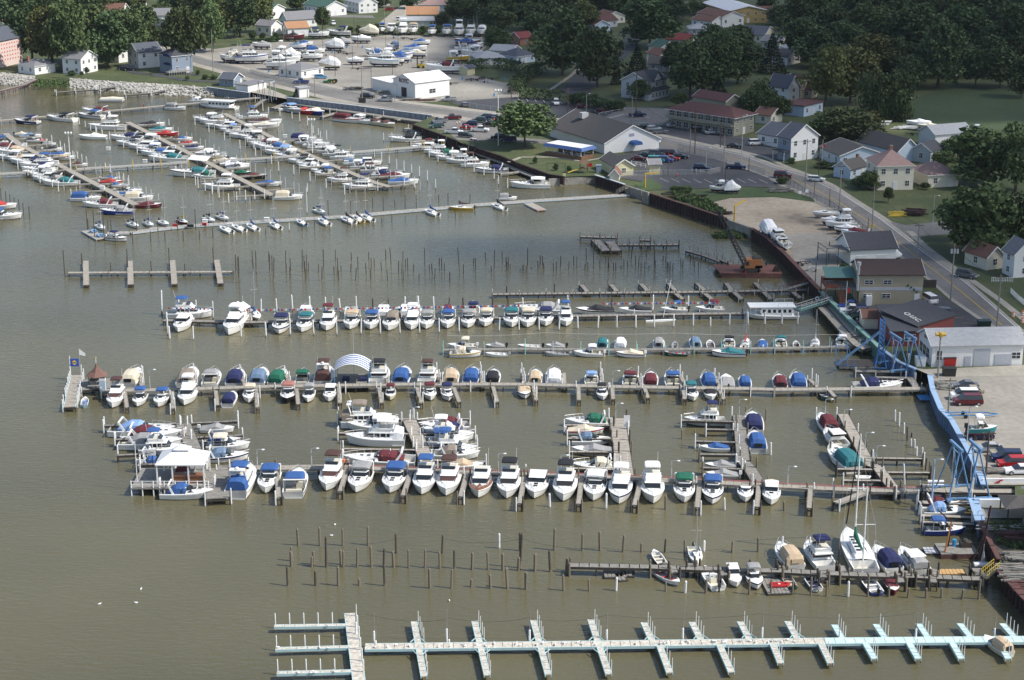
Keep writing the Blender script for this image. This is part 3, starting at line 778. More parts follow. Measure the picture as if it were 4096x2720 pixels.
pier('pier','small pier with white posts reaching right below the rock bank',1.2,1.3,[[(222,369),(300,363),(380,357),(480,345)]],M_WOODG,M_UNDER,gap=0,piles=('w',8,1.2,(-1,1)),pr=.13,fingers=[(385,357,408,364),(500,380,600,372,1.2),(600,372,655,362,1.2),(655,362,700,345,1.4)])
pier('gangway','brown boardwalk ramp climbing to the left shore above the weeds',1.6,1.6,[[(-60,372),(0,362),(90,340),(170,304)]],M_WOODG,M_RUSTCAP,gap=0,cat='gangway')
CROSS_F = 6.2
def diag(label,P,lf,rf,ll,rl,wmain=1.8):
 """diagonal main walk; fingers at fractions lf (left) and rf (right) with photo lengths ll, rl"""
 def at(t):
  tot = [0]
  for a,b in zip(P[:-1],P[1:]): tot.append(tot[-1] + hypot(b[0] - a[0],b[1] - a[1]))
  d = t * tot[-1]
  for i in range(len(P) - 1):
   if d <= tot[i + 1] or i == len(P) - 2:
    u = (d - tot[i]) / (tot[i + 1] - tot[i]);return P[i][0] + (P[i + 1][0] - P[i][0]) * u,P[i][1] + (P[i + 1][1] - P[i][1]) * u
 fs = [];ex = []
 for t in lf:
  x,y = at(t);s = (y + 810) / 1500.0;L = ll * s
  fs.append((x - 6,y + 4,x - L,y + L * .085,.6));ex.append((x - L - 3,y + L * .085 + 22,'s',3.0,.10));ex.append((x - L * .5,y + L * .05 + 24,'b',2.6,.08))
  ex.append((x - L - 25,y + L * .085 + 30,'w',2.8,.13))
 for t in rf:
  x,y = at(t);s = (y + 810) / 1500.0;L = rl * s
  fs.append((x + 6,y + 2,x + L,y - L * .055,.6));ex.append((x + L + 2,y - L * .05 + 18,'s',3.0,.10));ex.append((x + L * .6,y - L * .03 + 20,'b',2.4,.08))
  ex.append((x + L + 22,y - L * .06 + 24,'s',2.8,.10))
 return pier('pier',label,Z1,wmain,[P],M_WOODT,M_WOODG,gap=0,fingers=fs,extra=ex,piles=None)
diag('leftmost diagonal pier of the crowded upper marina',[(21,533),(75,575),(280,682),(541,817)],
 [.12,.24,.36,.48,.68,.78,.90],[.06,.14,.22,.31,.40,.50,.62,.70,.78,.87,.96],110,105)
diag('second diagonal pier of the upper marina, white canopy at its middle',[(510,488),(700,584),(838,653),(1089,780)],
 [.02,.12,.22,.32,.44,.60,.74,.86,.98],[.04,.13,.22,.31,.40,.55,.64,.74,.84,.93],130,120)
diag('third diagonal pier of the upper marina, nearest the long sea wall',[(896,453),(1150,580),(1330,660),(1500,730),(1558,746)],
 [.03,.12,.22,.32,.42,.52,.66,.76,.86,.97],[.06,.18,.34,.46,.60,.72,.84,.98],130,110)
def truss_pier(label,P,w=1.5):
 root = pier('pier',label,1.4,w,[P],M_WOODT,M_STEEL,gap=0,piles=('y',7.5,1.5,(-1,1)),pr=.07,under=False)
 off = Vector(root.location);mb = MB()
 for a,b in zip(P[:-1],P[1:]):
  A = G(*a,1.4) - off;B = G(*b,1.4) - off;d = B - A;L = d.length;d.normalize();nn = Vector((-d.y,d.x,0)) * (w / 2 + .05)
  for s in (-1,1):
   mb.bar(A + nn * s - Vector((0,0,.95)),B + nn * s - Vector((0,0,.95)),.1,.1,M_STEEL)
   k = int(L / 1.1)
   for i in range(k):
    p = A + d * (L * i / k) + nn * s;q = A + d * (L * (i + 1) / k) + nn * s
    u,v = ((-.25,-.95) if i % 2 else (-.95,-.25))
    mb.bar(p + Vector((0,0,u)),q + Vector((0,0,v)),.09,.09,M_STEEL)
  for i in range(int(L / 7) + 1):
   for s in (-1,1):
    p = A + d * min(L,i * 7) + nn * s;mb.cyl((p.x,p.y,-2.4),(p.x,p.y,-.2),.11,.11,M_UNDER,6)
 mb.build('truss',root);return root
truss_pier('cross walkway on white trusses between the first and second diagonal piers',[(305,674),(754,647)])
truss_pier('cross walkway on white trusses between the second and third diagonal piers',[(868,641),(1210,621)])
truss_pier('cross walkway on white trusses from the third diagonal pier to the shore',[(1406,607),(1693,584),(1770,580)])
truss_pier('cross walkway on white trusses at the left picture edge',[(-60,697),(0,693),(112,687)])
pier('pier','concrete walkway along the brown wall above the moored cruisers',1.0,1.8,[[(1622,512),(1700,530),(1790,556),(1860,590),(2010,648),(2100,690),(2200,728)]],M_CONC,M_CONCW,gap=0,piles=('ws',9,1.3,(1,)),pr=.1,fw=.8,
 fingers=[(1750,556,1640,566),(1850,606,1770,614),(2120,682,2000,694)])
pier('pier','grey landing beneath the pale steel sea wall',1.2,2.2,[[(1146,408),(1300,432),(1450,452),(1700,486)]],M_WOODG,M_CONC,gap=0,piles=('ws',9,1.3,(1,)),pr=.1,fw=.9,
 fingers=[(1340,450,1285,466),(1585,478,1620,472),(1150,410,1090,432,1.4),(1500,470,1540,462)])
pier('pier','timber legged jetty with the tall lift frame beside the storage shed',1.6,1.6,[[(1012,430),(1060,396)]],M_WOODG,M_UNDER,gap=0,piles=('d',2,.3,(-1,1)),pr=.1)
pier('boardwalk','broad grey boardwalk sloping down beside the sea green wall',1.5,2.6,[[(3280,1213),(3330,1263),(3390,1330),(3440,1378),(3470,1392)]],M_CONC,M_UNDER,gap=0,piles=('w',9,1.0,(1,)),pr=.12)
pier('boardwalk','second grey boardwalk strip between the railing and the sea green wall',1.7,2.2,[[(3312,1205),(3360,1258),(3420,1325),(3460,1362)]],M_CONC,M_UNDER,gap=0)
pier('pier','aqua edged landing with picnic tables at the foot of the green wall',1.2,3.2,[[(3400,1352),(3480,1398)]],M_WOODG,M_AQUA,gap=0)
pier('pier','dark timber slip below the upper blue hoists',1.0,1.4,[[(3420,1483),(3600,1486),(3680,1484)]],M_WOODG,M_UNDER,gap=0,piles=('ws',6,1.2,(-1,1)),pr=.1,fingers=[(3500,1508,3660,1512,1.),(3640,1512,3668,1550,1.2)])
pier('work_float','dark concrete float with blue frames left of the blue hoists',.5,4.6,[[(3350,1452),(3520,1455)]],M_UNDER,M_CONCW,gap=0,under=False)
pier('pier','wide plank service pier under the lower blue hoists',1.7,3.0,[[(3691,1950),(3780,1955),(4120,1957)]],M_WOODT,M_UNDER,gap=0,piles=('d',6,-.1,(-1,1)),pr=.22)
pier('pier','second service strip below the feet of the lower blue hoists',1.2,1.2,[[(3676,2009),(3890,2010)]],M_WOOD,M_UNDER,gap=0,piles=('w',7,1.6,(-1,1)),pr=.12,fw=.8,
 fingers=[(3681,2060,3885,2068),(3690,2088,3895,2095)])

FARL = []
# ---------------------------------------------------------------- standalone piles (photo: x, base y, top y)
def pile_field(org,s,data,kind,r,label,group,zb=-1.2,far=False):
 for rec in data:
  x,yb,yt = rec[:3];k = rec[3] if len(rec) > 3 else kind
  px,py,ty = org[0] + x / s,org[1] + yb / s,org[1] + yt / s
  p = G(px,py,0);h = (py - ty) / (scale_at(py) * cos(math.atan(math.tan(PITCH) + (py - 1360) / FPX)))
  if far: FARL.append((k,p,h,r));continue
  o = pile_obj(k,p.x,p.y,h,r * random.uniform(.85,1.15),name='mooring_pile',zb=zb,lean=(random.gauss(0,.028),random.gauss(0,.035),random.uniform(0,3)))
  tag(o,label if k == kind else label.replace('dark','white banded').replace('grey timber','white painted'),'pile',group)
pile_field((1000,2020),1.9675,[(380,315,180),(552,320,172),(730,318,180),(928,318,168),(325,482,362),(340,440,325),(484,488,405),(500,468,360),(600,487,240,'t'),(716,468,350),(731,488,358),(840,488,335),(955,487,322),(1048,490,342,'d'),(1060,635,472,'d'),(1133,490,362),(1152,380,225,'t'),(1510,380,235,'t'),(1247,492,348),(1374,497,352),(1494,498,365),(1607,500,355,'d'),(1745,508,375),(1875,510,370),(1988,513,378),(2108,515,410),(2122,495,220,'d'),(2240,520,380),(297,640,490,'d'),(516,635,520,'d'),(693,635,483),(861,633,580),(1414,652,490),(1580,655,503),(1736,645,580),(1894,655,540),(2028,658,492),(2170,662,525),(1961,340,222,'w')],'b',.17,
 'lone grey timber pile in the open water above the aqua pier','timber piles standing in the lower bay')
pile_field((2000,1700),2.306,[(185,1160,990,'d'),(497,1155,950),(757,1158,1000),(925,1158,980),(1128,1170,1010),(1303,1173,1090),(1515,1175,1047,'d'),(1705,1180,1055),(1880,1165,1068,'w'),(2138,1180,1070),(165,1340,1215),(318,1350,1183),(466,1355,1160,'d'),(70,1510,1320),(236,1515,1355),(588,1527,1378),(605,1360,1225),(630,1360,1222),(822,1533,1422),(1068,1530,1405,'w'),(1530,1537,1445),(1705,1545,1432,'w'),(1893,1550,1420),(463,755,630,'w'),(977,775,630,'w'),(1528,780,650),(2076,780,665,'w'),(1678,130,42)],'b',.17,
 'weathered grey timber pile near the old plank pier','timber piles standing in the lower bay')
pile_field((2900,1600),1.96,[(443,1200,1068,'w'),(662,1205,1075,'w'),(258,1190,1072),(890,1220,1075),(190,1525,1400),(362,1530,1405),(528,1520,1420),(672,1530,1385),(796,1540,1415),(965,1543,1420,'w'),(1120,1540,1360),(1283,1540,1450),(1430,1550,1470),(1577,1550,1470),(1700,1550,1470),(1853,1560,1480),(1985,1560,1400),(1335,165,75,'w'),(1365,210,97,'w'),(1402,262,178,'w'),(1432,320,205,'d'),(1463,290,255,'d'),(1460,360,305,'w'),(1490,375,307,'w'),(1503,435,365,'w'),(1570,550,455,'d'),(1549,510,408,'w'),(1608,590,540,'d'),(710,150,55,'w'),(825,445,320),(317,160,65),(360,430,330,'w'),(465,868,795),(1418,775,500,'w'),(1500,870,750,'w'),(1515,900,820,'w'),(60,1190,1108)],'b',.15,
 'slender grey timber pile off the right shore','timber piles standing in the right bay')
pile_field((900,740),2.306,[(100,820,640),(128,900,660),(252,710,600),(265,810,685),(288,820,605),(403,710,610),(415,810,635),(436,830,645),(448,890,665),(557,715,600),(566,810,715),(600,890,750),(606,800,670),(712,835,595),(728,745,650),(737,800,700),(746,890,765),(753,760,640),(767,800,712),(861,805,728),(892,885,748),(907,700,592),(914,795,592),(1017,705,595),(1008,832,745),(1032,830,738),(1044,770,665),(1047,885,785),(1071,795,740),(1158,800,725),(1168,695,620),(1202,880,762),(1229,800,660),(1305,825,718),(1327,695,615),(1343,880,770),(1350,770,670),(1378,760,675),(1449,795,705),(1484,695,595),(1502,880,780),(1538,785,570),(1600,820,700),(1627,825,715),(1641,705,605),(1645,875,788),(1663,755,682),(1687,785,670),(1737,795,730),(1787,870,818),(1846,790,580),(1887,790,730),(1914,815,722),(1930,870,770),(1975,740,672),(2000,780,672),(2027,795,718),(2072,880,802),(2165,790,568),(2199,820,730),(2291,750,670)],'d',.10,
 'dark stake in the broken rows across the middle bay','dark stakes left in rows across the middle bay')
pile_field((1800,740),2.306,[(238,790,670),(329,685,620),(380,800,745),(404,790,595),(483,685,608),(519,750,665),(526,790,705),(542,755,657),(555,770,730),(643,795,770),(668,790,740),(681,790,732),(697,810,740),(714,775,580),(753,770,755),(812,780,700),(830,740,650),(855,740,652),(866,770,715),(954,790,715),(981,790,710),(1017,765,648),(1093,780,700),(1143,740,655),(1167,765,655),(1243,780,725),(1258,690,580),(1273,790,712),(1328,760,560),(1384,775,690),(1434,715,652),(1455,765,652),(1469,770,712),(1509,790,712),(1531,790,715),(1578,765,740),(1605,760,680),(1638,770,695),(1674,680,595),(1711,740,650),(1736,770,655),(1764,780,720),(1797,790,712),(1811,660,592),(1838,765,740),(1883,760,590),(1893,765,690),(1962,700,650),(1990,720,648),(2002,765,702),(2014,765,712),(2027,790,712),(2051,790,715),(2133,760,672),(2145,760,685),(2218,705,640),(2243,700,635),(2257,760,700),(2290,790,705)],'d',.10,
 'dark stake in the broken rows below the broken pier','dark stakes left in rows across the middle bay')
FR = [(152,1400,1288),(380,1400,1262),(600,1390,1240),(822,1385,1238),(1032,1385,1235),(1250,1380,1232),(1433,1378,1230),(1615,1373,1230),(1796,1370,1228),(1975,1365,1225),(2158,1360,1220)]
pile_field((900,740),2.306,FR,'w',.16,'white post in front of the bow-out cruisers below the pennant string','white posts in front of the tent pier')
pile_field((1800,740),2.306,[(450,1350,1220),(638,1345,1218),(822,1340,1215),(1001,1335,1212),(1180,1325,1210),(1358,1320,1207),(1537,1320,1202),(1713,1320,1198),(1886,1315,1195),(2061,1310,1190),(2242,1300,1183)],'w',.16,'white post in front of the bow-out cruisers below the pennant string','white posts in front of the tent pier')
pile_field((2600,740),2.306,[(558,1300,1220),(730,1290,1188),(909,1285,1170),(1059,1290,1170),(1213,1290,1170),(1360,1285,1170),(1657,1200,1150)],'w',.16,'white post beside the houseboat near the green gangway','white posts in front of the tent pier')
pile_field((900,740),2.306,[(330,1180,1052),(480,1175,1047),(628,1170,1012),(783,1180,1025),(926,1170,1033),(1068,1170,1045),(1216,1180,1020),(1365,1170,1045,'d'),(1512,1170,1045,'d'),(1655,1150,1027),(1791,1160,1025),(1929,1160,1028),(2062,1150,1038,'d'),(2201,1160,1036,'d')],'w',.16,'tall white post carrying the red white and blue pennant string','tall posts behind the tent pier')
pile_field((1800,740),2.306,[(400,1170,1035,'d'),(543,1160,1035,'d'),(676,1110,1037),(1092,1150,1015),(1489,1140,1035,'d'),(1868,1170,1015),(2195,1150,1020),(1461,1020,868,'d'),(962,1025,905,'d'),(524,1020,928,'d')],'w',.15,'tall white post carrying the red white and blue pennant string','tall posts behind the tent pier')
pile_field((0,740),2.306,[(1492,1200,975),(1650,1130,1027),(1807,1130,1060),(1966,1240,1068),(1550,1390,1222),(1567,1420,1300),(1784,1430,1300),(1540,1340,1170)],'w',.16,'white post around the boats at the left end of the tent pier','tall posts behind the tent pier')
pile_field((0,740),2.306,[(598,830,600),(755,715,630),(1181,790,590),(1565,760,580),(1972,760,575),(1024,820,715),(1398,820,705),(1708,820,725),(2177,740,640),(2204,790,658),(2206,900,795),(807,410,232),(815,400,310),(875,490,230),(964,500,260),(1028,440,320),(998,420,325),(1066,550,440),(1227,545,430),(1392,530,425),(1524,525,430),(1692,515,420),(1841,500,415),(1965,490,395),(1262,440,330),(1458,430,330),(1640,420,305),(1806,405,225),(1511,210,115),(274,310,195),(219,280,165),(180,250,135),(135,200,110),(95,160,85),(57,150,55),(12,150,30)],'d',.11,'dark slender stake around the left piers','dark stakes',far=True)
pile_field((900,740),2.306,[(593,430,350,'w'),(376,455,400),(826,405,320),(712,420,350),(1132,380,320),(1446,350,300),(1540,345,280),(953,275,140),(757,270,25,'w'),(1363,205,115),(1461,240,112),(1567,200,140),(1663,240,95),(1765,215,90),(1972,150,92),(2058,200,75),(2260,180,80),(1162,270,150),(2125,300,235)],'d',.10,'slim stake beside the floating sailboat pier','dark stakes',far=True)
FARP = MB()
def far_pile(k,p,h,r):
 FARP.cyl((p.x,p.y,-.8),(p.x,p.y,.5),r,r,{'w': M_FARLOW}.get(k,M_FARDK),6,False)
 FARP.cyl((p.x,p.y,.5),(p.x,p.y,h),r,r * .9,{'w': M_FARW}.get(k,M_FARDK),6)
M_FARW = col('far_pile_white',(.70,.70,.68),.8,.1,2.);M_FARLOW = col('far_pile_stain',(.16,.12,.09),.9,.2,2.);M_FARDK = col('far_pile_dark',(.08,.065,.05),.9,.2,2.)
def field_row(org,s,lst,k,r,h,label,group):
 for (x,y) in lst:
  far_pile(k,G(org[0] + x / s,org[1] + y / s,0),h * random.uniform(.85,1.15),r)
field_row((1400,360),2.904,[(390,600),(487,610),(455,870),(542,940),(627,960),(716,980),(806,1020),(898,1070),(993,1155),(1440,970),(1556,1010),(1673,1050),(1725,1110),(1830,1160),(1335,910),(1184,850),(1022,850),(920,800),(286,800),(368,850),(632,1150),(750,1150),(322,1190)],'w',.13,3.0,'white mooring pile in the upper basin near the brown wall','white mooring piles of the upper marina')
field_row((700,360),2.904,[(1360,350),(1449,380),(1539,430),(1606,520),(1665,540),(1690,580),(1762,600),(1800,300),(1220,320),(1087,290),(1022,260),(1538,1200),(718,1300),(822,1300),(927,1290),(1040,1280),(513,1270),(436,1200),(352,1190),(270,1160),(845,640),(918,700),(1050,740),(1205,960),(2048,1180)],'w',.13,3.0,'white mooring pile between the diagonal piers','white mooring piles of the upper marina')
field_row((0,400),2.904,[(923,300),(992,330),(1054,370),(1124,400),(1191,430),(606,520),(704,570),(755,620),(850,680),(903,700),(953,720),(1007,760),(1228,830),(1282,860),(327,900),(396,930),(468,980),(610,1030),(1387,940),(1440,960),(1498,1000),(2145,930),(1964,310)],'w',.13,2.6,'white mooring pile at the left of the upper marina','white mooring piles of the upper marina')

for k,p,h,r in FARL: far_pile(k,p,h,r)
tag(FARP.build('far_mooring_piles'),'many thin mooring piles around the upper marina and sailboat pier','piles',kind='stuff')

# ---------------------------------------------------------------- boats
def hull_part(root,L,B,fs,fb,hull='white',deck=None,t0=.05,tc=.45,cockpit=True,stripe=None,draft=.45,bottom='navy',name='hull',full=1.0,floor=None):
 mh = hullcol(hull);md = deck or mwhite();ms = hullcol(stripe) if stripe else mh;mbt = hullcol(bottom);mf = floor or moff()
 n = 11;mb = MB();rows = []
 def hw(t):
  if t < .4: return B / 2 * (.90 + .10 * sin(t / .4 * pi / 2))
  u = (t - .4) / .6
  return max(.015,B / 2 * (1 - u ** (3.0 * full)))
 for i in range(n):
  t = i / (n - 1);w = hw(t);zs = fs + (fb - fs) * t ** 1.7
  lv = [(1.0,1.0,zs),(1.02,1.0,zs - .10),(.99,.985,zs - .30 * min(1,fs)),(.86 - .25 * t ** 3,.955,.10 + .1 * t ** 4),(.80 - .3 * t ** 3,.94,.02),(.12,.88,-draft)]
  row = []
  for (wf,xf,z) in lv:
   row.append((-L / 2 + L * t * (1 - (1 - xf) * t ** 2 * 1.3),w * wf,z))
  rows.append(row)
 ms_ = [ms if stripe else mh,ms if stripe else mh,mh,mbt,mbt]
 for sgn in (1,-1):
  for k in range(5):
   vs = [];fs_ = []
   for r in rows:
    vs += [(r[k][0],sgn * r[k][1],r[k][2]),(r[k + 1][0],sgn * r[k + 1][1],r[k + 1][2])]
   for i in range(n - 1): fs_.append((2 * i,2 * i + 1,2 * i + 3,2 * i + 2) if sgn > 0 else (2 * i,2 * i + 2,2 * i + 3,2 * i + 1))
   mb.add(vs,fs_,ms_[k])
 r = rows[0]
 mb.add([(p[0],p[1],p[2]) for p in r] + [(p[0],-p[1],p[2]) for p in r[::-1]],[tuple(range(12))],mh)
 # deck
 rim = .16 if B > 2 else .10
 for i in range(n - 1):
  ta,tb = i / (n - 1),(i + 1) / (n - 1)
  a,b = rows[i][0],rows[i + 1][0]
  inside = cockpit and (ta >= t0 - .06) and (tb <= tc + .03)
  if inside:
   for sgn in (1,-1):
    ia,ib = max(a[1] - rim,0),max(b[1] - rim,0)
    mb.poly([(a[0],sgn * a[1],a[2]),(b[0],sgn * b[1],b[2]),(b[0],sgn * ib,b[2]),(a[0],sgn * ia,a[2])],md)
    mb.poly([(a[0],sgn * ia,a[2]),(b[0],sgn * ib,b[2]),(b[0],sgn * ib,.22),(a[0],sgn * ia,.22)],md)
   ia,ib = max(a[1] - rim,0),max(b[1] - rim,0)
   mb.poly([(a[0],-ia,.22),(b[0],-ib,.22),(b[0],ib,.22),(a[0],ia,.22)],mf)
  else:
   cr = .06 * B * (1 if ta > 0 else 1)
   mb.poly([(a[0],a[1],a[2]),(b[0],b[1],b[2]),(b[0],0,b[2] + cr * min(1,b[1])),(a[0],0,a[2] + cr * min(1,a[1]))],md)
   mb.poly([(a[0],0,a[2] + cr * min(1,a[1])),(b[0],0,b[2] + cr * min(1,b[1])),(b[0],-b[1],b[2]),(a[0],-a[1],a[2])],md)
 if cockpit:
  i0 = max(0,math.ceil((t0 - .06) * (n - 1) - 1e-6));i1 = int((tc + .03) * (n - 1) + 1e-6)
  for i in (i0,i1):
   a = rows[i][0];ia = max(a[1] - rim,0)
   mb.poly([(a[0],-ia,.22),(a[0],ia,.22),(a[0],ia,a[2]),(a[0],-ia,a[2])],md)
 return mb.build(name,root)
def hwid(L,B,x):
 t = (x + L / 2) / L
 if t < .4: return B / 2 * (.9 + .1 * sin(max(0,t) / .4 * pi / 2))
 return B / 2 * (1 - ((t - .4) / .6) ** 2.3)
def windshield(root,L,B,x,z,h,rake=.9,m=None):
 mb = MB();w = hwid(L,B,x) * .82
 mb.fr(x - .8,x + rake,w,w * .62,z,x - .9,x + .12,w * .88,w * .6,z + h,m or mglass())
 mb.fr(x - .92,x - .1,w * .89,w * .66,z + h,x - .9,x - .15,w * .86,w * .62,z + h + .06,mwhite())
 return mb.build('windshield',root)
def rails(root,L,B,zb,x0,col_=None):
 mb = MB();m = malu();pts = []
 for i in range(5):
  x = x0 + (L / 2 * 1.01 - x0) * i / 4
  pts.append(Vector((x,max(.05,hwid(L,B,min(x,L / 2 * .99)) * .9),zb + .55 - .1 * (4 - i) / 4)))
 for s in (1,-1):
  q = [Vector((p.x,p.y * s,p.z)) for p in pts]
  for a,b in zip(q[:-1],q[1:]):
   mb.cyl(a,b,.03,.03,m,4,False)
   mb.cyl(a,a - Vector((0,0,.55)),.025,.025,m,4,False)
 return mb.build('bow_rail',root)
def hatches(mb,xs,z,w=.45,m=None):
 for x in xs: mb.box(x - .28,x + .28,-w,w,z,z + .06,m or mglass())
def outboard(root,L,fs,m=None,n=1,up=False):
 for k in range(n):
  mb = MB();y = 0 if n == 1 else (k - .5) * .9
  m_ = m or mdark()
  mb.fr(-L / 2 - .62,-L / 2 - .1,.17,.17,fs - .05,-L / 2 - .6,-L / 2 - .15,.13,.13,fs + .5,m_)
  mb.fr(-L / 2 - .45,-L / 2 - .22,.08,.08,-.3,-L / 2 - .45,-L / 2 - .2,.08,.08,fs,m_)
  o = mb.build('outboard_motor',root);o.location.y = y
def canvas_top(root,x0,x1,w,z,h,m,name='canvas_top',sides=False,zlow=None):
 mb = MB()
 mb.arch([(x0,z,w * .96,h),(x0 + (x1 - x0) * .3,z + .05,w,h * 1.1),(x0 + (x1 - x0) * .75,z + .05,w,h * 1.05),(x1,z,w * .92,h * .8)],m)
 o = mb.build(name,root)
 pb = MB()
 for s in (-1,1):
  for x in (x0 + .1,x1 - .2):
   pb.cyl((x,s * w * .93,zlow if zlow is not None else z - 1.1),(x,s * w * .93,z + .03),.03,.03,malu(),4,False)
 for x in (x0 + .1,x1 - .2): pb.cyl((x,-w * .93,z + .03),(x,w * .93,z + .03),.03,.03,malu(),4,False)
 pb.bar((x0 + .1,0,z + .03),(x1 - .2,0,z + .03),.05,.05,malu());pb.build('frame',root)
 return o
def boat_parts(root,kind,L,cv,hull='white',stripe=None,B=None,seed=0):
 R = random.Random(seed * 13 + int(L * 10))
 B = B or {'O': .36 * L,'Q': .31 * L,'N': .38 * L}.get(kind,min(.40 * L,2.4 + .13 * L))
 fs = min(1.25,.35 + .075 * L);fb = min(1.9,.42 + .115 * L)
 W = mwhite();C = canvas(cv) if cv else None;GL = mglass()
 def zt(t): return fs + (fb - fs) * t ** 1.7
 def X(t): return -L / 2 + L * t
 if kind in 'EXCRBGS':
  bott = R.choice(['navy','navy','black','maroon'])
  hull_part(root,L,B,fs,fb,hull,tc=.5,stripe=stripe,bottom=bott)
 if kind in 'EXCBS' and L > 5.6:
  mb = MB()      # raised trunk on the foredeck
  x0,x1 = X(.50),X(.86);w0 = hwid(L,B,x0) * .74;w1 = hwid(L,B,x1) * .5
  mb.fr(x0,x1,w0,w1,zt(.55) - .25,x0,x1 - L * .07,w0 * .9,w1 * .75,zt(.62) + .26,W)
  hatches(mb,[X(.64),X(.74)][:1 + (L > 7.5)],zt(.62) + .26,.3)
  for s in (-1,1): mb.box(X(.54),X(.66),s * w0 * .93 - .04,s * w0 * .93 + .04,zt(.55) + .0,zt(.55) + .17,GL)
  mb.build('cabin',root)
  if L > 6.5: rails(root,L,B,zt(.9),X(.62))
 if kind == 'E':     # express cruiser, arch and bimini
  windshield(root,L,B,X(.50),fs + .22,.62)
  if L > 7:
   ab = MB();w = hwid(L,B,X(.2)) * .92
   for s in (-1,1): ab.fr(X(.19),X(.25),.05,.05,fs,X(.13),X(.165),.05,.05,fs + 1.4,W);
   ab.v = [(v[0],v[1] + (w if i < 8 else -w),v[2]) for i,v in enumerate(ab.v)]
   ab.box(X(.13),X(.165),-w,w,fs + 1.36,fs + 1.48,W);ab.build('radar_arch',root)
  if C: canvas_top(root,X(.17),X(.48),hwid(L,B,X(.3)) * .82,fs + 1.35,.35,C,zlow=fs)
  sb = MB();sb.box(X(.07),X(.13),-B * .33,B * .33,.25,fs + .05,moff());sb.build('seat',root);sb = MB();sb.box(X(.34),X(.40),-B * .33,-.15,.25,fs + .3,moff());sb.build('helm_seat',root)
 elif kind == 'X':   # express with aft canvas down to the transom
  windshield(root,L,B,X(.52),fs + .22,.62)
  mb = MB();w = hwid(L,B,X(.3)) * .86
  mb.arch([(X(.15),fs,w * .86,.3),(X(.25),fs,w * .9,.9),(X(.32),fs,w * .93,1.22),(X(.46),fs + .1,w * .88,1.15),(X(.51),fs + .3,w * .78,.6)],C or canvas('grey'))
  mb.build('canvas_top',root)
  ab = MB()
  for s in (-1,1):
   ab.hexa([(X(.24),s * w - .04,fs),(X(.285),s * w - .04,fs),(X(.285),s * w + .05,fs),(X(.24),s * w + .05,fs)],[(X(.16),s * w * .9 - .04,fs + 1.4),(X(.19),s * w * .9 - .04,fs + 1.4),(X(.19),s * w * .9 + .05,fs + 1.4),(X(.16),s * w * .9 + .05,fs + 1.4)],W)
  ab.box(X(.16),X(.19),-w * .9,w * .9,fs + 1.37,fs + 1.47,W);ab.build('radar_arch',root)
 elif kind == 'C':   # full camper enclosure
  windshield(root,L,B,X(.53),fs + .2,.6)
  mb = MB();w = hwid(L,B,X(.25)) * .86;hh = 1.15 if L < 7 else 1.45
  mb.arch([(X(.03),fs - .1,w,.9),(X(.07),fs - .05,w,hh),(X(.3),fs,w,hh * 1.08),(X(.48),fs + .1,w * .92,hh * .95),(X(.53),fs + .3,w * .8,hh * .5)],C)
  mb.build('canvas_enclosure',root)
  wb = MB();wb.box(X(.025) - .06,X(.03),-w * .45,w * .45,fs + .15,fs + .75,GL if R.random() < .4 else C);wb.build('window',root)
 elif kind == 'R':   # mooring cover
  mb = MB();w = B / 2 * .97;pk = .45 + .05 * L
  mb.arch([(X(.01),fs - .04,w * .93,.12),(X(.2),fs - .02,w,.3),(X(.47),fs + .05,w * .98,pk),(X(.58),fs + .12,w * .93,.3),(X(.72),zt(.72) - .03,hwid(L,B,X(.72)) * .97,.14)],C)
  mb.build('mooring_cover',root)
  if L < 6.5: outboard(root,L,fs,mdark() if R.random() < .6 else W)
 elif kind == 'B':   # open boat with bimini
  windshield(root,L,B,X(.54),fs + .12,.45,.6)
  if C: canvas_top(root,X(.22),X(.5),B * .40,fs + 1.25,.28,C,name='bimini_top',zlow=fs)
  sb = MB();sb.box(X(.07),X(.14),-B * .36,B * .36,.25,fs,moff());sb.build('seat',root)
  for s in (-1,1): sb = MB();sb.box(X(.34),X(.40),s * B * .23 - .3,s * B * .23 + .3,.25,fs + .25,moff());sb.build('seat',root)
  outboard(root,L,fs,mdark() if R.random() < .5 else W)
 elif kind == 'G':   # centre console
  mb = MB();mb.fr(X(.42),X(.54),.38,.38,.2,X(.42),X(.50),.35,.35,1.35,W);mb.fr(X(.50),X(.52),.36,.36,1.2,X(.46),X(.47),.36,.36,1.65,GL);mb.box(X(.32),X(.38),-.4,.4,.2,.95,moff());mb.build('console',root)
  outboard(root,L,fs,mdark())
 elif kind == 'S':   # hardtop sedan
  mb = MB();w = hwid(L,B,X(.4)) * .82;z0 = fs
  mb.fr(X(.30),X(.66),w,w * .85,z0,X(.30),X(.60),w * .93,w * .8,z0 + .55,W);mb.fr(X(.30),X(.60),w * .93,w * .8,z0 + .55,X(.31),X(.54),w * .88,w * .76,z0 + 1.15,GL)
  mb.fr(X(.20),X(.57),w * .95,w * .84,z0 + 1.15,X(.21),X(.55),w * .9,w * .78,z0 + 1.28,W);mb.build('cabin_house',root)
  if C:
   cb = MB();cb.arch([(X(.04),fs,w,.9),(X(.1),fs,w,1.15),(X(.30),fs,w * .97,1.25)],C);cb.build('canvas_enclosure',root)
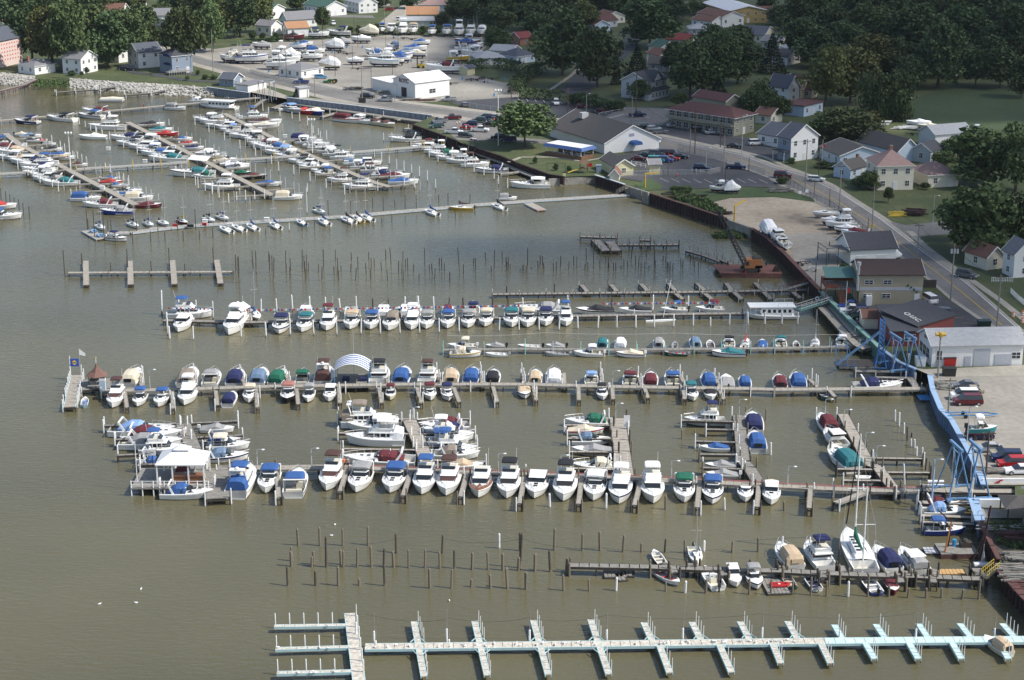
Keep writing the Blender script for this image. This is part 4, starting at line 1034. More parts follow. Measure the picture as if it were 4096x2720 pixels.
 if kind in 'FYT':
  big = kind == 'Y';wood = kind == 'T'
  hull_part(root,L,B,fs + (.25 if big else .1),fb + (.2 if big else .05),hull,deck=mwood() if wood else W,tc=.24,stripe=stripe,bottom='maroon' if wood else 'navy')
  fs += .25 if big else .1
  w = hwid(L,B,X(.42)) * .80;z0 = fs - .1
  mb = MB()
  mb.fr(X(.22),X(.70),w,w * .86,z0,X(.22),X(.68),w * .97,w * .82,z0 + .45,W)
  gm = C if (cv in ('brown','black') and not big) else GL
  mb.fr(X(.24),X(.68),w * .96,w * .80,z0 + .45,X(.24),X(.58),w * .92,w * .78,z0 + 1.05,gm)
  mb.fr(X(.16),X(.60),w * 1.0,w * .82,z0 + 1.05,X(.16),X(.58),w * .98,w * .80,z0 + 1.2,W)
  for tt in (.30,.40,.5):
   for s in (-1,1): mb.box(X(tt) - .05,X(tt) + .05,s * w * .95 - .05,s * w * .95 + .05,z0 + .45,z0 + 1.06,W)
  mb.fr(X(.68),X(.86),w * .82,hwid(L,B,X(.86)) * .5,z0 + .1,X(.66),X(.82),w * .7,hwid(L,B,X(.86)) * .35,z0 + .5,W)
  mb.build('cabin_house',root)
  rails(root,L,B,fb,X(.45))
  fbk = MB();zf = z0 + 1.2
  fbk.fr(X(.22),X(.56),w * .82,w * .70,zf,X(.20),X(.52),w * .88,w * .72,zf + .55,W)
  fbk.fr(X(.24),X(.46),w * .74,w * .62,zf + .53,X(.24),X(.46),w * .74,w * .62,zf + .57,moff())
  fbk.fr(X(.46),X(.51),w * .7,w * .64,zf + .5,X(.43),X(.46),w * .7,w * .64,zf + .85,GL if cv != 'white' else W)
  fbk.build('flybridge',root)
  if C and not wood: canvas_top(root,X(.20),X(.45),w * .82,zf + 1.75,.25,C,name='bimini_top',zlow=zf + .3)
  if big:
   ab = MB()
   for s in (-1,1): ab.bar((X(.18),s * w * .8,zf),(X(.13),s * w * .7,zf + 1.6),.3,.12,W)
   ab.box(X(.10),X(.2),-w * .75,w * .75,zf + 1.55,zf + 1.7,W);ab.ball((X(.15),0,zf + 1.9),.3,W,8,4,(1,1,.6));ab.build('radar_arch',root)
   cb = MB();cb.arch([(X(.02),fs,w * .95,1.4),(X(.12),fs,w,1.7),(X(.24),fs,w * .95,1.7)],C if C else W);cb.build('canvas_enclosure',root)
  mb = MB();mb.cyl((X(.2),w * .6,zf + .5),(X(.12),w * .62,zf + 3.2),.025,.015,W,4);mb.build('antenna',root)
 if kind == 'O':     # open skiff
  hull_part(root,L,B,.5,.85,hull,deck=malu() if hull in ('green','grey') else W,tc=.8,t0=.03,floor=hullcol('grey'),draft=.2,bottom=hull if hull != 'white' else 'grey')
  for t in (.12,.38,.64): sb = MB();sb.box(X(t),X(t) + .28,-hwid(L,B,X(t)) * .9,hwid(L,B,X(t)) * .9,.36,.46,C or moff());sb.build('seat',root);outboard(root,L,.5,mdark() if R.random() < .7 else W)
 if kind == 'Q':     # sailing boat
  hull_part(root,L,B,.62,.85,hull,tc=.36,t0=.06,stripe=stripe,draft=.6,full=.85,bottom=hull if hull not in ('white','cream') else 'grey',floor=moff())
  mb = MB();w = B * .3;mb.fr(X(.38),X(.78),w,w * .55,.6,X(.39),X(.72),w * .85,w * .4,1.05,W);mb.box(X(.40),X(.47),-.3,.3,1.05,1.1,GL)
  for s in (-1,1): mb.box(X(.45),X(.62),s * w * .9 - .03,s * w * .9 + .03,.78,.93,GL)
  mb.build('cabin',root)
  mh = L * 1.28;ms = MB();ms.cyl((X(.60),0,.9),(X(.60),0,mh),.06,.045,malu(),6);ms.cyl((X(.60),-.75,mh * .58),(X(.60),.75,mh * .58),.025,.025,malu(),4)
  for a,b in (((X(.60),0,mh),(X(.995),0,.9)),((X(.60),0,mh),(X(.02),0,.7)),((X(.60),0,mh),(X(.58),B * .45,.8)),((X(.60),0,mh),(X(.58),-B * .45,.8))): ms.cyl(a,b,.012,.012,malu(),3,False)
  ms.build('mast',root)
  bm = MB();bm.cyl((X(.60),0,1.55),(X(.12),0,1.5),.05,.05,malu(),6);bm.build('boom',root)
  if C:
   sv = MB();sv.arch([(X(.13),1.45,.07,.16),(X(.3),1.45,.12,.3),(X(.5),1.5,.16,.45),(X(.585),1.5,.13,.95),(X(.605),1.5,.1,1.0)],C,6);sv.build('sail_cover',root)
  outboard(root,L,.55,mdark())
 if kind == 'N':     # small dinghy / raft
  mb = MB();g = hullcol(hull)
  for s in (-1,1): mb.cyl((-L / 2,s * B * .38,.25),(L * .3,s * B * .38,.25),.22,.22,g,8);mb.cyl((L * .3,s * B * .38,.25),(L / 2,0,.38),.22,.18,g,8)
  mb.box(-L / 2 + .1,L * .3,-B * .35,B * .35,.12,.18,hullcol('grey'));mb.build('tubes',root)
  sb = MB();sb.box(-.2,.1,-B * .35,B * .35,.3,.38,moff());sb.build('seat',root)
 if kind == 'H':     # houseboat
  hull_part(root,L,B,.75,1.2,hull,tc=.1,stripe=stripe,full=1.6)
  w = B * .44;mb = MB()
  mb.box(X(.14),X(.70),-w,w,.75,1.45,W);mb.box(X(.142),X(.698),-w * .985,w * .985,1.45,2.1,GL);mb.box(X(.14),X(.70),-w,w,2.1,2.5,W)
  for i in range(7):
   x = X(.14 + .56 * i / 6)
   for s in (-1,1): mb.box(x - .22,x + .22,s * w - .03,s * w + .03,1.4,2.15,W)
  mb.build('cabin_house',root)
  rb = MB();rb.box(X(.08),X(.92),-w * 1.08,w * 1.08,2.5,2.66,W);rb.build('roof',root)
  pb = MB()
  for s in (-1,1):
   for t in (.80,.90): pb.cyl((X(t),s * w * .9,.9),(X(t),s * w * .9,2.5),.04,.04,W,5)
   pb.cyl((X(.08),s * w,3.4),(X(.4),s * w,3.4),.03,.03,malu(),4)
   for t in (.08,.24,.4): pb.cyl((X(t),s * w,2.66),(X(t),s * w,3.4),.03,.03,malu(),4)
  pb.build('railing',root)
 if kind == 'P':     # pontoon boat
  mb = MB()
  for s in (-1,1): mb.cyl((X(.0),s * B * .36,.2),(X(.92),s * B * .36,.2),.33,.33,malu(),8);mb.cyl((X(.92),s * B * .36,.2),(X(1),s * B * .36,.35),.33,.05,malu(),8)
  mb.build('pontoons',root)
  db = MB();db.box(X(.02),X(.97),-B / 2,B / 2,.55,.65,moff());db.build('deck',root)
  rb = MB()
  for s in (-1,1): rb.box(X(.05),X(.95),s * B * .48 - .04,s * B * .48 + .04,.75,1.3,W)
  rb.box(X(.04),X(.06),-B * .48,B * .48,.75,1.3,W);rb.box(X(.93),X(.95),-B * .48,B * .48,.75,1.3,W);rb.build('railing',root)
  if C: cb = MB();cb.arch([(X(.04),.9,B * .46,.4),(X(.5),.95,B * .47,.75),(X(.95),.9,B * .46,.4)],C);cb.build('canvas_cover',root)
 if kind == 'K':     # shrink-wrapped
  hull_part(root,L,B,fs,fb,hull,tc=.1,stripe=stripe)
  mb = MB();mb.arch([(X(-.01),fs - .5,B * .50,.9),(X(.15),fs - .45,B * .52,1.9),(X(.45),fs - .35,B * .52,2.5),(X(.7),fs - .2,hwid(L,B,X(.7)) * 1.06,1.3),(X(1.0),zt(1) - .25,.12,.35)],C or W)
  mb.build('shrink_wrap',root)
BOATN = {'E': ('cabin_cruiser','cabin cruiser','boat'),'X': ('cabin_cruiser','express cruiser with arch','boat'),'C': ('cabin_cruiser','cruiser','boat'),'R': ('runabout','runabout','boat'),
  'B': ('open_motorboat','open motorboat','boat'),'G': ('centre_console_boat','centre console boat','boat'),'S': ('sedan_cruiser','hardtop sedan boat','boat'),'F': ('flybridge_cruiser','flybridge cruiser','boat'),
  'Y': ('motor_yacht','big motor yacht','boat'),'T': ('wooden_cruiser','wooden decked cruiser','boat'),'O': ('skiff','open skiff','boat'),'Q': ('sailboat','small sailboat','sailboat'),
  'N': ('dinghy','inflatable dinghy','dinghy'),'H': ('houseboat','houseboat','houseboat'),'P': ('pontoon_boat','pontoon boat','boat'),'K': ('wrapped_boat','shrink wrapped boat','boat')}
CVN = {'E': 'canvas top','X': 'canvas','C': 'canvas enclosure','R': 'mooring cover','B': 'bimini','S': 'canvas','F': 'bimini','Y': 'canvas','O': 'seats','Q': 'sail cover','P': 'cover','K': 'wrap'}
_bs = [0]
def boat(p,yaw,kind,L,cv,hull='white',stripe=None,place='',group='',B=None,land=False):
 _bs[0] += 1
 nm,what,cat = BOATN[kind]
 yaw += random.gauss(0,.035)
 cv = None if cv in ('','-') else cv
 root = empty(nm,(p.x,p.y,p.z),yaw)
 boat_parts(root,kind,L,cv,hull or 'white',stripe,B,_bs[0])
 lab = (hull or 'white') + ' ' + what
 if cv and kind in CVN: lab += ' with ' + cv + ' ' + CVN[kind]
 lab += ' ' + place
 if kind == 'Q': what = 'sailboat'
 if land:
  mb = MB();m = col('boat_stand_steel',(.12,.09,.08),.7,.3)
  BB = min(.35 * L,2.2 + .11 * L)
  for x in (-L * .30,.02,L * .28):
   for s in (-1,1):
    mb.cyl((x,s * BB * .42,-p.z + LAND + .05),(x,s * BB * .3,.15),.05,.05,m,4);mb.cyl((x + .35,s * BB * .48,-p.z + LAND + .05),(x,s * BB * .32,0),.04,.04,m,4)
   mb.box(x - .2,x + .2,-.35,.35,-p.z + LAND,-.45,col('keel_block_wood',(.12,.10,.08),.9,.3))
  mb.build('stand',root);f_ = 1.35 if 'yard' in place or 'hedge' in place else 1.02;root.scale = (1 + (f_ - 1) * .25,1 + (f_ - 1) * .7,f_);root.location.z = LAND + (p.z - LAND) * f_
 tag(root,lab,cat,group)
 return root
def yaw_of(px,py,deg_img):
 return radians(deg_img)
def end_row(spec,place,group,near=True,skew=0.0):
 """bows (near=True) or sterns pointing at the viewer; x, y = nearest waterline point"""
 for s in spec.split(';'):
  f = s.strip().split(',')
  if len(f) < 4: continue
  x,y,L,kind = float(f[0]),float(f[1]),float(f[2]),f[3]
  cv = f[4] if len(f) > 4 else '';hull = f[5] if len(f) > 5 and f[5] else 'white';stripe = f[6] if len(f) > 6 and f[6] else None
  q = G(x,y,0)
  L *= .93;a = radians(-90 - skew)
  d = Vector((cos(a),sin(a),0))           # towards the viewer
  c = q - d * (L / 2)
  boat(c,a if near else a + pi,kind,L,cv,hull,stripe,place,group)
def side_row(spec,place,group,z=0.0,land=False,kf=1.0,tilt=0.0):
 """boats seen from the side; x0, x1 = ends, y = waterline, L/R = where the bow points"""
 for s in spec.split(';'):
  f = s.strip().split(',')
  if len(f) < 5: continue
  x0,x1,y,d,kind = float(f[0]),float(f[1]),float(f[2]),f[3],f[4]
  cv = f[5] if len(f) > 5 else '';hull = f[6] if len(f) > 6 and f[6] else 'white';stripe = f[7] if len(f) > 7 and f[7] else None
  dy = float(f[8]) if len(f) > 8 and f[8] else tilt * (x1 - x0)
  sc = scale_at(y,z)
  m = max(0.0,1.2 if kind not in 'QON' else .5)
  y -= m                                       # hull bottom curves in: waterline a little above the seen edge
  a = G(x0,y + dy / 2,z);b = G(x1,y - dy / 2,z)
  L = (b - a).length;c = (a + b) / 2 + Vector((0,min(1.5,.10 * L + .3),0))
  v = (b - a) if d == 'R' else (a - b)
  if land: c.z = z + .95
  boat(c,atan2(v.y,v.x),kind,L,cv,hull,stripe,place,group,land=land)
GM = 'boats moored in the marina'
end_row('1052,1981,8.8,E,blue;1304,1972,10,F,brown;1421,1979,9.6,E,grey;1560,1981,9.8,E,blue;1683,1987,9.8,F,blue;1779,1992,10,F,brown;1911,2000,9.6,T,-;2024,2003,10,F,black;2139,2003,9.6,S,-;2252,2014,10.2,F,black;2375,2012,9.4,E,white;2477,2025,10,F,white,,navy;2607,2023,10.2,F,white;2737,2019,8.6,E,green;2852,2025,8.6,E,blue,,navy;2984,2016,6.6,B,-,;3089,2028,7.4,S,cream',
  'bow out below the main boardwalk',GM,True,5)
end_row('946,1998,11.5,Y,blue;1165,1994,10,E,blue,white,black','stern out beside the pavilion landing',GM,False,3)
end_row('448,1638,8,F,brown;547,1632,6.2,E,blue;634,1634,6.8,B,blue;736,1628,8.6,F,white;991,1617,6.6,B,beige;1145,1619,7.4,E,pink,black;1230,1615,5.8,E,grey;1315,1612,6.4,S,-;1560,1606,5,B,maroon,cream;1718,1608,6.2,B,maroon;1789,1610,6.2,B,navy,,navy;2098,1601,6.4,R,tan,,navy;2412,1606,5.4,B,black;2774,1610,6.2,E,teal;2848,1608,5.8,R,black;3306,1607,4.6,O,grey,green',
  'bow out below the gazebo pier',GM,True,-1)
end_row('911,1632,6.6,C,navy','stern out below the gazebo pier',GM,False,0)
end_row('511,1554,9,C,beige;736,1553,9.4,C,taupe;833,1556,8.5,E,grey;929,1553,8.6,C,navy;1024,1551,8.8,C,slate;1104,1551,8,C,green;1202,1551,7.2,E,green;1510,1549,9.6,F,black;1601,1548,9,C,blue;1798,1548,8.2,C,tan;1883,1547,8.4,C,blue;1969,1547,7.4,C,black;2139,1548,7.4,C,tan;2215,1550,8.4,C,white;2366,1553,6.8,B,light blue;2525,1557,7.8,B,maroon;2605,1557,7.4,C,maroon;2694,1559,8.2,B,blue;2837,1562,7.6,C,blue;2913,1562,6.8,R,grey;2984,1563,6.4,C,blue;3126,1566,7.2,C,maroon;3200,1566,8.2,C,blue',
  'stern in above the gazebo pier',GM,False,2)
end_row('1286,1551,9.4,Y,brown;1707,1548,9,F,brown','stern in above the gazebo pier',GM,False,2)
side_row('3417,3616,1568,R,X,navy','behind the right end of the gazebo pier',GM)
end_row('2410,1404,6,C,teal;2481,1404,6.2,C,white;2635,1403,6,C,grey;2781,1402,6.2,C,slate;2919,1402,6,B,black;3127,1402,6,B,teal;3372,1398,6,B,white','stern in above the aqua post pier',GM,False,4)
end_row('2700,1402,3.6,O,grey,grey;2843,1402,4.8,O,brown,brown;3053,1402,5,R,blue;3188,1401,4,O,brown,brown','small, above the aqua post pier',GM,False,4)
end_row('2977,1402,6,Q,red;3257,1401,6,Q,grey','above the aqua post pier',GM,False,12)
side_row('1798,1926,1433,R,X,beige,white,yellow;1941,2030,1431,L,O,white;2180,2275,1428,L,O,grey,grey;2295,2412,1431,L,B,white;2464,2575,1433,L,R,beige,,navy;2655,2750,1427,L,O,red,green;2846,2982,1431,L,R,teal,,navy','alongside below the aqua post pier',GM)
side_row('1790,1902,1401,L,B,cream;1941,2019,1399,L,R,grey,grey;2069,2165,1399,L,O,beige;2182,2260,1399,L,R,grey','alongside above the aqua post pier',GM)
end_row('713,1334,8.6,S,white;917,1347,11.6,Y,white;1110,1341,9,E,navy,,navy;1208,1334,8.6,E,teal;1301,1328,8.6,F,maroon;1397,1323,8.6,E,tan;1477,1323,8.2,E,blue;1557,1328,9,C,taupe;1642,1325,8.6,F,white;1702,1321,7.8,E,grey;1787,1319,8,E,blue;1869,1317,7.8,E,grey;1941,1312,7.8,E,beige;2043,1315,8.8,E,teal;2110,1315,8.6,E,beige;2182,1310,8.2,E,navy;2262,1310,7.8,F,blue','bow out below the tent pier',GM,True,2)
side_row('668,850,1276,R,F,blue','behind the left end of the tent pier',GM)
end_row('1217,1284,8,S,taupe;1531,1282,8,S,white;1789,1270,6.5,C,maroon;1893,1268,7,E,navy;1590,1279,6.5,R,teal;1659,1278,7,S,maroon;1622,1280,8,S,white','stern in behind the tent pier',GM,False,0)
end_row('1399,1282,6.5,P,-','with a standing person behind the tent pier',GM,False,0)
side_row('2060,2273,1262,L,X,grey;2303,2459,1262,L,R,black,white,black;2476,2607,1259,L,R,black;2643,2750,1254,L,B,blue;2782,2897,1252,L,E,maroon','alongside above the tent pier',GM)
side_row('2977,3198,1279,L,H,-','at the foot of the green gangway',GM)
boat(G(1017,1268,0),radians(-70),'Q',8,'blue','white',None,'behind the white tent',GM)
end_row('3183,2284,8,C,tan;3308,2290,8.8,F,navy,white,light blue;3578,2296,7.9,C,navy;3686,2302,7.9,S,grey;2648,2268,4.6,O,cream,brown','stern in above the old plank pier',GM,False,-10)
end_row('2791,2274,6.6,Q,-','above the old plank pier',GM,True,0)
end_row('2945,2357,5.6,S,-;3030,2366,6,B,grey,,navy','bow out below the old plank pier',GM,True,-2)
end_row('2867,2364,6.4,G,-;3267,2366,5.2,O,navy,white;3507,2381,6.2,O,white,blue;3170,2360,4.5,O,tan,green','stern out below the old plank pier',GM,False,-8)
boat(G(2672,2322,0),radians(-58),'O',5.2,'red','white','navy','with red inside, below the old plank pier',GM)
boat(G(3566,2358,0),radians(-88),'R',4.6,'maroon','maroon',None,'below the old plank pier',GM)
side_row('3686,3864,2050,R,X,maroon;3696,3870,2072,R,X,light blue;3701,3867,2145,R,E,blue,blue','below the lower blue hoists',GM)
side_row('3715,3765,2096,R,N,-;3775,3822,2096,R,N,-','on the slip below the lower blue hoists',GM)
side_row('432,699,1752,R,X,light blue;482,724,1768,R,X,maroon;473,725,1802,R,X,grey;555,742,1822,R,F,blue;545,702,1858,R,X,brown;552,690,1880,R,X,blue;640,850,2000,R,X,blue;677,842,1942,R,E,maroon','left of the pavilion',GM)
side_row('801,937,1737,R,R,grey;811,963,1786,R,X,blue,white,maroon;824,998,1806,R,E,cream;807,994,1852,R,X,slate,,navy','right of the dark plank pier behind the pavilion',GM)
side_row('1365,1592,1716,R,Y,taupe;1384,1590,1731,L,E,white;1378,1618,1788,L,Y,white;1369,1659,1876,L,X,maroon','left of the yacht pier',GM)
side_row('1672,1872,1729,L,X,maroon;1683,1880,1750,L,X,navy;1700,1900,1770,R,F,white;1707,1880,1786,R,E,blue;1720,1909,1822,R,F,blue;1733,1920,1842,R,X,taupe;1772,1941,1886,R,R,tan','right of the yacht pier',GM)
side_row('2260,2453,1714,L,X,green;2271,2418,1744,R,R,beige,,red;2288,2447,1785,R,X,slate;2286,2453,1826,L,R,grey;2286,2477,1892,L,X,cream,cream','left of the broad plank pier',GM)
side_row('2737,2902,1706,L,F,navy;2800,2919,1812,L,R,blue;2820,2945,1884,L,R,grey,grey;2824,2954,1921,L,R,grey,grey','left of the narrow kinked pier',GM)
end_row('3022,1741,9,C,navy;3033,1816,8.4,C,blue','right of the narrow kinked pier',GM,False,2)
end_row('3323,1738,8.2,C,maroon','left of the rightmost lamp pier',GM,False,-3)
end_row('3374,1798,8,S,-;3420,1893,10.5,C,teal','left of the rightmost lamp pier',GM,False,-14)
side_row('3425,3485,1921,R,N,-;3435,3495,1947,L,O,white','beside the rightmost lamp pier',GM)
# upper marina
side_row('55,152,498,L,E,navy,navy;183,300,487,L,E,black;310,411,475,L,E,blue,,navy;325,440,458,L,X,maroon;663,744,443,R,C,grey;758,838,415,R,X,white','along the uppermost pier',GM,tilt=-.06)
side_row('796,945,436,L,H,white','at the uppermost pier',GM,tilt=-.06)
side_row('396,496,410,R,P,cream,white','below the long rock bank',GM)
UM = 'left of the first diagonal pier'
side_row('-20,95,640,L,E,white;35,160,657,L,S,-;85,215,706,L,E,white;125,245,727,L,S,-',UM,GM)
side_row('520,640,574,L,E,white;540,655,611,L,E,white;600,720,638,L,S,-','left of the second diagonal pier',GM)
side_row('850,960,519,L,S,-;955,1060,560,L,E,white;1000,1130,596,L,E,white;1090,1200,635,L,E,white;1180,1275,668,L,S,-;1240,1330,695,L,E,white','left of the third diagonal pier',GM)
side_row('1180,1290,580,R,E,white;1230,1340,603,R,S,-;1290,1400,627,R,E,white;1400,1500,678,R,E,white','right of the third diagonal pier',GM)
side_row('800,905,634,R,E,white;850,945,657,R,R,beige;900,1000,674,R,R,white','right of the second diagonal pier',GM)
side_row('1740,1850,643,L,E,white;1640,1760,605,L,S,-','moored along the brown wall',GM)
side_row('-40,33,578,L,E,blue;-30,113,620,L,X,tan;-70,69,606,L,X,maroon;22,138,648,L,R,tan;50,193,664,L,X,navy;69,230,678,L,F,blue;80,225,693,L,E,navy;114,238,716,L,F,white;146,260,734,L,E,black;165,313,747,L,X,teal;282,404,808,R,C,blue;327,465,833,L,X,maroon;396,530,861,L,X,grey,blue',UM,GM)
side_row('-60,86,880,R,E,blue;-60,65,838,R,R,red','at the left picture edge',GM)
side_row('58,114,546,R,R,beige;79,165,555,R,R,slate;103,172,572,R,B,black;140,180,572,L,R,red;169,224,585,R,R,grey;172,248,608,R,R,black;196,282,630,R,R,blue;213,300,642,R,R,tan;275,351,670,R,R,brown;399,489,741,R,R,red,red;405,480,726,R,R,blue;427,496,752,R,R,blue;461,568,778,R,B,grey;475,572,790,R,R,blue;496,613,806,R,C,beige;541,647,835,R,R,maroon,maroon','right of the first diagonal pier',GM)
side_row('348,499,522,L,F,white;434,570,564,L,X,navy;461,585,586,L,E,black;506,637,600,L,S,blue;558,692,627,L,X,blue,,light blue;589,747,650,L,X,teal;676,857,709,L,X,teal,,black;310,424,560,L,R,white;770,858,716,L,X,green;805,955,763,L,F,white','left of the second diagonal pier',GM)
side_row('554,660,510,R,R,black;596,690,530,R,R,teal;620,712,546,R,R,red,red;665,757,567,R,R,brown;690,770,567,R,R,blue;720,790,584,R,R,red;737,815,602,R,R,navy;780,870,622,R,R,white;865,950,650,R,E,grey;879,960,667,R,R,white;907,993,681,R,E,grey;934,1006,702,R,R,green,green;969,1068,718,R,R,maroon,black;1024,1127,748,R,R,blue;1096,1211,802,R,C,beige','right of the second diagonal pier',GM)
side_row('769,880,488,L,E,white;793,912,498,L,F,black;817,915,512,L,E,taupe;876,960,530,L,E,light blue;896,980,541,L,R,grey;915,1032,555,L,F,white;975,1060,568,L,E,black;993,1112,588,L,X,maroon;1030,1158,604,L,X,blue;1058,1180,622,L,E,light blue;1148,1251,656,L,E,black;1192,1290,680,L,X,white;1254,1342,706,L,E,blue;1306,1406,732,L,F,brown;1366,1502,761,L,F,navy','left of the third diagonal pier',GM)
side_row('975,1073,478,R,F,blue;996,1128,500,R,R,brown;1010,1120,512,R,R,cream;1161,1265,568,R,C,navy;1210,1318,592,R,X,grey;1254,1346,614,R,E,grey;1320,1418,640,R,F,black;1371,1452,662,R,C,slate;1430,1528,664,R,S,blue;1441,1552,692,R,E,brown;1486,1610,712,R,X,navy;1520,1641,718,R,R,maroon;1551,1676,741,R,R,blue','right of the third diagonal pier',GM)
side_row('1552,1686,570,L,X,black;1655,1745,592,L,E,maroon;1693,1800,619,L,F,white;1710,1832,630,L,X,green;1782,1889,656,L,F,white;1844,1960,671,R,F,brown;1899,2034,695,L,X,navy,,navy','moored along the brown wall',GM)
side_row('2040,2202,756,L,E,white','alone near the concrete wall corner',GM)
side_row('1110,1158,446,L,B,blue,,,8;1140,1206,452,R,B,light blue,grey,,-18;1182,1251,457,R,R,red,red,,-14;1227,1299,460,R,R,cream,blue,,-16;1340,1447,492,R,C,maroon,,red,-14;1421,1486,496,R,E,white,,,-14;1476,1534,502,R,R,brown,cream,,-16;1515,1576,508,R,R,brown,cream,,-16','under the pale steel sea wall',GM)
# sailing pier: sterns near, bows towards the pier
def sail_row(lst,place,near=True):
 for (x,y,cv,hull,L) in lst:
  a = radians(122) if near else radians(-58)
  d = Vector((cos(a),sin(a),0));q = G(x,y,0)
  c = q + d * (L / 2) * (1 if near else -1)
  boat(c,a,'Q',L,cv,hull,None,place,'small sailboats on the floating pier')
sail_row([(925,936,'','white',6.4),(975,930,'','white',6.2),(1030,926,'blue','white',6.2),(1122,920,'blue','white',6.2),(1224,906,'','light blue',5.2),(1318,905,'blue','white',6.4),(1415,898,'black','white',6.8),(1454,893,'brown','yellow',6.2),(1492,889,'blue','white',6.4),(1751,867,'blue','white',6.4),(2020,844,'black','white',6.2)],'below the floating pier')
sail_row([(553,917,'navy','white',6),(614,913,'blue','white',5.6),(675,909,'','white',6),(750,903,'yellow','maroon',5.6),(858,896,'black','white',6),(914,888,'blue','white',6.2),(1300,862,'blue','white',5.5),(420,926,'blue','white',6)],'above the floating pier',False)
side_row('1796,1893,842,L,Q,brown,yellow','alongside the floating pier',GM)
side_row('428,505,967,R,B,navy,white,black,-10','beside the picnic table float',GM)
side_row('1995,2069,804,R,C,grey','behind the floating pier',GM)
# ketch with two masts
def ketch():
 st = G(3456,2292,0);bw = G(3392,2168,0);c = (st + bw) / 2;v = bw - st;L = 13.2
 root = empty('sailing_ketch',(c.x,c.y,0),atan2(v.y,v.x))
 X = lambda t: -L / 2 + L * t
 W = mwhite()
 hull_part(root,L,3.9,1.25,1.8,'white',tc=.22,t0=.06,stripe='navy',draft=.6)
 mb = MB();mb.fr(X(.30),X(.78),1.15,.5,1.2,X(.31),X(.74),1.0,.4,1.75,W)
 for t in (.36,.45,.54,.63,.7): mb.box(X(t),X(t) + .5,-.35,.35,1.75,1.82,mglass())
 for s in (-1,1): mb.box(X(.34),X(.62),s * 1.08 - .04,s * 1.08 + .04,1.4,1.58,mglass())
 mb.build('cabin',root)
 for nm,t,h in (('mainmast',.60,17.5),('mizzen_mast',.18,12.0)):
  ms = MB();ms.cyl((X(t),0,1.2),(X(t),0,h),.13,.09,W,8)
  for k in (.55,): ms.cyl((X(t),-1.4,h * k),(X(t),1.4,h * k),.05,.05,W,5)
  for s in (-1,1): ms.cyl((X(t),0,h),(X(t),s * 1.4,h * .55),.02,.02,malu(),3,False);ms.cyl((X(t),s * 1.4,h * .55),(X(t) - .3,s * 1.8,1.4),.02,.02,malu(),3,False)
  ms.build(nm,root)
 fs = MB();fs.cyl((X(1.03),0,1.9),(X(.61),0,17.3),.10,.06,canvas('black'),6);fs.build('furled_jib',root)
 bo = MB();bo.cyl((X(.59),0,2.7),(X(.2),.1,2.6),.08,.08,W,6);bo.build('boom',root)
 sv = MB();sv.arch([(X(.2),2.5,.1,.2),(X(.4),2.55,.2,.45),(X(.56),2.6,.25,.9),(X(.6),2.6,.2,1.6)],canvas('green'));sv.build('sail_cover',root)
 rails(root,L,3.9,1.6,X(.1))
 tag(root,'large white two masted ketch with dark green sail cover','sailboat',GM)
ketch()
# catamaran with a tilted mast
p = G(2640,1281,0)
r = empty('beach_catamaran',(p.x,p.y,0),radians(4))
mb = MB()
for s in (-1,1): mb.arch([(-3,0,.2,.35),(0,0,.26,.5),(2.6,.1,.14,.4),(3.0,.3,.03,.15)],mwhite());mb.v = [(v[0],v[1] + (s if i >= len(mb.v) - 28 else 0),v[2]) for i,v in enumerate(mb.v)]
mb.build('hulls',r)
mb = MB();mb.box(-1.2,.8,-1,1,.5,.58,canvas('black'));mb.build('trampoline',r)
mb = MB();mb.cyl((.6,0,.5),(2.2,1.2,8.0),.06,.05,canvas('white'),6);mb.build('mast',r)
tag(r,'beach catamaran with leaning mast in front of the tent pier','catamaran',GM)

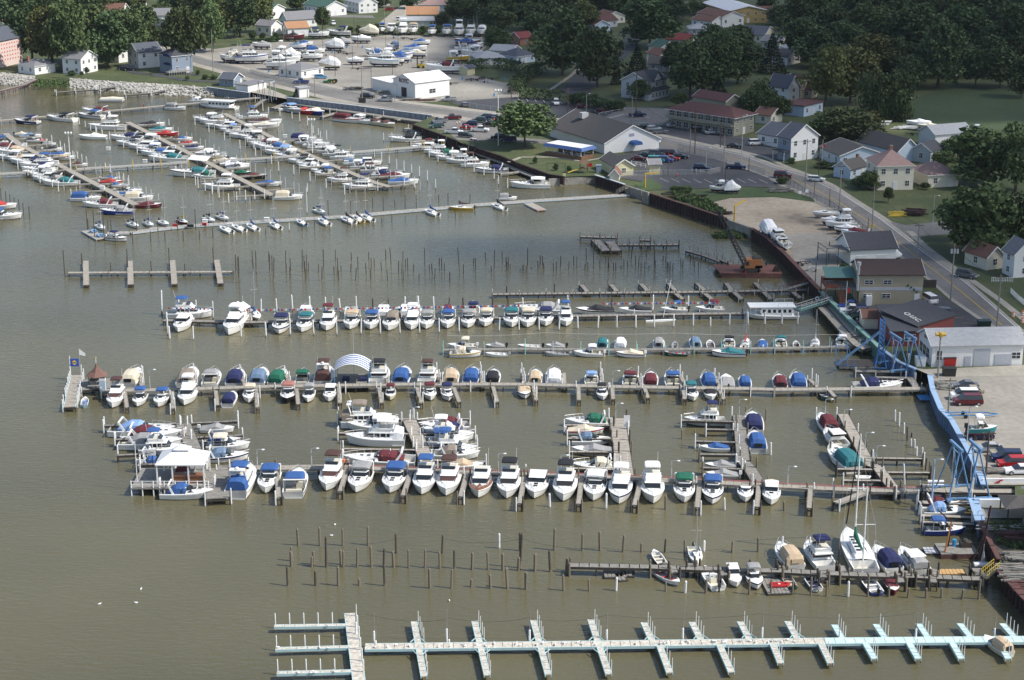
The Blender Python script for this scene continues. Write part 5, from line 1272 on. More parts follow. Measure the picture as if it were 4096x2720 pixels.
# boats on land
GL_ = 'boats stored ashore in the gravel yard'
def land_row(spec,place,near=True,skew=0.0):
 for s in spec.split(';'):
  f = s.strip().split(',')
  x,y,L,kind = float(f[0]),float(f[1]),float(f[2]),f[3]
  cv = f[4] if len(f) > 4 else '';hull = f[5] if len(f) > 5 and f[5] else 'white'
  q = G(x,y,LAND);a = radians(-90 - skew);d = Vector((cos(a),sin(a),0));c = q - d * (L / 2);c.z = LAND + .95
  boat(c,a if near else a + pi,kind,L,cv,hull,None,place,GL_,land=True)
land_row('1525,139,6,E,blue;1561,140,8.5,S,-;1606,145,9,F,white;1648,143,8,E,tan;1724,149,7,E,blue;1784,150,8.5,E,blue;1832,152,9,F,white;1879,150,8.5,F,black;1923,150,8.5,C,white','ashore in the row before the hedge bushes',True,4)
side_row('1438,1510,148,L,K,cream,cream;1309,1398,153,L,E,navy,grey;1237,1315,158,R,E,navy;1138,1216,168,R,R,black,maroon;1229,1298,226,R,C,blue;1185,1246,242,R,E,navy,,;1136,1202,246,R,K,white;1085,1142,232,L,F,white;948,1070,258,R,F,navy,,blue;1070,1182,281,R,F,white;1275,1356,283,L,K,white,cream;1462,1542,228,L,R,grey,,light blue;1546,1595,204,L,C,slate;1474,1590,271,L,F,white,,light blue;1572,1616,264,R,R,taupe;1584,1642,255,R,R,blue;1601,1674,229,R,R,slate;1540,1606,232,L,E,navy;1618,1707,216,R,R,blue;1703,1832,298,L,X,maroon;1788,1878,256,R,E,white,yellow;1822,1911,217,R,X,grey;1826,1920,194,R,R,blue,brown;1820,1900,186,L,E,white,brown;880,962,252,L,F,black;905,985,255,R,X,cream;1100,1200,262,R,F,white;1300,1372,205,L,K,white;1480,1560,240,R,X,blue;1560,1650,246,R,R,blue,,blue;1190,1250,196,R,R,blue;1330,1400,185,L,R,grey;1395,1455,262,R,R,white;1640,1700,236,L,R,beige;1160,1225,205,R,R,slate;1405,1480,176,L,R,white;1655,1720,190,R,R,blue;1010,1080,200,L,R,grey;1850,1935,204,R,R,navy;1845,1930,232,L,E,white;1215,1290,248,R,S,-','ashore in the gravel storage yard',GL_,z=LAND,land=True)
side_row('3248,3358,878,L,Q,-;3300,3426,926,L,F,white;3335,3430,942,L,R,white,,navy;3282,3370,908,L,R,-;3363,3470,958,L,R,maroon,,light blue','ashore beside the sandy lot and road',GL_,z=LAND,land=True)
side_row('2837,2910,776,L,E,white','on stands next to the wrapped boat',GL_,z=LAND,land=True)
side_row('2898,2964,780,R,K,white','on stands beside the asphalt lot',GL_,z=LAND,land=True)
side_row('3348,3415,584,L,B,teal;3625,3725,514,L,R,white;3668,3755,527,L,R,cream,cream;3864,3929,546,L,E,white','ashore behind the right hand houses',GL_,z=LAND,land=True)
land_row('3088,956,7.5,K,white,blue;3128,982,7.2,S,-;3149,1006,6.2,B,-','ashore beside the tall rusty wall',False,-12)
side_row('3880,3985,1768,R,B,white,teal','on a trailer in the boatyard',GL_,z=LAND,land=True)
side_row('3390,3450,1052,L,K,grey,grey;3550,3608,1052,R,K,white','ashore before the dark roofed shed',GL_,z=LAND,land=True)
side_row('2070,2105,322,L,B,-','on a trailer by the dark hedge',GL_,z=LAND,land=True)

c_ = G(3985,2598,0);boat(c_,radians(112),'C',4.8,'tan','cream',None,'beside the aqua end of the bottom pier',GM)

# ---------------------------------------------------------------- foliage
def leaf_mat(name,c,hi):
 m,n,l,b = newmat(name)
 geo = n.new('ShaderNodeNewGeometry');oi = n.new('ShaderNodeObjectInfo')
 no = n.new('ShaderNodeTexNoise');no.inputs['Scale'].default_value = .55;no.inputs['Detail'].default_value = 6
 l.new(geo.outputs['Position'],no.inputs['Vector'])
 rp = n.new('ShaderNodeValToRGB');rp.color_ramp.elements[0].position = .33;rp.color_ramp.elements[1].position = .68
 rp.color_ramp.elements[0].color = tuple(c) + (1,);rp.color_ramp.elements[1].color = tuple(hi) + (1,)
 l.new(no.outputs['Fac'],rp.inputs[0])
 hs = n.new('ShaderNodeHueSaturation');mr = n.new('ShaderNodeMapRange');mr.inputs[3].default_value = .72;mr.inputs[4].default_value = 1.3
 l.new(oi.outputs['Random'],mr.inputs[0]);l.new(mr.outputs[0],hs.inputs['Value']);l.new(rp.outputs[0],hs.inputs['Color'])
 m2 = n.new('ShaderNodeMapRange');m2.inputs[3].default_value = .485;m2.inputs[4].default_value = .515;l.new(oi.outputs['Random'],m2.inputs[0]);l.new(m2.outputs[0],hs.inputs['Hue'])
 l.new(hs.outputs[0],b.inputs['Base Color']);b.inputs['Roughness'].default_value = .7
 try: b.inputs['Specular IOR Level'].default_value = .2
 except Exception: pass
 return m
LM = [leaf_mat('dark_foliage',(.038,.064,.026),(.080,.115,.046)),leaf_mat('green_foliage',(.054,.084,.030),(.105,.142,.054)),
 leaf_mat('olive_foliage',(.072,.086,.028),(.145,.148,.050)),leaf_mat('conifer_foliage',(.010,.024,.012),(.026,.045,.022)),leaf_mat('willow_foliage',(.036,.055,.02),(.08,.105,.04)),
 leaf_mat('purple_foliage',(.022,.016,.018),(.045,.03,.034))]
M_BARK = col('bark',(.075,.06,.045),.9,.3,3)
def crown_mesh(kind,seed):
 """unit crown: x, y in -0.5..0.5, z in 0..1"""
 R = random.Random(seed);mb = MB();m = LM[kind]
 def leaf(p,s,flat=.5,droop=None):
  n = Vector((R.gauss(0,1),R.gauss(0,1),R.gauss(.5,.8))).normalized()
  a = n.orthogonal().normalized();b = n.cross(a)
  t = R.uniform(0,pi);a,b = a * cos(t) + b * sin(t),b * cos(t) - a * sin(t)
  if droop: a = Vector((R.uniform(-.3,.3),R.uniform(-.3,.3),-1)).normalized();b = Vector((R.gauss(0,1),R.gauss(0,1),0)).normalized() * .35;s *= 1.5
  a = a * s;b = b * s * R.uniform(.55,1)
  mb.add([p - a - b * .4,p + a * .1 - b,p + a + b * .3,p - a * .1 + b],[(0,1,2,3)],m)
 if kind in (0,1,2,5,4):
  cl = []
  nC = 34
  for i in range(nC):
   while True:
    d = Vector((R.uniform(-1,1),R.uniform(-1,1),R.uniform(-1,1)))
    if .35 < d.length < 1: break
   d = d.normalized() * (R.uniform(.45,.95))
   k = 1 - .18 * max(0,d.z)
   cl.append((Vector((d.x * .40 * k,d.y * .40 * k,.52 + d.z * .42)),R.uniform(.10,.19)))
  for i in range(5): cl.append((Vector((R.uniform(-.12,.12),R.uniform(-.12,.12),R.uniform(.4,.8))),.22))
  for c,r in cl:
   for k in range(int(1500 * r * r * 2.2) + 34):
    d = Vector((R.gauss(0,1),R.gauss(0,1),R.gauss(0,1))).normalized() * (r * R.uniform(.55,1.08))
    p = c + Vector((d.x,d.y,d.z * .85))
    if kind == 4 and R.random() < .6:
     p = Vector((p.x * 1.1,p.y * 1.1,p.z - R.uniform(0,.35)));p.z = max(.03,p.z);leaf(p,R.uniform(.02,.035),droop=True)
    else: leaf(p,R.uniform(.019,.038))
 else:
  for i in range(2300):
   h = R.random() ** 1.25;lay = .035 * ((h * 13) % 1)
   r = (1 - h) * .47 * (R.uniform(.55,1.03)) * (1 - lay * 4) + .012
   t = R.uniform(0,2 * pi)
   leaf(Vector((cos(t) * r,sin(t) * r,.02 + h * .97 - lay)),R.uniform(.016,.032))
 return mb.mesh('crown')
CR = {}
for k in range(6): CR[k] = [crown_mesh(k,11 + k * 7 + j) for j in range(3 if k < 3 else 1)]
def trunk_mesh():
 mb = MB();R = random.Random(4)
 mb.cyl((0,0,0),(.02,.01,.34),.026,.02,M_BARK,7);mb.cyl((.02,.01,.34),(0,.02,.62),.024,.012,M_BARK,6)
 for i in range(6):
  t = i * 1.05 + R.uniform(-.3,.3);z = R.uniform(.24,.45)
  mb.cyl((.01,.01,z),(cos(t) * .26,sin(t) * .26,z + R.uniform(.16,.3)),.014,.005,M_BARK,5)
 return mb.mesh('trunk')
TRK = trunk_mesh()
TNAME = ['leafy_tree','leafy_tree','leafy_tree','conifer','willow_tree','leafy_tree']
TLAB = ['dark green leafy tree','green leafy tree','olive yellowish tree','dark conifer','drooping willow tree','purplish dark tree']
LANDM = []      # landmarks for naming: (photo x, photo y, phrase)
_ts = [0]
def near_phrase(px,py):
 if not LANDM: return ''
 x,y,ph = min(LANDM,key=lambda q: hypot(q[0] - px,(q[1] - py) * 1.6))
 dx,dy = px - x,(py - y) * 1.6
 if hypot(dx,dy) > 420: return 'in the dark wooded corner'
 rel = ('right of' if dx > 0 else 'left of') if abs(dx) > abs(dy) * .8 else ('behind' if dy < 0 else 'in front of')
 return rel + ' the ' + ph
def tree(px,py,w,h,kind,group='trees of the neighbourhood',low=False):
 """px, py: foot of the tree in the photo; w, h: size of the whole tree in photo pixels"""
 _ts[0] += 1;i = _ts[0]
 p = G(px,py,LAND);s = scale_at(py,LAND);el = math.atan(math.tan(PITCH) + (py - 1360) / FPX)
 W = w / s * 1.32;H = max(2.0,(h / s - W * .35 * sin(el)) / cos(el))
 root = empty(TNAME[kind] if not low else 'bush',(p.x,p.y,LAND),(i * 2.399) % 6.28)
 bare = 0.0 if (low or kind in (3,4)) else min(.06 * H,.9)
 c = bpy.data.objects.new('crown',CR[kind][i % len(CR[kind])]);COL.objects.link(c);c.parent = root
 c.location = (0,0,bare);c.scale = (W,W,(H - bare) * (1.0 if low else 1.14))
 if not low:
  t = bpy.data.objects.new('trunk',TRK);COL.objects.link(t);t.parent = root;t.scale = (H,H,H)
 lab = (TLAB[kind] if not low else 'round green bush')
 size = '' if low else ('huge ' if W > 18 else 'tall ' if H > 11 else 'small ' if H < 6 else '')
 tag(root,size + lab + ' ' + near_phrase(px,py),'tree' if not low else 'bush',group if not low else 'bushes and shrubs')
 return root

# ---------------------------------------------------------------- houses
def wallm(c):
 t = {'white': (.74,.74,.72),'cream': (.66,.62,.50),'beige': (.50,.44,.33),'grey': (.45,.46,.48),'slate': (.22,.27,.34),'pink': (.70,.57,.53),'tan': (.34,.30,.21),'gold': (.42,.30,.11),
  'yellow': (.62,.58,.36),'green': (.40,.44,.38),'red': (.20,.045,.04),'brick': (.30,.13,.08),'dark': (.10,.11,.12),'sage': (.27,.27,.21),'light blue': (.48,.58,.68)}
 return col('siding_' + c.replace(' ','_'),t[c],.7,.06,.5,coord='Object',stretch=(1,1,8))
def roofm(c):
 t = {'grey': (.20,.20,.21),'dark': (.055,.058,.068),'slate': (.085,.095,.12),'brown': (.17,.085,.06),'orange': (.40,.21,.11),'maroon': (.12,.052,.046),'umber': (.060,.040,.036),'green': (.06,.13,.10),'white': (.80,.80,.80),
  'pink': (.30,.20,.18),'pale': (.38,.39,.40),'taupe': (.082,.076,.074),'red': (.22,.05,.045)}
 return mix_mat('shingles_' + c,[(.3,tuple(x * .85 for x in t[c])),(.7,tuple(min(.84,x * 1.12) for x in t[c]))],1.0,coord='Object',stretch=(1,1,4),fine=(5.,.10),rough=.85)
M_TRIM = col('white_trim',(.78,.78,.76),.6,.04)
M_WIN = col('window_glass',(.035,.04,.05),.12,.2,1.0)
_wm = {}
def win_mesh(w,h,key='window'):
 k = (round(w,1),round(h,1),key)
 if k not in _wm:
  mb = MB();mb.box(-w / 2 - .08,w / 2 + .08,-.05,.02,-h / 2 - .08,h / 2 + .08,M_TRIM)
  mb.box(-w / 2,w / 2,-.07,-.03,-h / 2,h / 2,M_WIN if key == 'window' else col('garage_door_panel',(.66,.66,.64),.6,.05))
  if key == 'window': mb.box(-.03,.03,-.085,-.05,-h / 2,h / 2,M_TRIM);mb.box(-w / 2,w / 2,-.085,-.05,-.03,.03,M_TRIM)
  _wm[k] = mb.mesh(key)
 return _wm[k]
def put_open(root,x,y,z,ang,w,h,key='window'):
 o = bpy.data.objects.new(key,win_mesh(w,h,key));COL.objects.link(o);o.parent = root
 o.location = (x,y,z);o.rotation_euler = (0,0,ang);return o
def house(name,label,C,R,L=None,depth=None,h=3.0,roof='x',rh=2.0,wall='white',rf='grey',chim=None,floors=None,wx=True,wy=True,cat='house',over=.4,land=True,garage=None,base=LAND):
 """C: nearest corner, R: right end, L: left end of the second front (photo points on the ground)"""
 c = G(*C,base);r = G(*R,base);u = r - c;lu = u.length;u.normalize()
 if L is not None:
  l_ = G(*L,base);v = l_ - c;lv = v.length
  if lv > lu: v.normalize();u2 = Vector((v.y,-v.x,0));u = u2 if u2.dot(u) > 0 else -u2
  if depth: lv = depth
 else: lv = depth or lu * .7
 if garage == 'R': pass
 ang = atan2(u.y,u.x)
 root = empty(name,(c.x,c.y,base),ang)
 a,b = lu,lv;mb = MB();mw = wallm(wall);mr = roofm(rf)
 mb.box(0,a,0,b,-.3,h,mw)
 t = over;rb = MB()
 if roof == 'x':      # ridge along x, gables on x ends
  mb.add([(0,0,h),(0,b,h),(0,b / 2,h + rh)],[(0,2,1)],mw);mb.add([(a,0,h),(a,b,h),(a,b / 2,h + rh)],[(0,1,2)],mw)
  k = rh / (b / 2) * t
  for (y0,z0,y1,z1) in ((-t,h - k,b / 2,h + rh),(b + t,h - k,b / 2,h + rh)):
   rb.hexa([(-t,y0,z0),(a + t,y0,z0),(a + t,y1,z1),(-t,y1,z1)],[(-t,y0,z0 + .18),(a + t,y0,z0 + .18),(a + t,y1,z1 + .18),(-t,y1,z1 + .18)],mr)
  for x in (-t - .03,a + t + .03):
   for (y0,y1) in ((-t,b / 2),(b + t,b / 2)): rb.bar((x,y0,h - k + .08),(x,y1,h + rh + .08),.06,.26,M_TRIM)
 elif roof == 'y':
  mb.add([(0,0,h),(a,0,h),(a / 2,0,h + rh)],[(0,1,2)],mw);mb.add([(0,b,h),(a,b,h),(a / 2,b,h + rh)],[(0,2,1)],mw)
  k = rh / (a / 2) * t
  for (x0,z0,x1,z1) in ((-t,h - k,a / 2,h + rh),(a + t,h - k,a / 2,h + rh)):
   rb.hexa([(x0,-t,z0),(x1,-t,z1),(x1,b + t,z1),(x0,b + t,z0)],[(x0,-t,z0 + .18),(x1,-t,z1 + .18),(x1,b + t,z1 + .18),(x0,b + t,z0 + .18)],mr)
  for y in (-t - .03,b + t + .03):
   for (x0,x1) in ((-t,a / 2),(a + t,a / 2)): rb.bar((x0,y,h - k + .08),(x1,y,h + rh + .08),.06,.26,M_TRIM)
 elif roof == 'hip':
  m_ = min(a,b) / 2
  if a >= b: p,q = (m_,b / 2,h + rh),(a - m_,b / 2,h + rh)
  else: p,q = (a / 2,m_,h + rh),(a / 2,b - m_,h + rh)
  e = [(-t,-t,h),(a + t,-t,h),(a + t,b + t,h),(-t,b + t,h)];e2 = [(x,y,z - .16) for x,y,z in e]
  vs = e + [p,q] + e2
  if a >= b: fs = [(0,1,5,4),(1,2,5),(2,3,4,5),(3,0,4)]
  else: fs = [(0,1,4),(1,2,5,4),(2,3,5),(3,0,4,5)]
  rb.add(vs,fs,mr);rb.add(vs,[(0,6,7,1),(1,7,8,2),(2,8,9,3),(3,9,6,0),(6,9,8,7)],M_TRIM)
 elif roof == 'flat': rb.box(-t,a + t,-t,b + t,h,h + .25,mr)
 elif roof == 'shed': rb.hexa([(-t,-t,h),(a + t,-t,h),(a + t,b + t,h + rh),(-t,b + t,h + rh)],[(-t,-t,h + .2),(a + t,-t,h + .2),(a + t,b + t,h + rh + .2),(-t,b + t,h + rh + .2)],mr)
 mb.build('wall',root)
 ro = rb.build('roof',root)
 if chim:
  cb = MB();cx,cy = a * chim[0],b * chim[1];zc = h + rh * .5
  cb.box(cx - .35,cx + .35,cy - .35,cy + .35,zc,h + rh + .9,wallm('brick'));cb.box(cx - .42,cx + .42,cy - .42,cy + .42,h + rh + .9,h + rh + 1.0,M_CONCW);cb.build('chimney',ro)
 nf = floors or (2 if h > 4.6 else 1);fh = h / nf
 if wx:
  n = max(1,int(a / 3.2))
  for f in range(nf):
   for i in range(n):
    if f == 0 and i == n // 2 and n > 1: put_open(root,a * (i + .5) / n,0,1.05,0,1.0,2.1,'door')
    else: put_open(root,a * (i + .5) / n,0,f * fh + fh * .55,0,1.0,min(1.3,fh * .42))
 if wy:
  n = max(1,int(b / 3.6))
  for f in range(nf):
   for i in range(n): put_open(root,0,b * (i + .5) / n,f * fh + fh * .55,-pi / 2,1.0,min(1.3,fh * .42))
 tag(root,label,cat,'houses' if cat == 'house' else None)
 if land: LANDM.append(((C[0] + R[0]) / 2,(C[1] + R[1]) / 2 - 10,label_short(label)))
 root['dims'] = (a,b)
 return root
def label_short(s):
 for w in (' just ',' alone ',' far ',' tucked ',' hidden ',' closest ',' peeping ',' with ',' beside ',' behind ',' near ',' at ',' in ',' above ',' below ',' left of ',' right of ',' next '): s = s.split(w)[0]
 w = s.split()[-4:]
 return ' '.join(w)

H1 = house('warehouse','tall pink block with rows of red rings at the left edge',(92,250),(150,232),L=(-150,306),h=10,roof='y',rh=3.6,wall='pink',rf='slate',wx=False,wy=False,cat='building',depth=26)
a_,b_ = H1['dims']
mb = MB();rg = col('red_ring_paint',(.62,.12,.10),.7,.1)
for j in range(5):
 for i in range(11):
  y = 1.2 + i * 1.7;z = 2.6 + j * 1.45
  if y < b_ - .5: mb.cyl((-.05,y,z),(-.09,y,z),.32,.32,rg,8)
o = mb.build('ring_pattern',H1);o['kind'] = 'stuff'
mb = MB();mb.box(-.12,-.04,2.2,3.0,6.0,7.4,M_WIN);mb.build('window',H1)
house('cottage','small white cottage beside the pink block under big trees',(140,300),(222,288),L=(100,288),h=3.2,roof='hip',rh=2.2,wall='white',rf='grey',chim=(.2,.6))
house('cottage','low white porch house in front of the small cottage',(150,292),(200,286),depth=5,h=3.0,roof='y',rh=1.6,wall='white',rf='pale')
house('house','white two storey house with grey roof on the lawn above the rock bank',(326,298),(392,283),L=(263,291),h=5.6,roof='y',rh=2.6,wall='white',rf='grey')
house('house','white two storey house with dark roof and awnings beside the driveway',(555,274),(628,262),L=(514,262),h=6,roof='x',rh=2.8,wall='white',rf='slate')
house('cottage','little white annex left of the dark roofed white house',(476,252),(512,247),depth=6,h=4.5,roof='hip',rh=1.2,wall='white',rf='grey')
HD = house('house','dark slate blue house with navy awnings and a raised deck',(690,296),(780,290),L=(640,284),h=6.5,roof='hip',rh=2.5,wall='slate',rf='dark',wy=False)
mb = MB();aw = canvas('navy')
for z in (3.0,6.2): mb.arch([(-.6,z,2.6,.9),(0,z,2.6,.9)],aw)
o = mb.build('awning',HD);o.location = (0,3.0,0)
mb = MB();mb.box(-3,6,-3.2,0,.9,1.1,M_WOODG)
for i in range(10): mb.box(-3 + i,-2.9 + i,-3.2,-3.1,0,2.0,wallm('grey'))
mb.box(-3,6,-3.22,-3.12,1.9,2.0,wallm('grey'));mb.build('deck',HD)
house('garage','small grey gabled garage beside the sea wall',(934,348),(974,336),L=(906,340),h=2.6,roof='y',rh=1.8,wall='slate',rf='slate',cat='garage')
house('storage_shed','long low white storage shed beside the lift frame',(992,370),(1066,352),depth=5,h=2.4,roof='flat',wall='white',rf='grey',wx=False,wy=False,cat='shed')
house('office','low white office with grey hip roof at the yard entrance',(1206,315),(1294,300),L=(1133,301),h=3.0,roof='hip',rh=1.9,wall='white',rf='grey',cat='building')
house('storage_shed','small white flat roofed shed beside the dome shaped cypress',(1198,392),(1237,388),depth=3,h=3.3,roof='flat',wall='white',rf='pale',wx=False,wy=False,cat='shed')
HB = house('metal_building','big white metal building with dark letters on its gable',(1661,398),(1798,380),L=(1587,379),h=5.6,roof='x',rh=2.2,wall='white',rf='white',wx=False,wy=False,cat='building')
a_,b_ = HB['dims']
text('ROYC',2.0,col('brown_letters',(.12,.05,.05),.7,.1),HB,(-.12,b_ / 2,h_ := 5.6),(pi / 2,0,-pi / 2),bold=.03)
mb = MB();mb.box(-.12,-.03,b_ / 2 - 1.4,b_ / 2 + 1.4,.2,3.4,mdark());mb.build('door',HB)
put_open(HB,a_ * .5,0,2.2,0,2.6,1.4)
house('annex','low white flat annex joined to the big metal building',(1586,384),(1650,372),L=(1489,358),h=3.9,roof='flat',wall='white',rf='white',wx=False,wy=False,cat='building')
house('house','white cottage with orange brown roof behind the wrapped boats',(1152,147),(1235,143),L=(1130,138),h=3.6,roof='x',rh=2.2,wall='white',rf='orange')
house('house','grey roofed white house with dormer behind the orange brown cottage',(1150,112),(1268,104),L=(1130,104),h=3.6,roof='x',rh=3,wall='white',rf='grey')
house('house','narrow white house with grey roof left of the orange brown cottage',(1085,144),(1128,136),depth=8,h=4.2,roof='y',rh=2,wall='white',rf='grey')
house('house','tiny white house with green roof behind the boat yard',(1085,78),(1140,70),depth=9,h=4.5,roof='y',rh=2,wall='white',rf='green')
house('barn','long white building with dark green roof at the top',(1300,66),(1378,58),L=(1215,50),h=4,roof='y',rh=2.8,wall='white',rf='green',cat='barn')
house('barn','white barn with pale grey roof at the top edge',(1436,54),(1483,46),L=(1380,40),h=4.8,roof='y',rh=3,wall='white',rf='pale',cat='barn')
house('house','white house with orange shingle roof beside the alley',(1626,82),(1752,82),depth=10,h=2.8,roof='x',rh=3,wall='cream',rf='orange')
house('garage','long low white garage in front of the orange shingle roof',(1602,106),(1742,106),depth=6,h=2.6,roof='x',rh=1.4,wall='cream',rf='pale',cat='garage')
house('house','pinkish roofed house at the top edge of the picture',(1680,44),(1800,44),depth=10,h=3,roof='hip',rh=2.6,wall='grey',rf='pink')
house('house','house with brick red roof hidden by big trees',(378,68),(490,70),depth=9,h=3.2,roof='x',rh=2.8,wall='white',rf='brown',chim=(.45,.8))
house('house','long white house with dark grey roof at the top left',(470,46),(585,44),L=(425,38),h=4,roof='x',rh=3,wall='white',rf='dark')
house('house','pale pink house with slate roof between tall trees',(655,160),(690,150),L=(598,146),h=4.6,roof='y',rh=2.8,wall='pink',rf='slate')
house('house','grey roofed house behind the pale pink house',(600,92),(690,90),depth=9,h=3.4,roof='x',rh=2.6,wall='white',rf='grey')
house('house','orange walled house behind the pink block',(10,112),(86,104),depth=10,h=3.5,roof='x',rh=2.6,wall='cream',rf='orange')
house('house','white cottage tucked behind trees at the far top',(880,60),(960,58),depth=9,h=3.4,roof='x',rh=2.4,wall='white',rf='grey')
house('house','white house with grey roof at the very top centre',(1010,34),(1060,32),depth=9,h=4,roof='y',rh=2.4,wall='white',rf='green')
HV = house('house','pale grey Victorian house with dark cross gables and glazed porch',(2587,400),(2664,381),L=(2487,388),h=6.0,roof='x',rh=2.8,wall='grey',rf='dark',floors=2)
a_,b_ = HV['dims']
mb = MB();mb.box(-1.4,a_ * .95,-1.6,0,0,2.8,wallm('grey'));mb.hexa([(-1.9,-2.0,2.8),(a_,-2.0,2.8),(a_,.3,3.5),(-1.9,.3,3.5)],[(-1.9,-2.0,2.95),(a_,-2.0,2.95),(a_,.3,3.7),(-1.9,.3,3.7)],roofm('dark'));mb.build('porch',HV)
for i in range(5): put_open(HV,a_ * (.1 + .18 * i),-1.6,1.5,0,1.0,1.4)
mb = MB();k = a_ * .5
mb.add([(k - 2.6,-.3,6),(k + 2.6,-.3,6),(k,-.3,9)],[(0,1,2)],wallm('white'))
for s in (-1,1): mb.hexa([(k + s * 3,-.7,5.7),(k,-.7,9.1),(k,b_ / 2,9.1),(k + s * 3,b_ / 2,5.7)],[(k + s * 3,-.7,5.9),(k,-.7,9.3),(k,b_ / 2,9.3),(k + s * 3,b_ / 2,5.9)],roofm('dark'))
mb.build('front_gable',HV)
HM = house('motel','two storey sage motel with maroon hip roof and open balcony',(2934,545),(3002,525),L=(2673,506),h=5.6,roof='hip',rh=2.3,wall='sage',rf='maroon',over=.9,wy=False,cat='motel')
a_,b_ = HM['dims']
mb = MB()
for z in (3.0,): mb.box(-1.4,0,0,b_,z,z + .2,M_CONCW);mb.box(-1.45,-1.35,0,b_,z,z + 1.1,wallm('sage'))
mb.build('balcony',HM)
for i in range(9):
 y = b_ * (i + .5) / 9
 for z in (1.3,4.5): put_open(HM,0,y,z,-pi / 2,1.8,1.6)
 mb = MB();mb.cyl((-1.35,b_ * i / 9 + .1,0),(-1.35,b_ * i / 9 + .1,6.3),.08,.08,wallm('dark'),5);mb.build('post',HM)
house('annex','maroon roofed rear wing of the motel',(2900,474),(2955,462),L=(2770,452),h=5.4,roof='y',rh=1.8,wall='sage',rf='maroon',cat='building',wx=False,wy=False)
HR = house('restaurant','white gabled restaurant with wide taupe roof',(2417,616),(2596,584),L=(2200,545),h=3.1,roof='y',rh=4.4,wall='white',rf='taupe',wx=False,wy=False,cat='restaurant',over=.5)
a_,b_ = HR['dims']
mb = MB();mb.arch([(0,2.2,1.5,1.1),(2.6,2.2,1.5,1.1)],canvas('blue'));o = mb.build('awning',HR);o.location = (a_ * .52,-.3,0);o.rotation_euler = (0,0,-pi / 2)
put_open(HR,a_ * .52,0,1.05,0,1.2,2.1,'door')
mb = MB();mb.box(a_ * .45,a_ * .45 + 1.6,-.1,-.02,4.4,5.2,col('faded_flag_sign',(.35,.30,.42),.7,.2));mb.build('sign',HR)
mb = MB();mb.box(a_ * .3,a_ * .3 + 2.2,b_ * .7,b_ * .7 + 1.8,6.3,8.0,M_STEEL);mb.build('roof_vent',HR)
house('garage','pale yellow garage with taupe roof beside the black sea wall',(2458,706),(2536,704),L=(2403,674),h=2.8,roof='y',rh=1.7,wall='yellow',rf='taupe',cat='garage',wy=False)
house('shed','tall pale yellow shed with grey roof and two vents',(2598,700),(2640,699),depth=4,h=2.9,roof='x',rh=1.1,wall='yellow',rf='grey',wx=False,wy=False,cat='shed')
house('shed','small barn shaped shed with brown roof by the black sea wall',(2438,723),(2476,724),depth=5,h=1.7,roof='y',rh=1.5,wall='cream',rf='brown',wx=False,wy=False,cat='shed')
HC = house('house','two tone house with slate front, white side and dark gable roof',(3161,648),(3269,632),L=(3092,640),h=6.6,roof='y',rh=3.4,wall='white',rf='slate')
mb = MB();mb.box(-.06,.0,0,HC['dims'][1],-.2,6.6,wallm('slate'));mb.box(-2.2,-.1,.3,HC['dims'][1],2.9,3.1,roofm('dark'))
for y in (.5,HC['dims'][1] - .3): mb.cyl((-2.0,y,0),(-2.0,y,2.9),.08,.08,M_TRIM,5)
mb.build('porch',HC)
house('store','low store with pale roof and dark canopy behind the slate fronted house',(3125,592),(3240,568),L=(3020,578),h=3.2,roof='y',rh=2.6,wall='white',rf='slate',cat='building')
house('house','ranch house with taupe roof and white gable',(3358,666),(3462,640),L=(3276,630),h=3.0,roof='y',rh=2.2,wall='light blue',rf='taupe')
house('warehouse','long building with taupe roof behind the ranch house',(3590,652),(3652,638),L=(3430,610),h=3.4,roof='y',rh=3.0,wall='light blue',rf='taupe',wx=False,wy=False,cat='building')
house('garage','small gabled annex with red chimney beside the ranch house',(3400,717),(3466,700),L=(3360,702),h=2.8,roof='x',rh=1.8,wall='light blue',rf='taupe',chim=(.9,.5),cat='garage')
house('house','cream two storey house with pink hip roof and two chimneys',(3506,761),(3620,746),L=(3462,728),h=6.4,roof='hip',rh=3.4,wall='cream',rf='pink',chim=(.5,.5))
house('garage','cream garage with pink hip roof beside the two storey house',(3710,752),(3810,738),L=(3640,722),h=3.4,roof='hip',rh=2.6,wall='cream',rf='pink',cat='garage',wy=False)
house('house','small pale house with dark roof behind the pink roofs',(3720,655),(3768,640),L=(3655,642),h=3.6,roof='x',rh=1.8,wall='grey',rf='dark')
house('barn','long white metal barn with three skylights by the field',(3738,596),(3884,584),L=(3668,577),h=4.2,roof='x',rh=2.0,wall='white',rf='pale',wx=False,wy=False,cat='barn')
house('house','cream house with brown roof at the top between dark trees',(3042,86),(3142,82),L=(3003,76),h=3.6,roof='x',rh=2.6,wall='cream',rf='brown')
house('house','cream house with slate roof below the brown roofed one',(3055,172),(3098,152),L=(2985,162),h=3.2,roof='y',rh=2.6,wall='cream',rf='slate')
house('cottage','little white gabled cottage beside tall conifers',(3118,198),(3160,184),depth=8,h=3,roof='y',rh=1.8,wall='cream',rf='grey')
house('house','bright white house with two dark gables near the side road',(3150,262),(3200,250),L=(3105,248),h=3.2,roof='y',rh=2,wall='white',rf='dark')
house('house','long pale roofed house behind the bright white gables',(3175,236),(3240,222),L=(3120,218),h=3.2,roof='y',rh=1.8,wall='white',rf='pale')
house('house','white gabled house with slate roof above the store',(3150,408),(3176,398),L=(3072,396),h=4.8,roof='y',rh=3.6,wall='white',rf='slate')
house('house','beige gabled house with dark brown roof',(3200,398),(3234,386),L=(3150,388),h=4.4,roof='y',rh=3,wall='beige',rf='maroon')
house('house','beige bungalow with brown roof beside the beige gabled house',(3245,394),(3268,386),L=(3222,388),h=3,roof='y',rh=2,wall='beige',rf='maroon')
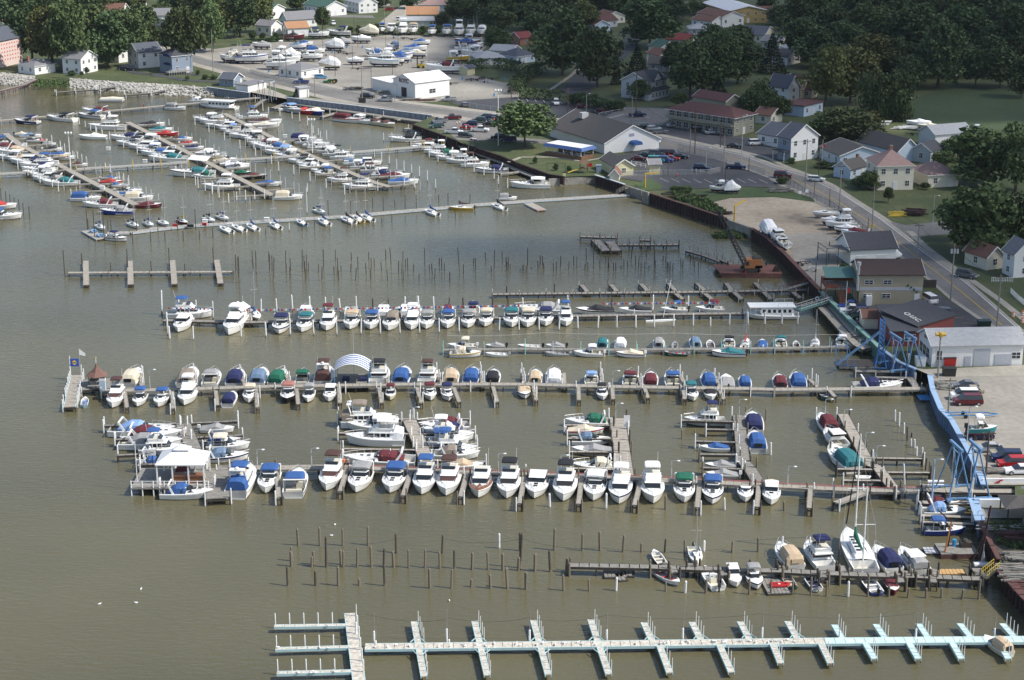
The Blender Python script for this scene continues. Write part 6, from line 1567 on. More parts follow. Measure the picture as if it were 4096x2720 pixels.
house('workshop','light blue flat workshop with dark roof below the beige houses',(3214,468),(3290,448),L=(3155,452),h=3.4,roof='flat',wall='light blue',rf='maroon',cat='building',wy=False)
house('garage','garage with red brown roof right of the motel',(3082,498),(3128,484),L=(3012,497),h=2.8,roof='y',rh=1.8,wall='cream',rf='brown',cat='garage')
house('house','pale house with grey roof far up the side street',(2400,66),(2500,62),depth=9,h=3.2,roof='x',rh=2.4,wall='grey',rf='pale')
house('house','brown roofed bungalow up the side street',(2420,96),(2500,90),depth=9,h=3,roof='y',rh=2.2,wall='cream',rf='brown')
house('house','maroon roofed bungalow below the brown roofed one',(2396,112),(2470,106),depth=9,h=3,roof='x',rh=2,wall='grey',rf='maroon')
house('house','low maroon roofed bungalow closest to the side street',(2376,128),(2440,124),depth=9,h=2.8,roof='y',rh=2,wall='light blue',rf='maroon')
house('house','white house with green roof at the top centre',(2376,22),(2470,22),depth=9,h=3.2,roof='x',rh=2.2,wall='white',rf='green')
house('barn','gold sided barn with white roof at the top',(2917,94),(2984,78),L=(2808,58),h=5.5,roof='y',rh=2.0,wall='gold',rf='white',cat='barn',wy=False)
house('house','white two storey house with brown roof below the gold barn',(2888,110),(2944,100),L=(2790,92),h=4.6,roof='y',rh=2,wall='white',rf='brown')
house('house','low brown roofed wing left of the white two storey house',(2846,114),(2886,106),L=(2766,104),h=3,roof='y',rh=1.8,wall='white',rf='brown')
house('house','pale hip roofed house below the brown roofs',(2756,140),(2840,140),depth=9,h=2.8,roof='hip',rh=1.8,wall='grey',rf='pale')
house('house','bright maroon roofed house between tall trees',(2666,184),(2762,188),depth=9,h=2.8,roof='x',rh=2,wall='cream',rf='red')
house('house','cream house with green roof above the Victorian house',(2640,224),(2720,220),L=(2594,212),h=3,roof='y',rh=2.4,wall='cream',rf='green')
house('house','white house with reddish roof in front of the green roof',(2640,252),(2700,246),L=(2586,240),h=2.8,roof='y',rh=2,wall='cream',rf='brown')
house('house','plain grey roofed house just behind the Victorian house',(2592,286),(2676,288),depth=9,h=3,roof='x',rh=2,wall='grey',rf='taupe')
house('cottage','pale roofed cottage behind the dark hedge',(2046,234),(2082,222),L=(1990,224),h=2.8,roof='y',rh=1.8,wall='cream',rf='pale')
house('house','pale blue roofed house behind the dark hedge and tall trees',(2066,256),(2140,246),depth=10,h=2.8,roof='hip',rh=2.6,wall='light blue',rf='slate')
house('cottage','cottage with red roof peeping between tall trees',(2080,182),(2130,178),depth=8,h=3,roof='x',rh=2,wall='brick',rf='red')
house('shed','small yellow shed at the edge of the gravel yard',(1870,302),(1900,297),depth=4,h=2.6,roof='x',rh=.8,wall='yellow',rf='slate',wx=False,wy=False,cat='shed')
house('house','pale roofed house at the right side of the gravel yard',(1910,262),(2000,252),L=(1880,246),h=2.8,roof='hip',rh=2,wall='grey',rf='pale')
house('cottage','tiny white gabled cottage alone at the far field edge',(3820,308),(3840,296),L=(3790,300),h=3,roof='y',rh=1.6,wall='white',rf='pale')
HS = house('boat_shed','white shed with black roof and raised wooden deck beside the road',(3400,1062),(3582,1054),depth=9,h=3.6,roof='x',rh=2.6,wall='white',rf='dark',wx=False,wy=False,cat='building')
mb = MB();mb.box(-5.5,0,0,6,3.0,3.2,M_WOODG)
for (x,y) in ((-5.4,.1),(-5.4,5.9),(-2.8,.1),(-2.8,5.9)): mb.cyl((x,y,0),(x,y,4.1),.1,.1,M_UNDER,5)
mb.box(-5.5,-5.4,0,6,4.0,4.1,M_UNDER);mb.box(-5.5,0,0,.1,4.0,4.1,M_UNDER);mb.build('deck',HS)
for x in (2.5,7.2): put_open(HS,x,0,1.1,0,2.2,2.0,'door')
HP = house('clubhouse','tan brick two storey clubhouse with brown roof and green letters',(3434,1219),(3686,1219),depth=9.5,h=6.3,roof='x',rh=1.9,wall='tan',rf='umber',wx=False,wy=False,cat='building')
a_,b_ = HP['dims']
mb = MB();mb.box(.02,a_ - .02,-.04,0,3.0,3.65,col('pale_wall_band',(.42,.43,.46),.7,.05));mb.build('wall_band',HP)
gl = col('green_letters',(.01,.09,.05),.6,.1)
for i,ch in enumerate('PPBC'): text(ch,.75,gl,HP,(a_ - 2.95 + i * .62,-.08,3.95 - i * .42),(pi / 2,0,0),bold=.035)
for (fx,z,w) in ((.145,4.7,1.6),(.44,4.7,1.6),(.43,1.9,1.6),(.13,1.9,1.6)): put_open(HP,a_ * fx,0,z,0,w,.8)
put_open(HP,a_ * .915,0,1.15,0,.9,2.2,'door')
mb = MB();mb.box(a_ * .105,a_ * .195,-1.1,0,0,2.1,M_TRIM);mb.build('entry_vestibule',HP)
mb = MB();mb.cyl((-.4,-.1,3.0),(-.4,-.1,8.2),.28,.28,M_STEEL,8);mb.cyl((-.4,-.1,8.2),(-.4,-.1,8.9),.45,.45,M_STEEL,8);mb.build('chimney',HP)
mb = MB();mb.box(-6.5,0,1,7,2.9,3.1,M_WOODG);rd = col('red_stained_wood',(.20,.06,.035),.8,.2)
for (p,q) in (((-6.5,1),(-6.5,7)),((-6.5,1),(-4,1)),((-6.5,7),(0,7))): mb.bar((p[0],p[1],4.05),(q[0],q[1],4.05),.08,.12,rd);mb.bar((p[0],p[1],3.5),(q[0],q[1],3.5),.05,.7,rd)
for x in (-6.5,-3.5,0): mb.cyl((x,1.1,0),(x,1.1,4.1),.12,.12,rd,6);mb.cyl((x,6.9,0),(x,6.9,4.1),.12,.12,rd,6)
for i in range(10): mb.box(-4.2,-2.8,-2.4 + i * .34,-2.1 + i * .34,.3 + i * .28,.36 + i * .28,rd)
mb.build('deck',HP)
mb = MB();mb.hexa([(-6.5,2.2,5.0),(-.2,2.2,5.0),(-.2,7,6.1),(-6.5,7,6.1)],[(-6.5,2.2,5.06),(-.2,2.2,5.06),(-.2,7,6.16),(-6.5,7,6.16)],col('faded_green_canopy',(.10,.21,.19),.8,.1));mb.build('canopy',HP)
house('shed','small white hut with brick red roof beside the green wall',(3452,1318),(3522,1318),depth=4,h=2.4,roof='x',rh=1.0,wall='cream',rf='brown',wx=False,wy=False,cat='shed')
HQ = house('workshop','low dark roofed red workshop with pale letters on its roof',(3562,1386),(3664,1378),L=(3536,1352),depth=12,h=2.9,roof='shed',rh=1.6,wall='red',rf='dark',wx=False,wy=False,cat='building')
a_,b_ = HQ['dims']
HQ2 = house('workshop','upper part of the dark roofed red workshop beside the grey roof',(3664,1376),(3812,1330),depth=8.0,h=3.4,roof='shed',rh=1.3,wall='red',rf='dark',wx=False,wy=False,cat='building')
ml = col('pale_roof_letters',(.55,.55,.52),.7,.1)
_w = HQ.rotation_euler.z;_q = Matrix.Rotation(-_w,3,'Z') @ (G(3640,1292,LAND + 3.5) - Vector(HQ.location))
_w = HQ2.rotation_euler.z;_q = Vector((2.4,2.9,0));_t = text('Q.U.C.',1.6,ml,HQ2,(0,0,0),(0,0,0),ext=.03,bold=.04)
_t.matrix_local = Matrix.Translation((_q.x,_q.y,3.4 + (_q.y + .4) * 1.3 / 8.8 + .27)) @ Matrix.Rotation(math.atan(1.3 / 8.8),4,'X') @ Matrix.Rotation(radians(-62) - _w,4,'Z')
mb = MB();mb.box(a_ - 2.8,a_ - .6,-.08,-.01,1.0,2.4,M_TRIM)
for i in (0,1):
 for j in (0,1): mb.box(a_ - 2.6 + i * 1.05,a_ - 1.75 + i * 1.05,-.1,-.07,1.15 + j * .6,1.6 + j * .6,M_WIN)
mb.build('window',HQ)
HY = house('boatyard_building','long white boatyard building with grey roof and roller door',(3725,1468),(4088,1461),L=(3664,1413),h=4.0,roof='x',rh=1.9,wall='white',rf='pale',wx=False,wy=False,cat='building')
a_,b_ = HY['dims']
gd = col('grey_roller_door',(.42,.44,.48),.6,.06)
for (f0,f1,z0,z1,nm) in ((.46,.64,0,3.2,'roller_door'),(.36,.43,0,1.9,'door'),(.69,.88,.2,2.2,'sliding_door')):
 mb = MB();mb.box(a_ * f0,a_ * f1,-.09,-.01,z0,z1,gd);mb.build(nm,HY)
put_open(HY,a_ * .925,0,1.9,0,1.5,1.1);put_open(HY,a_ * .08,0,2.0,0,.9,2.0)
for y in (b_ * .3,b_ * .55,b_ * .8): put_open(HY,0,y,1.9,-pi / 2,1.6,1.8)
text('Q.U.C.',.7,col('red_letters',(.35,.10,.10),.6,.1),HY,(-.1,b_ * .5,4.4),(pi / 2,0,-pi / 2),bold=.01)
house('house','bungalow with brown shingle roof at the right edge',(3945,1082),(4010,1072),depth=7,h=3.0,roof='y',rh=2,wall='cream',rf='brown')
house('house','white house with brick porch at the right picture edge',(4052,1112),(4140,1106),L=(4004,1090),h=5.2,roof='y',rh=2.6,wall='white',rf='grey')
house('shed','dark tall shed just off the right edge below the shelter',(4190,2215),(4400,2205),depth=9,h=6.0,roof='x',rh=1.5,wall='dark',rf='dark',wx=False,wy=False,cat='building')  # unseen shed, added to throw shade onto the lower right corner
# roofed shelter at the lower right
p = G(4030,2068,LAND);r = empty('shelter',(p.x,p.y,LAND),radians(-3))
mb = MB();mb.hexa([(-1,-2.5,2.2),(12,-2.5,2.2),(12,3,2.2),(-1,3,2.2)],[(1.2,.2,3.1),(12,.2,3.1),(12,.4,3.1),(1.2,.4,3.1)],roofm('taupe'));mb.build('roof',r)
for (x,y) in ((-.5,-2.2),(4,-2.2),(8,-2.2),(-.5,2.7)): mb = MB();mb.cyl((x,y,0),(x,y,2.2),.1,.1,M_UNDER,6);mb.build('post',r)
mb = MB();mb.box(3,13,-2.2,.5,1.6,1.7,wallm('light blue'))
for i in range(8): mb.box(3.2 + i * 1.2,3.7 + i * 1.2,-2.2,.5,1.7,1.74,M_TRIM)
mb.build('striped_panel',r)
tag(r,'grey shingled open shelter at the lower right edge','shelter')
LANDM += [(3740,1530,'blue wall of the boatyard'),(1250,240,'wrapped boats'),(2095,560,'shore parking lot'),(3700,430,'open field'),(3900,900,'cross street')]

# ---------------------------------------------------------------- trees
for t in [(60,130,170,160,0),(150,112,150,130,0),(130,245,150,200,0),(215,278,160,235,2),(280,282,170,270,1),(360,250,190,245,1),(432,272,175,205,0),(500,235,160,190,1),(560,170,150,150,1),(610,205,110,120,1),
  (745,280,155,250,1),(700,180,120,120,1),(850,208,120,190,1),(888,150,130,150,2),(960,150,130,180,0),(1035,130,110,150,2),(1000,60,120,100,1),(700,60,110,90,0),(790,60,110,90,0),(400,60,130,90,1),(335,55,110,90,0),(250,60,120,90,0),(40,50,130,90,0),
  (470,120,110,90,1),(560,100,100,80,0),(645,80,90,70,1),(860,52,100,70,1),(930,40,90,60,0),(1290,128,55,98,1),(1185,40,80,60,1),(1250,36,70,50,0),(1340,30,60,45,1),(1530,30,60,45,1),(1640,34,80,60,0),
  (1850,95,150,120,0),(1930,80,160,130,0),(1990,130,130,110,0),(1985,215,110,110,0),(1770,110,70,60,0),(1740,35,80,60,0),(2050,70,170,130,0),(2120,120,150,110,0),(2180,70,140,110,0),(2260,60,160,120,0),
  (2335,120,120,110,2),(2250,300,235,250,0),(2150,160,130,110,0),(2390,350,200,235,0),(2466,338,46,98,3),(2548,302,92,118,3),(2600,190,230,200,0),(2700,80,150,90,0),(2620,60,120,80,0),(2520,60,80,70,0),(2780,60,90,60,1),
  (2762,395,200,230,0),(2855,375,200,240,0),(2950,335,180,210,0),(2872,418,110,105,3),(3000,470,110,115,0),(2680,150,80,80,0),(2720,430,64,62,1),(2705,300,120,130,0),(2840,200,120,100,0),(2960,210,110,110,0),(2900,260,150,130,0),
  (3180,150,150,150,0),(3200,240,150,170,0),(3085,292,110,150,3),(3045,462,100,140,1),(3110,484,100,100,1),(3262,196,100,85,5),(3300,300,60,60,5),(3300,100,120,110,0),(3380,110,110,100,0),(3440,60,120,90,1),(3060,40,80,60,0),
  (3480,190,190,180,1),(3560,90,160,120,0),(3650,260,240,240,0),(3750,350,200,260,0),(3700,130,170,140,0),(3850,220,200,200,0),(3950,160,200,180,0),(4050,260,200,220,0),(3900,345,140,150,0),(4000,350,180,160,0),(4085,390,120,150,0),
  (3580,478,160,200,4),(3500,470,150,190,4),(3300,425,200,230,2),(3400,410,220,230,2),(3480,335,200,190,2),(3560,330,180,170,0),(3640,360,140,140,0),(3390,590,240,170,1),(3290,560,110,110,1),(3470,545,110,110,2),
  (3935,740,300,250,1),(4062,765,200,265,1),(3830,640,110,100,1),(3915,1022,330,310,1),(4080,1012,170,230,0),(3820,960,120,150,1),(3475,758,92,82,1),(3432,752,60,50,0),(3552,810,40,62,1),(3790,620,75,55,0),(3772,668,100,66,1),
  (3800,70,160,110,0),(3900,80,170,110,0),(4010,90,170,120,0),(4090,130,150,120,0),(3620,50,140,90,0),(3740,40,140,80,0),(2100,585,245,185,1),(3120,100,100,80,0),(3240,60,110,80,0),(2130,30,140,80,0),(1960,25,140,80,0),(1880,30,120,70,0),(2420,40,90,60,0),
  (3340,250,120,130,0),(3420,260,140,140,0),(3520,250,150,150,0),(3580,180,150,130,0),(3960,290,160,140,0),(3830,300,130,130,0),(2770,300,140,130,0),(2560,400,90,80,0),(2300,420,60,50,0)]:
 tree(*t)
R_ = random.Random(21)
for i in range(46):
 x = R_.uniform(3200,4150);y = R_.uniform(20,330)
 if 3560 < x and y > 315: continue
 if 2760 < x < 3240 and 50 < y < 260 and R_.random() < .8: continue
 w = R_.uniform(110,170);tree(x,y,w,w * R_.uniform(.85,1.1),R_.choice([0,0,0,1]))
for i in range(26):
 x = R_.uniform(0,1080);y = R_.uniform(6,62);w = R_.uniform(80,120);tree(x,y,w,w * .85,R_.choice([0,1,1,2]))
for i in range(20):
 x = R_.uniform(1850,2620);y = R_.uniform(10,90);w = R_.uniform(100,140);tree(x,y,w,w * .85,0)
for (x,y,w,h,k) in [(1185,390,28,40,3),(2612,584,20,40,3),(1010,158,30,38,0),(1050,160,28,32,0),(1100,165,34,40,0),(1150,165,26,32,0),(1403,132,26,32,1),(1433,137,24,38,0),(1530,118,26,26,1),(1508,110,24,20,1),(1690,138,38,38,0),(1752,138,32,38,0),(1885,136,28,26,1),(1385,120,22,20,1),(1205,142,24,26,1),
      (345,293,28,30,0),(290,303,34,24,0),(328,305,16,22,1),(822,318,28,24,1),(857,318,34,22,1),(750,323,18,12,1),(792,300,16,16,0),(2740,772,64,38,1),(2700,770,40,24,1),(2140,654,22,16,0),(2222,682,22,16,0),(2276,690,22,16,0),(3165,655,34,32,1),(3290,672,60,16,0),(3345,676,60,18,0),
      (3560,755,34,24,1),(3640,752,34,20,1),(3700,758,36,16,1),(3128,735,50,26,1),(2412,430,60,40,0),(2470,440,70,46,0),(2330,405,60,44,0),(2380,408,56,36,0),(3640,640,50,40,0),(1700,382,28,20,2),(3160,248,40,14,0),(3370,1086,24,16,1)]:
 tree(x,y,w,h,k,low=True)
def hedge(px,h,label,w=2.0):
 P = [G(x,y,LAND) for x,y in px];mb = MB();R = random.Random(len(px) * 3)
 for a,b in zip(P[:-1],P[1:]):
  d = b - a;L = d.length;d.normalize();nn = Vector((-d.y,d.x,0))
  for i in range(int(L * 46)):
   q = a + d * R.uniform(0,L) + nn * R.uniform(0,w) + Vector((0,0,R.uniform(.05,h) if R.random() < .5 else h * R.uniform(.85,1.05)))
   n = Vector((R.gauss(0,1),R.gauss(0,1),R.gauss(.4,1))).normalized();e = n.orthogonal() * .28;f = n.cross(e)
   mb.poly([tuple(q - e),tuple(q - f * .8),tuple(q + e),tuple(q + f * .8)],LM[0])
 tag(mb.build('hedge'),label,'hedge','hedges')
hedge([(2072,398),(2150,400),(2236,408)],3.2,'dark clipped hedge at the back of the upper car park',4)
hedge([(2085,380),(2110,340),(2160,300),(2200,290)],3.5,'rough dark hedge running up beside the side street',5)
hedge([(1890,290),(1960,272),(2010,280),(2060,290)],3.4,'tall dark hedge at the right edge of the gravel yard',5)
hedge([(2258,415),(2340,428),(2420,446),(2490,440)],2.8,'dark hedge in front of the Victorian house',4)
hedge([(1000,172),(1090,170),(1140,166)],1.6,'low hedge behind the boats at the upper left of the yard',1.4)

# ---------------------------------------------------------------- vehicles
def paint(c):
 t = {'white': (.78,.78,.77),'silver': (.42,.43,.44),'black': (.012,.013,.016),'navy': (.012,.02,.07),'blue': (.02,.06,.26),'red': (.42,.015,.015),'maroon': (.11,.012,.018),'green': (.02,.07,.06),'teal': (.04,.26,.26),
  'gold': (.35,.30,.22),'light blue': (.05,.26,.50),'grey': (.14,.15,.16),'dark green': (.012,.035,.03)}
 return col('car_paint_' + c.replace(' ','_'),t[c],.25,.04,.5)
M_TYRE = col('tyre',(.015,.015,.015),.8,.1);M_RIM = col('wheel_rim',(.4,.4,.4),.4,.1);M_LAMPR = col('tail_light',(.35,.02,.02),.3,.05);M_LAMPW = col('head_light',(.75,.75,.72),.2,.05)
_wh = None
def wheel(root,x,y):
 global _wh
 if _wh is None:
  mb = MB();mb.cyl((0,-.11,0),(0,.11,0),.34,.34,M_TYRE,12);mb.cyl((0,-.125,0),(0,.125,0),.2,.2,M_RIM,8);_wh = mb.mesh('wheel')
 o = bpy.data.objects.new('wheel',_wh);COL.objects.link(o);o.parent = root;o.location = (x,y,.34)
def car(px,py,deg,kind,c,place=''):
 p = G(px,py,LAND + .02 * 10);root = empty({'truck': 'pickup_truck','van': 'van','suv': 'suv','car': 'car','wagon': 'car'}[kind],(p.x,p.y,LAND + .16),radians(deg))
 L,W,hb,ht = {'car': (4.6,1.8,.88,1.40),'wagon': (4.6,1.8,.9,1.45),'suv': (4.7,1.9,1.05,1.75),'van': (4.9,1.95,1.1,1.85),'truck': (5.5,1.95,1.05,1.80)}[kind]
 m = paint(c);w = W / 2;mb = MB();x0,x1 = -L / 2,L / 2
 nose = {'car': 1.35,'wagon': 1.2,'suv': 1.1,'van': .9,'truck': 1.35}[kind]
 mb.fr(x0 + .1,x1 - .1,w * .94,w * .9,.25,x0,x1,w,w * .92,.55,m)
 mb.fr(x0,x1,w,w * .92,.55,x0 + .05,x1 - nose,w * .97,w * .97,hb,m);mb.fr(x1 - nose - .02,x1,w * .97,w * .92,.55,x1 - nose - .02,x1 - .15,w * .95,w * .84,hb - .12,m)
 mb.build('body',root)
 if kind == 'truck': ca,cb_,ta,tb = -.55,1.3,-.4,.75
 elif kind == 'car': ca,cb_,ta,tb = x0 + .55,x1 - 1.35,x0 + 1.15,x1 - 2.2
 else: ca,cb_,ta,tb = x0 + .08,x1 - nose,x0 + .25,x1 - nose - .75
 g = MB();g.fr(ca,cb_,w * .93,w * .93,hb,ta,tb,w * .76,w * .76,ht - .05,M_WIN);g.build('windows',root)
 t = MB();t.fr(ta - .03,tb + .03,w * .78,w * .77,ht - .08,ta + .05,tb - .05,w * .72,w * .72,ht,m)
 if kind == 'truck':
  t.v = list(t.v)
 t.build('roof',root)
 if kind == 'truck':
  b = MB();b.box(x0 + .15,-.65,-w * .82,w * .82,hb - .02,hb + .005,mdark());b.build('cargo_bed',root)
 for x in (x0 + .85,x1 - .9):
  for s in (-1,1): wheel(root,x,s * (w - .08))
 for s in (-1,1):
  lb = MB();lb.box(x1 - .12,x1 + .02,s * w * .7 - .16,s * w * .7 + .16,.58,.72,M_LAMPW);lb.build('headlight',root)
  lb = MB();lb.box(x0 - .02,x0 + .1,s * w * .8 - .12,s * w * .8 + .12,.62,.82,M_LAMPR);lb.build('tail_light',root)
 kn = {'truck': 'pickup truck','van': 'van','suv': 'suv','car': 'sedan','wagon': 'hatchback'}[kind]
 tag(root,c + ' ' + kn + ' ' + place,'truck' if kind == 'truck' else 'car' if kind != 'van' else 'van','parked cars')
for t in [(1470,391,-8,'suv','black','parked on the road below the white annex'),(1541,404,170,'truck','silver','parked behind the black suv on the road'),(1206,332,172,'truck','blue','on the road in front of the white office'),(1284,312,10,'wagon','light blue','beside the white office'),
  (1794,402,185,'truck','silver','beside the big white metal building'),(1858,424,100,'wagon','grey','in the dark lot by the metal building'),(1811,476,190,'truck','maroon','beside the grassy shore corner'),(1757,490,215,'truck','grey','next to the maroon pickup'),(1746,509,200,'wagon','green','lowest beside the grassy shore corner'),
  (1816,533,-10,'truck','white','near the brown wall, shore lot'),(1865,547,-20,'wagon','dark green','next to the white pickup, shore lot'),(1870,516,-8,'car','red','middle of the shore lot'),(1920,525,-10,'truck','white','beside the red sedan, shore lot'),(1880,503,170,'suv','navy','second row of the shore lot'),(1915,488,170,'suv','green','third row of the shore lot'),
  (1938,476,172,'suv','navy','back row of the shore lot'),(1960,503,170,'suv','black','near the big olive tree, shore lot'),(1980,488,170,'van','navy','right end of the third row'),(1995,556,178,'van','black','in the shade under the big olive tree'),(2035,565,178,'suv','navy','under the big olive tree'),(1970,472,170,'car','silver','back corner of the shore lot'),
  (2225,417,-88,'van','white','alone by the hedge of the upper car park'),(2322,430,0,'car','maroon','by the hedge in the upper car park'),(2300,470,10,'truck','white','under the lamp behind the restaurant'),(2328,462,5,'suv','black','beside the small white pickup'),(2365,458,170,'car','dark green','in the row behind the restaurant'),(2395,448,170,'car','maroon','in the row behind the restaurant'),
  (2550,465,15,'truck','navy','on the motel street'),(2536,130+46,60,'suv','grey','on the side street under trees'),(2275,256,175,'truck','white','on the drive under tall trees'),(2580,513,20,'suv','dark green','left of the motel car park'),(2615,520,20,'wagon','silver','in the motel row'),(2640,532,15,'wagon','grey','lowest of the motel row'),
  (2695,506,18,'car','silver','in front of the motel balcony'),(2795,522,10,'suv','black','in the motel shade'),(2848,534,10,'car','silver','right in front of the motel'),(2938,590,-12,'car','black','by the store forecourt'),(3025,578,12,'suv','white','in the store forecourt'),(2612,572,-10,'car','white','behind the restaurant corner'),
  (2556,640,-12,'car','maroon','left end of the restaurant lot'),(2585,626,-12,'car','green','behind the left maroon sedan'),(2624,648,-8,'van','teal','with roof rack in the restaurant lot'),(2628,622,-12,'suv','grey','back row of the restaurant lot'),(2655,620,-15,'suv','navy','back row of the restaurant lot'),(2686,622,-15,'van','maroon','farthest in the restaurant lot'),
  (2660,647,-15,'suv','blue','beside the teal van'),(2687,640,-12,'car','red','middle of the restaurant lot'),(2722,633,-10,'wagon','black','right end of the restaurant row'),(2808,680,-15,'suv','navy','alone in the restaurant lot'),(2944,674,-8,'truck','navy','large, by the fence at the road'),
  (3132,710,-20,'van','maroon','driving on the road'),(3265,723,-18,'wagon','white','parked on the road verge'),(3868,1108,-40,'suv','grey','parked along the road on the right'),(3412,1252,178,'truck','white','in the club lot by the green wall'),(3408,1236,178,'truck','blue','behind the white club pickup'),(3432,1266,178,'suv','black','in the club lot below the white pickup'),
  (3455,1276,178,'suv','dark green','lowest dark one in the club lot'),(3713,1206,105,'van','white','beside the clubhouse'),(3668,1252,5,'suv','dark green','in the middle of the club lot'),(3655,1275,160,'car','dark green','in front of the dark green suv'),(3755,1262,170,'suv','grey','right side of the club lot'),(3166,308,175,'car','navy','on the small side road'),
  (3858,1551,178,'car','grey','top of the boatyard row'),(3878,1573,178,'car','gold','second of the boatyard row'),(3856,1594,180,'van','white','third of the boatyard row'),(3870,1616,180,'van','maroon','lowest of the boatyard row'),(3915,1753,178,'car','navy','behind the teal boat in the boatyard'),
  (3952,1803,180,'car','silver','below the teal boat in the boatyard'),(4018,1826,180,'suv','gold','right part of the boatyard'),(4025,1842,178,'suv','navy','behind the red suv in the boatyard'),(4048,1866,182,'suv','red','bright, at the right of the boatyard'),(4075,1892,182,'car','white','lowest at the right of the boatyard'),
  (1555,42,175,'suv','red','at the top on the alley'),(1605,82,0,'van','white','beside the orange roofed house'),(1334,98,-80,'suv','white','beside the pontoon trailer'),(495,278,178,'suv','black','on the shore driveway'),(520,281,178,'suv','black','nearest on the shore driveway'),(655,15,175,'car','silver','at the top left street')]:
 car(*t)

FILL_HAZE = .00003
# ---------------------------------------------------------------- poles, lamps, wires
M_POLE = col('wood_utility_pole',(.10,.065,.045),.9,.3,2);M_POLEG = col('grey_utility_pole',(.24,.23,.21),.85,.2,2);M_LAMP = col('lamp_head',(.75,.77,.75),.3,.05)
def hgt(px,py,ty,z):
 el = math.atan(math.tan(PITCH) + (py - 1360) / FPX);return (py - ty) / (scale_at(py,z) * cos(el))
def pole(x,yb,yt,kind='g',z=LAND,label=''):
 p = G(x,yb,z);h = min(16,hgt(x,yb,yt,z));nm = 'lamp_post' if kind in 'lfL' else 'utility_pole'
 root = empty(nm,(p.x,p.y,z));mb = MB();m = {'w': M_POLE,'g': M_POLEG,'l': M_STEEL,'f': mwhite(),'s': M_POLE,'L': M_BLUEC,'t': M_POLEG}[kind]
 r = {'w': .16,'g': .16,'l': .09,'f': .14,'s': .10,'L': .16,'t': .17}[kind]
 mb.cyl((0,0,-1.5 if z < 1 else 0),(0,0,h),r,r * .7,m,7);mb.build('pole',root)
 if kind in 'wgt':
  mb = MB();mb.box(-1.0,1.0,-.07,.07,h - .6,h - .45,M_POLE);mb.build('crossarm',root)
 if kind == 't':
  for s in (-.6,0,.6): mb = MB();mb.cyl((s,-.25,h - 1.9),(s,-.25,h - 1.0),.22,.22,M_STEEL,8);mb.build('transformer',root)
 if kind in 'lL': mb = MB();mb.bar((0,0,h),(.9,-.2,h + .2),.08,.08,m);mb.ball((1.0,-.25,h + .15),.22,M_LAMP,8,4,(1.3,.8,.5));mb.build('lamp_head',root)
 if kind == 'f':
  mb = MB();mb.box(-.9,.9,-.1,.1,h - .2,h,mwhite())
  for s in (-.8,0,.8): mb.ball((s,-.2,h + .25),.32,M_LAMP,8,5)
  mb.build('floodlights',root)
 txt = {'w': 'brown wooden utility pole','g': 'grey wooden utility pole','l': 'thin street lamp','f': 'tall white floodlight mast','s': 'bare brown pole','L': 'light blue lamp post','t': 'tall pole carrying three transformers'}[kind]
 tag(root,label or (txt + ' ' + near_phrase(x,yb)),'lamp post' if kind in 'lfL' else 'pole','poles along streets and yards')
 return root
PL = [(1119,313,208,'g'),(1146,309,205,'s'),(1176,191,131,'s'),(1292,199,72,'s'),(1341,305,172,'s'),(1411,275,182,'s'),(1449,402,270,'g'),(1486,368,246,'s'),(1544,212,144,'s'),(1593,208,144,'s'),(1432,190,110,'s'),(1417,127,64,'s'),(1538,97,0,'g'),(1673,97,51,'s'),(1570,305,250,'s'),
 (1260,390,296,'g'),(1220,352,313,'s'),(1845,296,186,'s'),(1887,199,144,'s'),(1908,102,47,'l'),(1080,157,76,'g'),(853,292,108,'g'),(661,182,76,'w'),(2045,415,350,'w'),(2250,328,200,'s'),(2271,462,351,'w'),(2345,462,377,'l'),(2362,466,360,'s'),(2527,508,385,'g'),(2544,445,296,'w'),
 (2779,614,438,'w'),(2760,610,517,'g'),(2824,681,592,'l'),(2881,589,491,'w'),(2965,659,464,'l'),(2894,690,542,'g'),(2672,703,603,'s'),(2902,720,638,'s'),(2995,685,629,'s'),(3220,768,559,'g'),(3274,694,585,'s'),(3356,854,659,'g'),(3317,828,755,'s'),(3256,794,720,'s'),(3486,950,746,'g'),
 (3470,945,872,'s'),(3729,924,785,'l'),(3668,1036,893,'g'),(3803,1199,978,'t'),(3987,1312,1100,'g'),(3261,1130,1050,'s'),(3792,1659,1512,'g'),(3867,1779,1628,'l'),(3943,1906,1722,'w'),(2640,1,0,'s')]
for t in PL[:-1]: pole(*t)
for (x,yb,yt) in [(1497,2592,2452),(1503,2600,2520),(1787,2585,2440),(1796,2592,2520),(2118,2588,2446),(2426,2580,2452),(2730,2578,2442),(3047,2575,2440),(3357,2573,2470),(3661,2573,2452),(3975,2560,2462),(1425,2560,2412)]:
 q = G(x,yb,0);tp_ = hgt(x,yb,yt,0);r = empty('lamp_pile',(q.x,q.y,0));pile_obj('w',q.x,q.y,tp_ * .5,.14,r);mb = MB();mb.cyl((0,0,tp_ * .45),(.05,0,tp_),.07,.05,M_POLEG,6);mb.build('pole',r);tag(r,'white pile carrying a thin grey pole on the bottom pier','pole','poles of the bottom pier')
pole(1993,582,313,'f',label='very tall white mast beside the big olive tree')
pole(1250,612,482,'f',z=1.2,label='white floodlight mast on the third diagonal pier')
pole(283,676,536,'f',z=1.2,label='white floodlight mast on the first diagonal pier')
pole(3727,2005,1840,'L',z=1.7,label='light blue lamp post by the lower blue hoists')
for i,(x,yb,yt) in enumerate([(1247,1875,1795),(1993,1893,1816),(2243,1890,1822),(2685,1925,1845),(3150,1942,1868),(2955,1670,1600),(3300,1660,1598),(3374,1700,1640),(3460,1800,1732),(3504,1850,1785),(2462,1690,1615),(1650,1690,1630),(600,1556,1480),(1030,1875,1800),(2450,1545,1485)]):
 pole(x,yb,yt,'l',z=1.2,label='slim dock lamp on a marina pier')
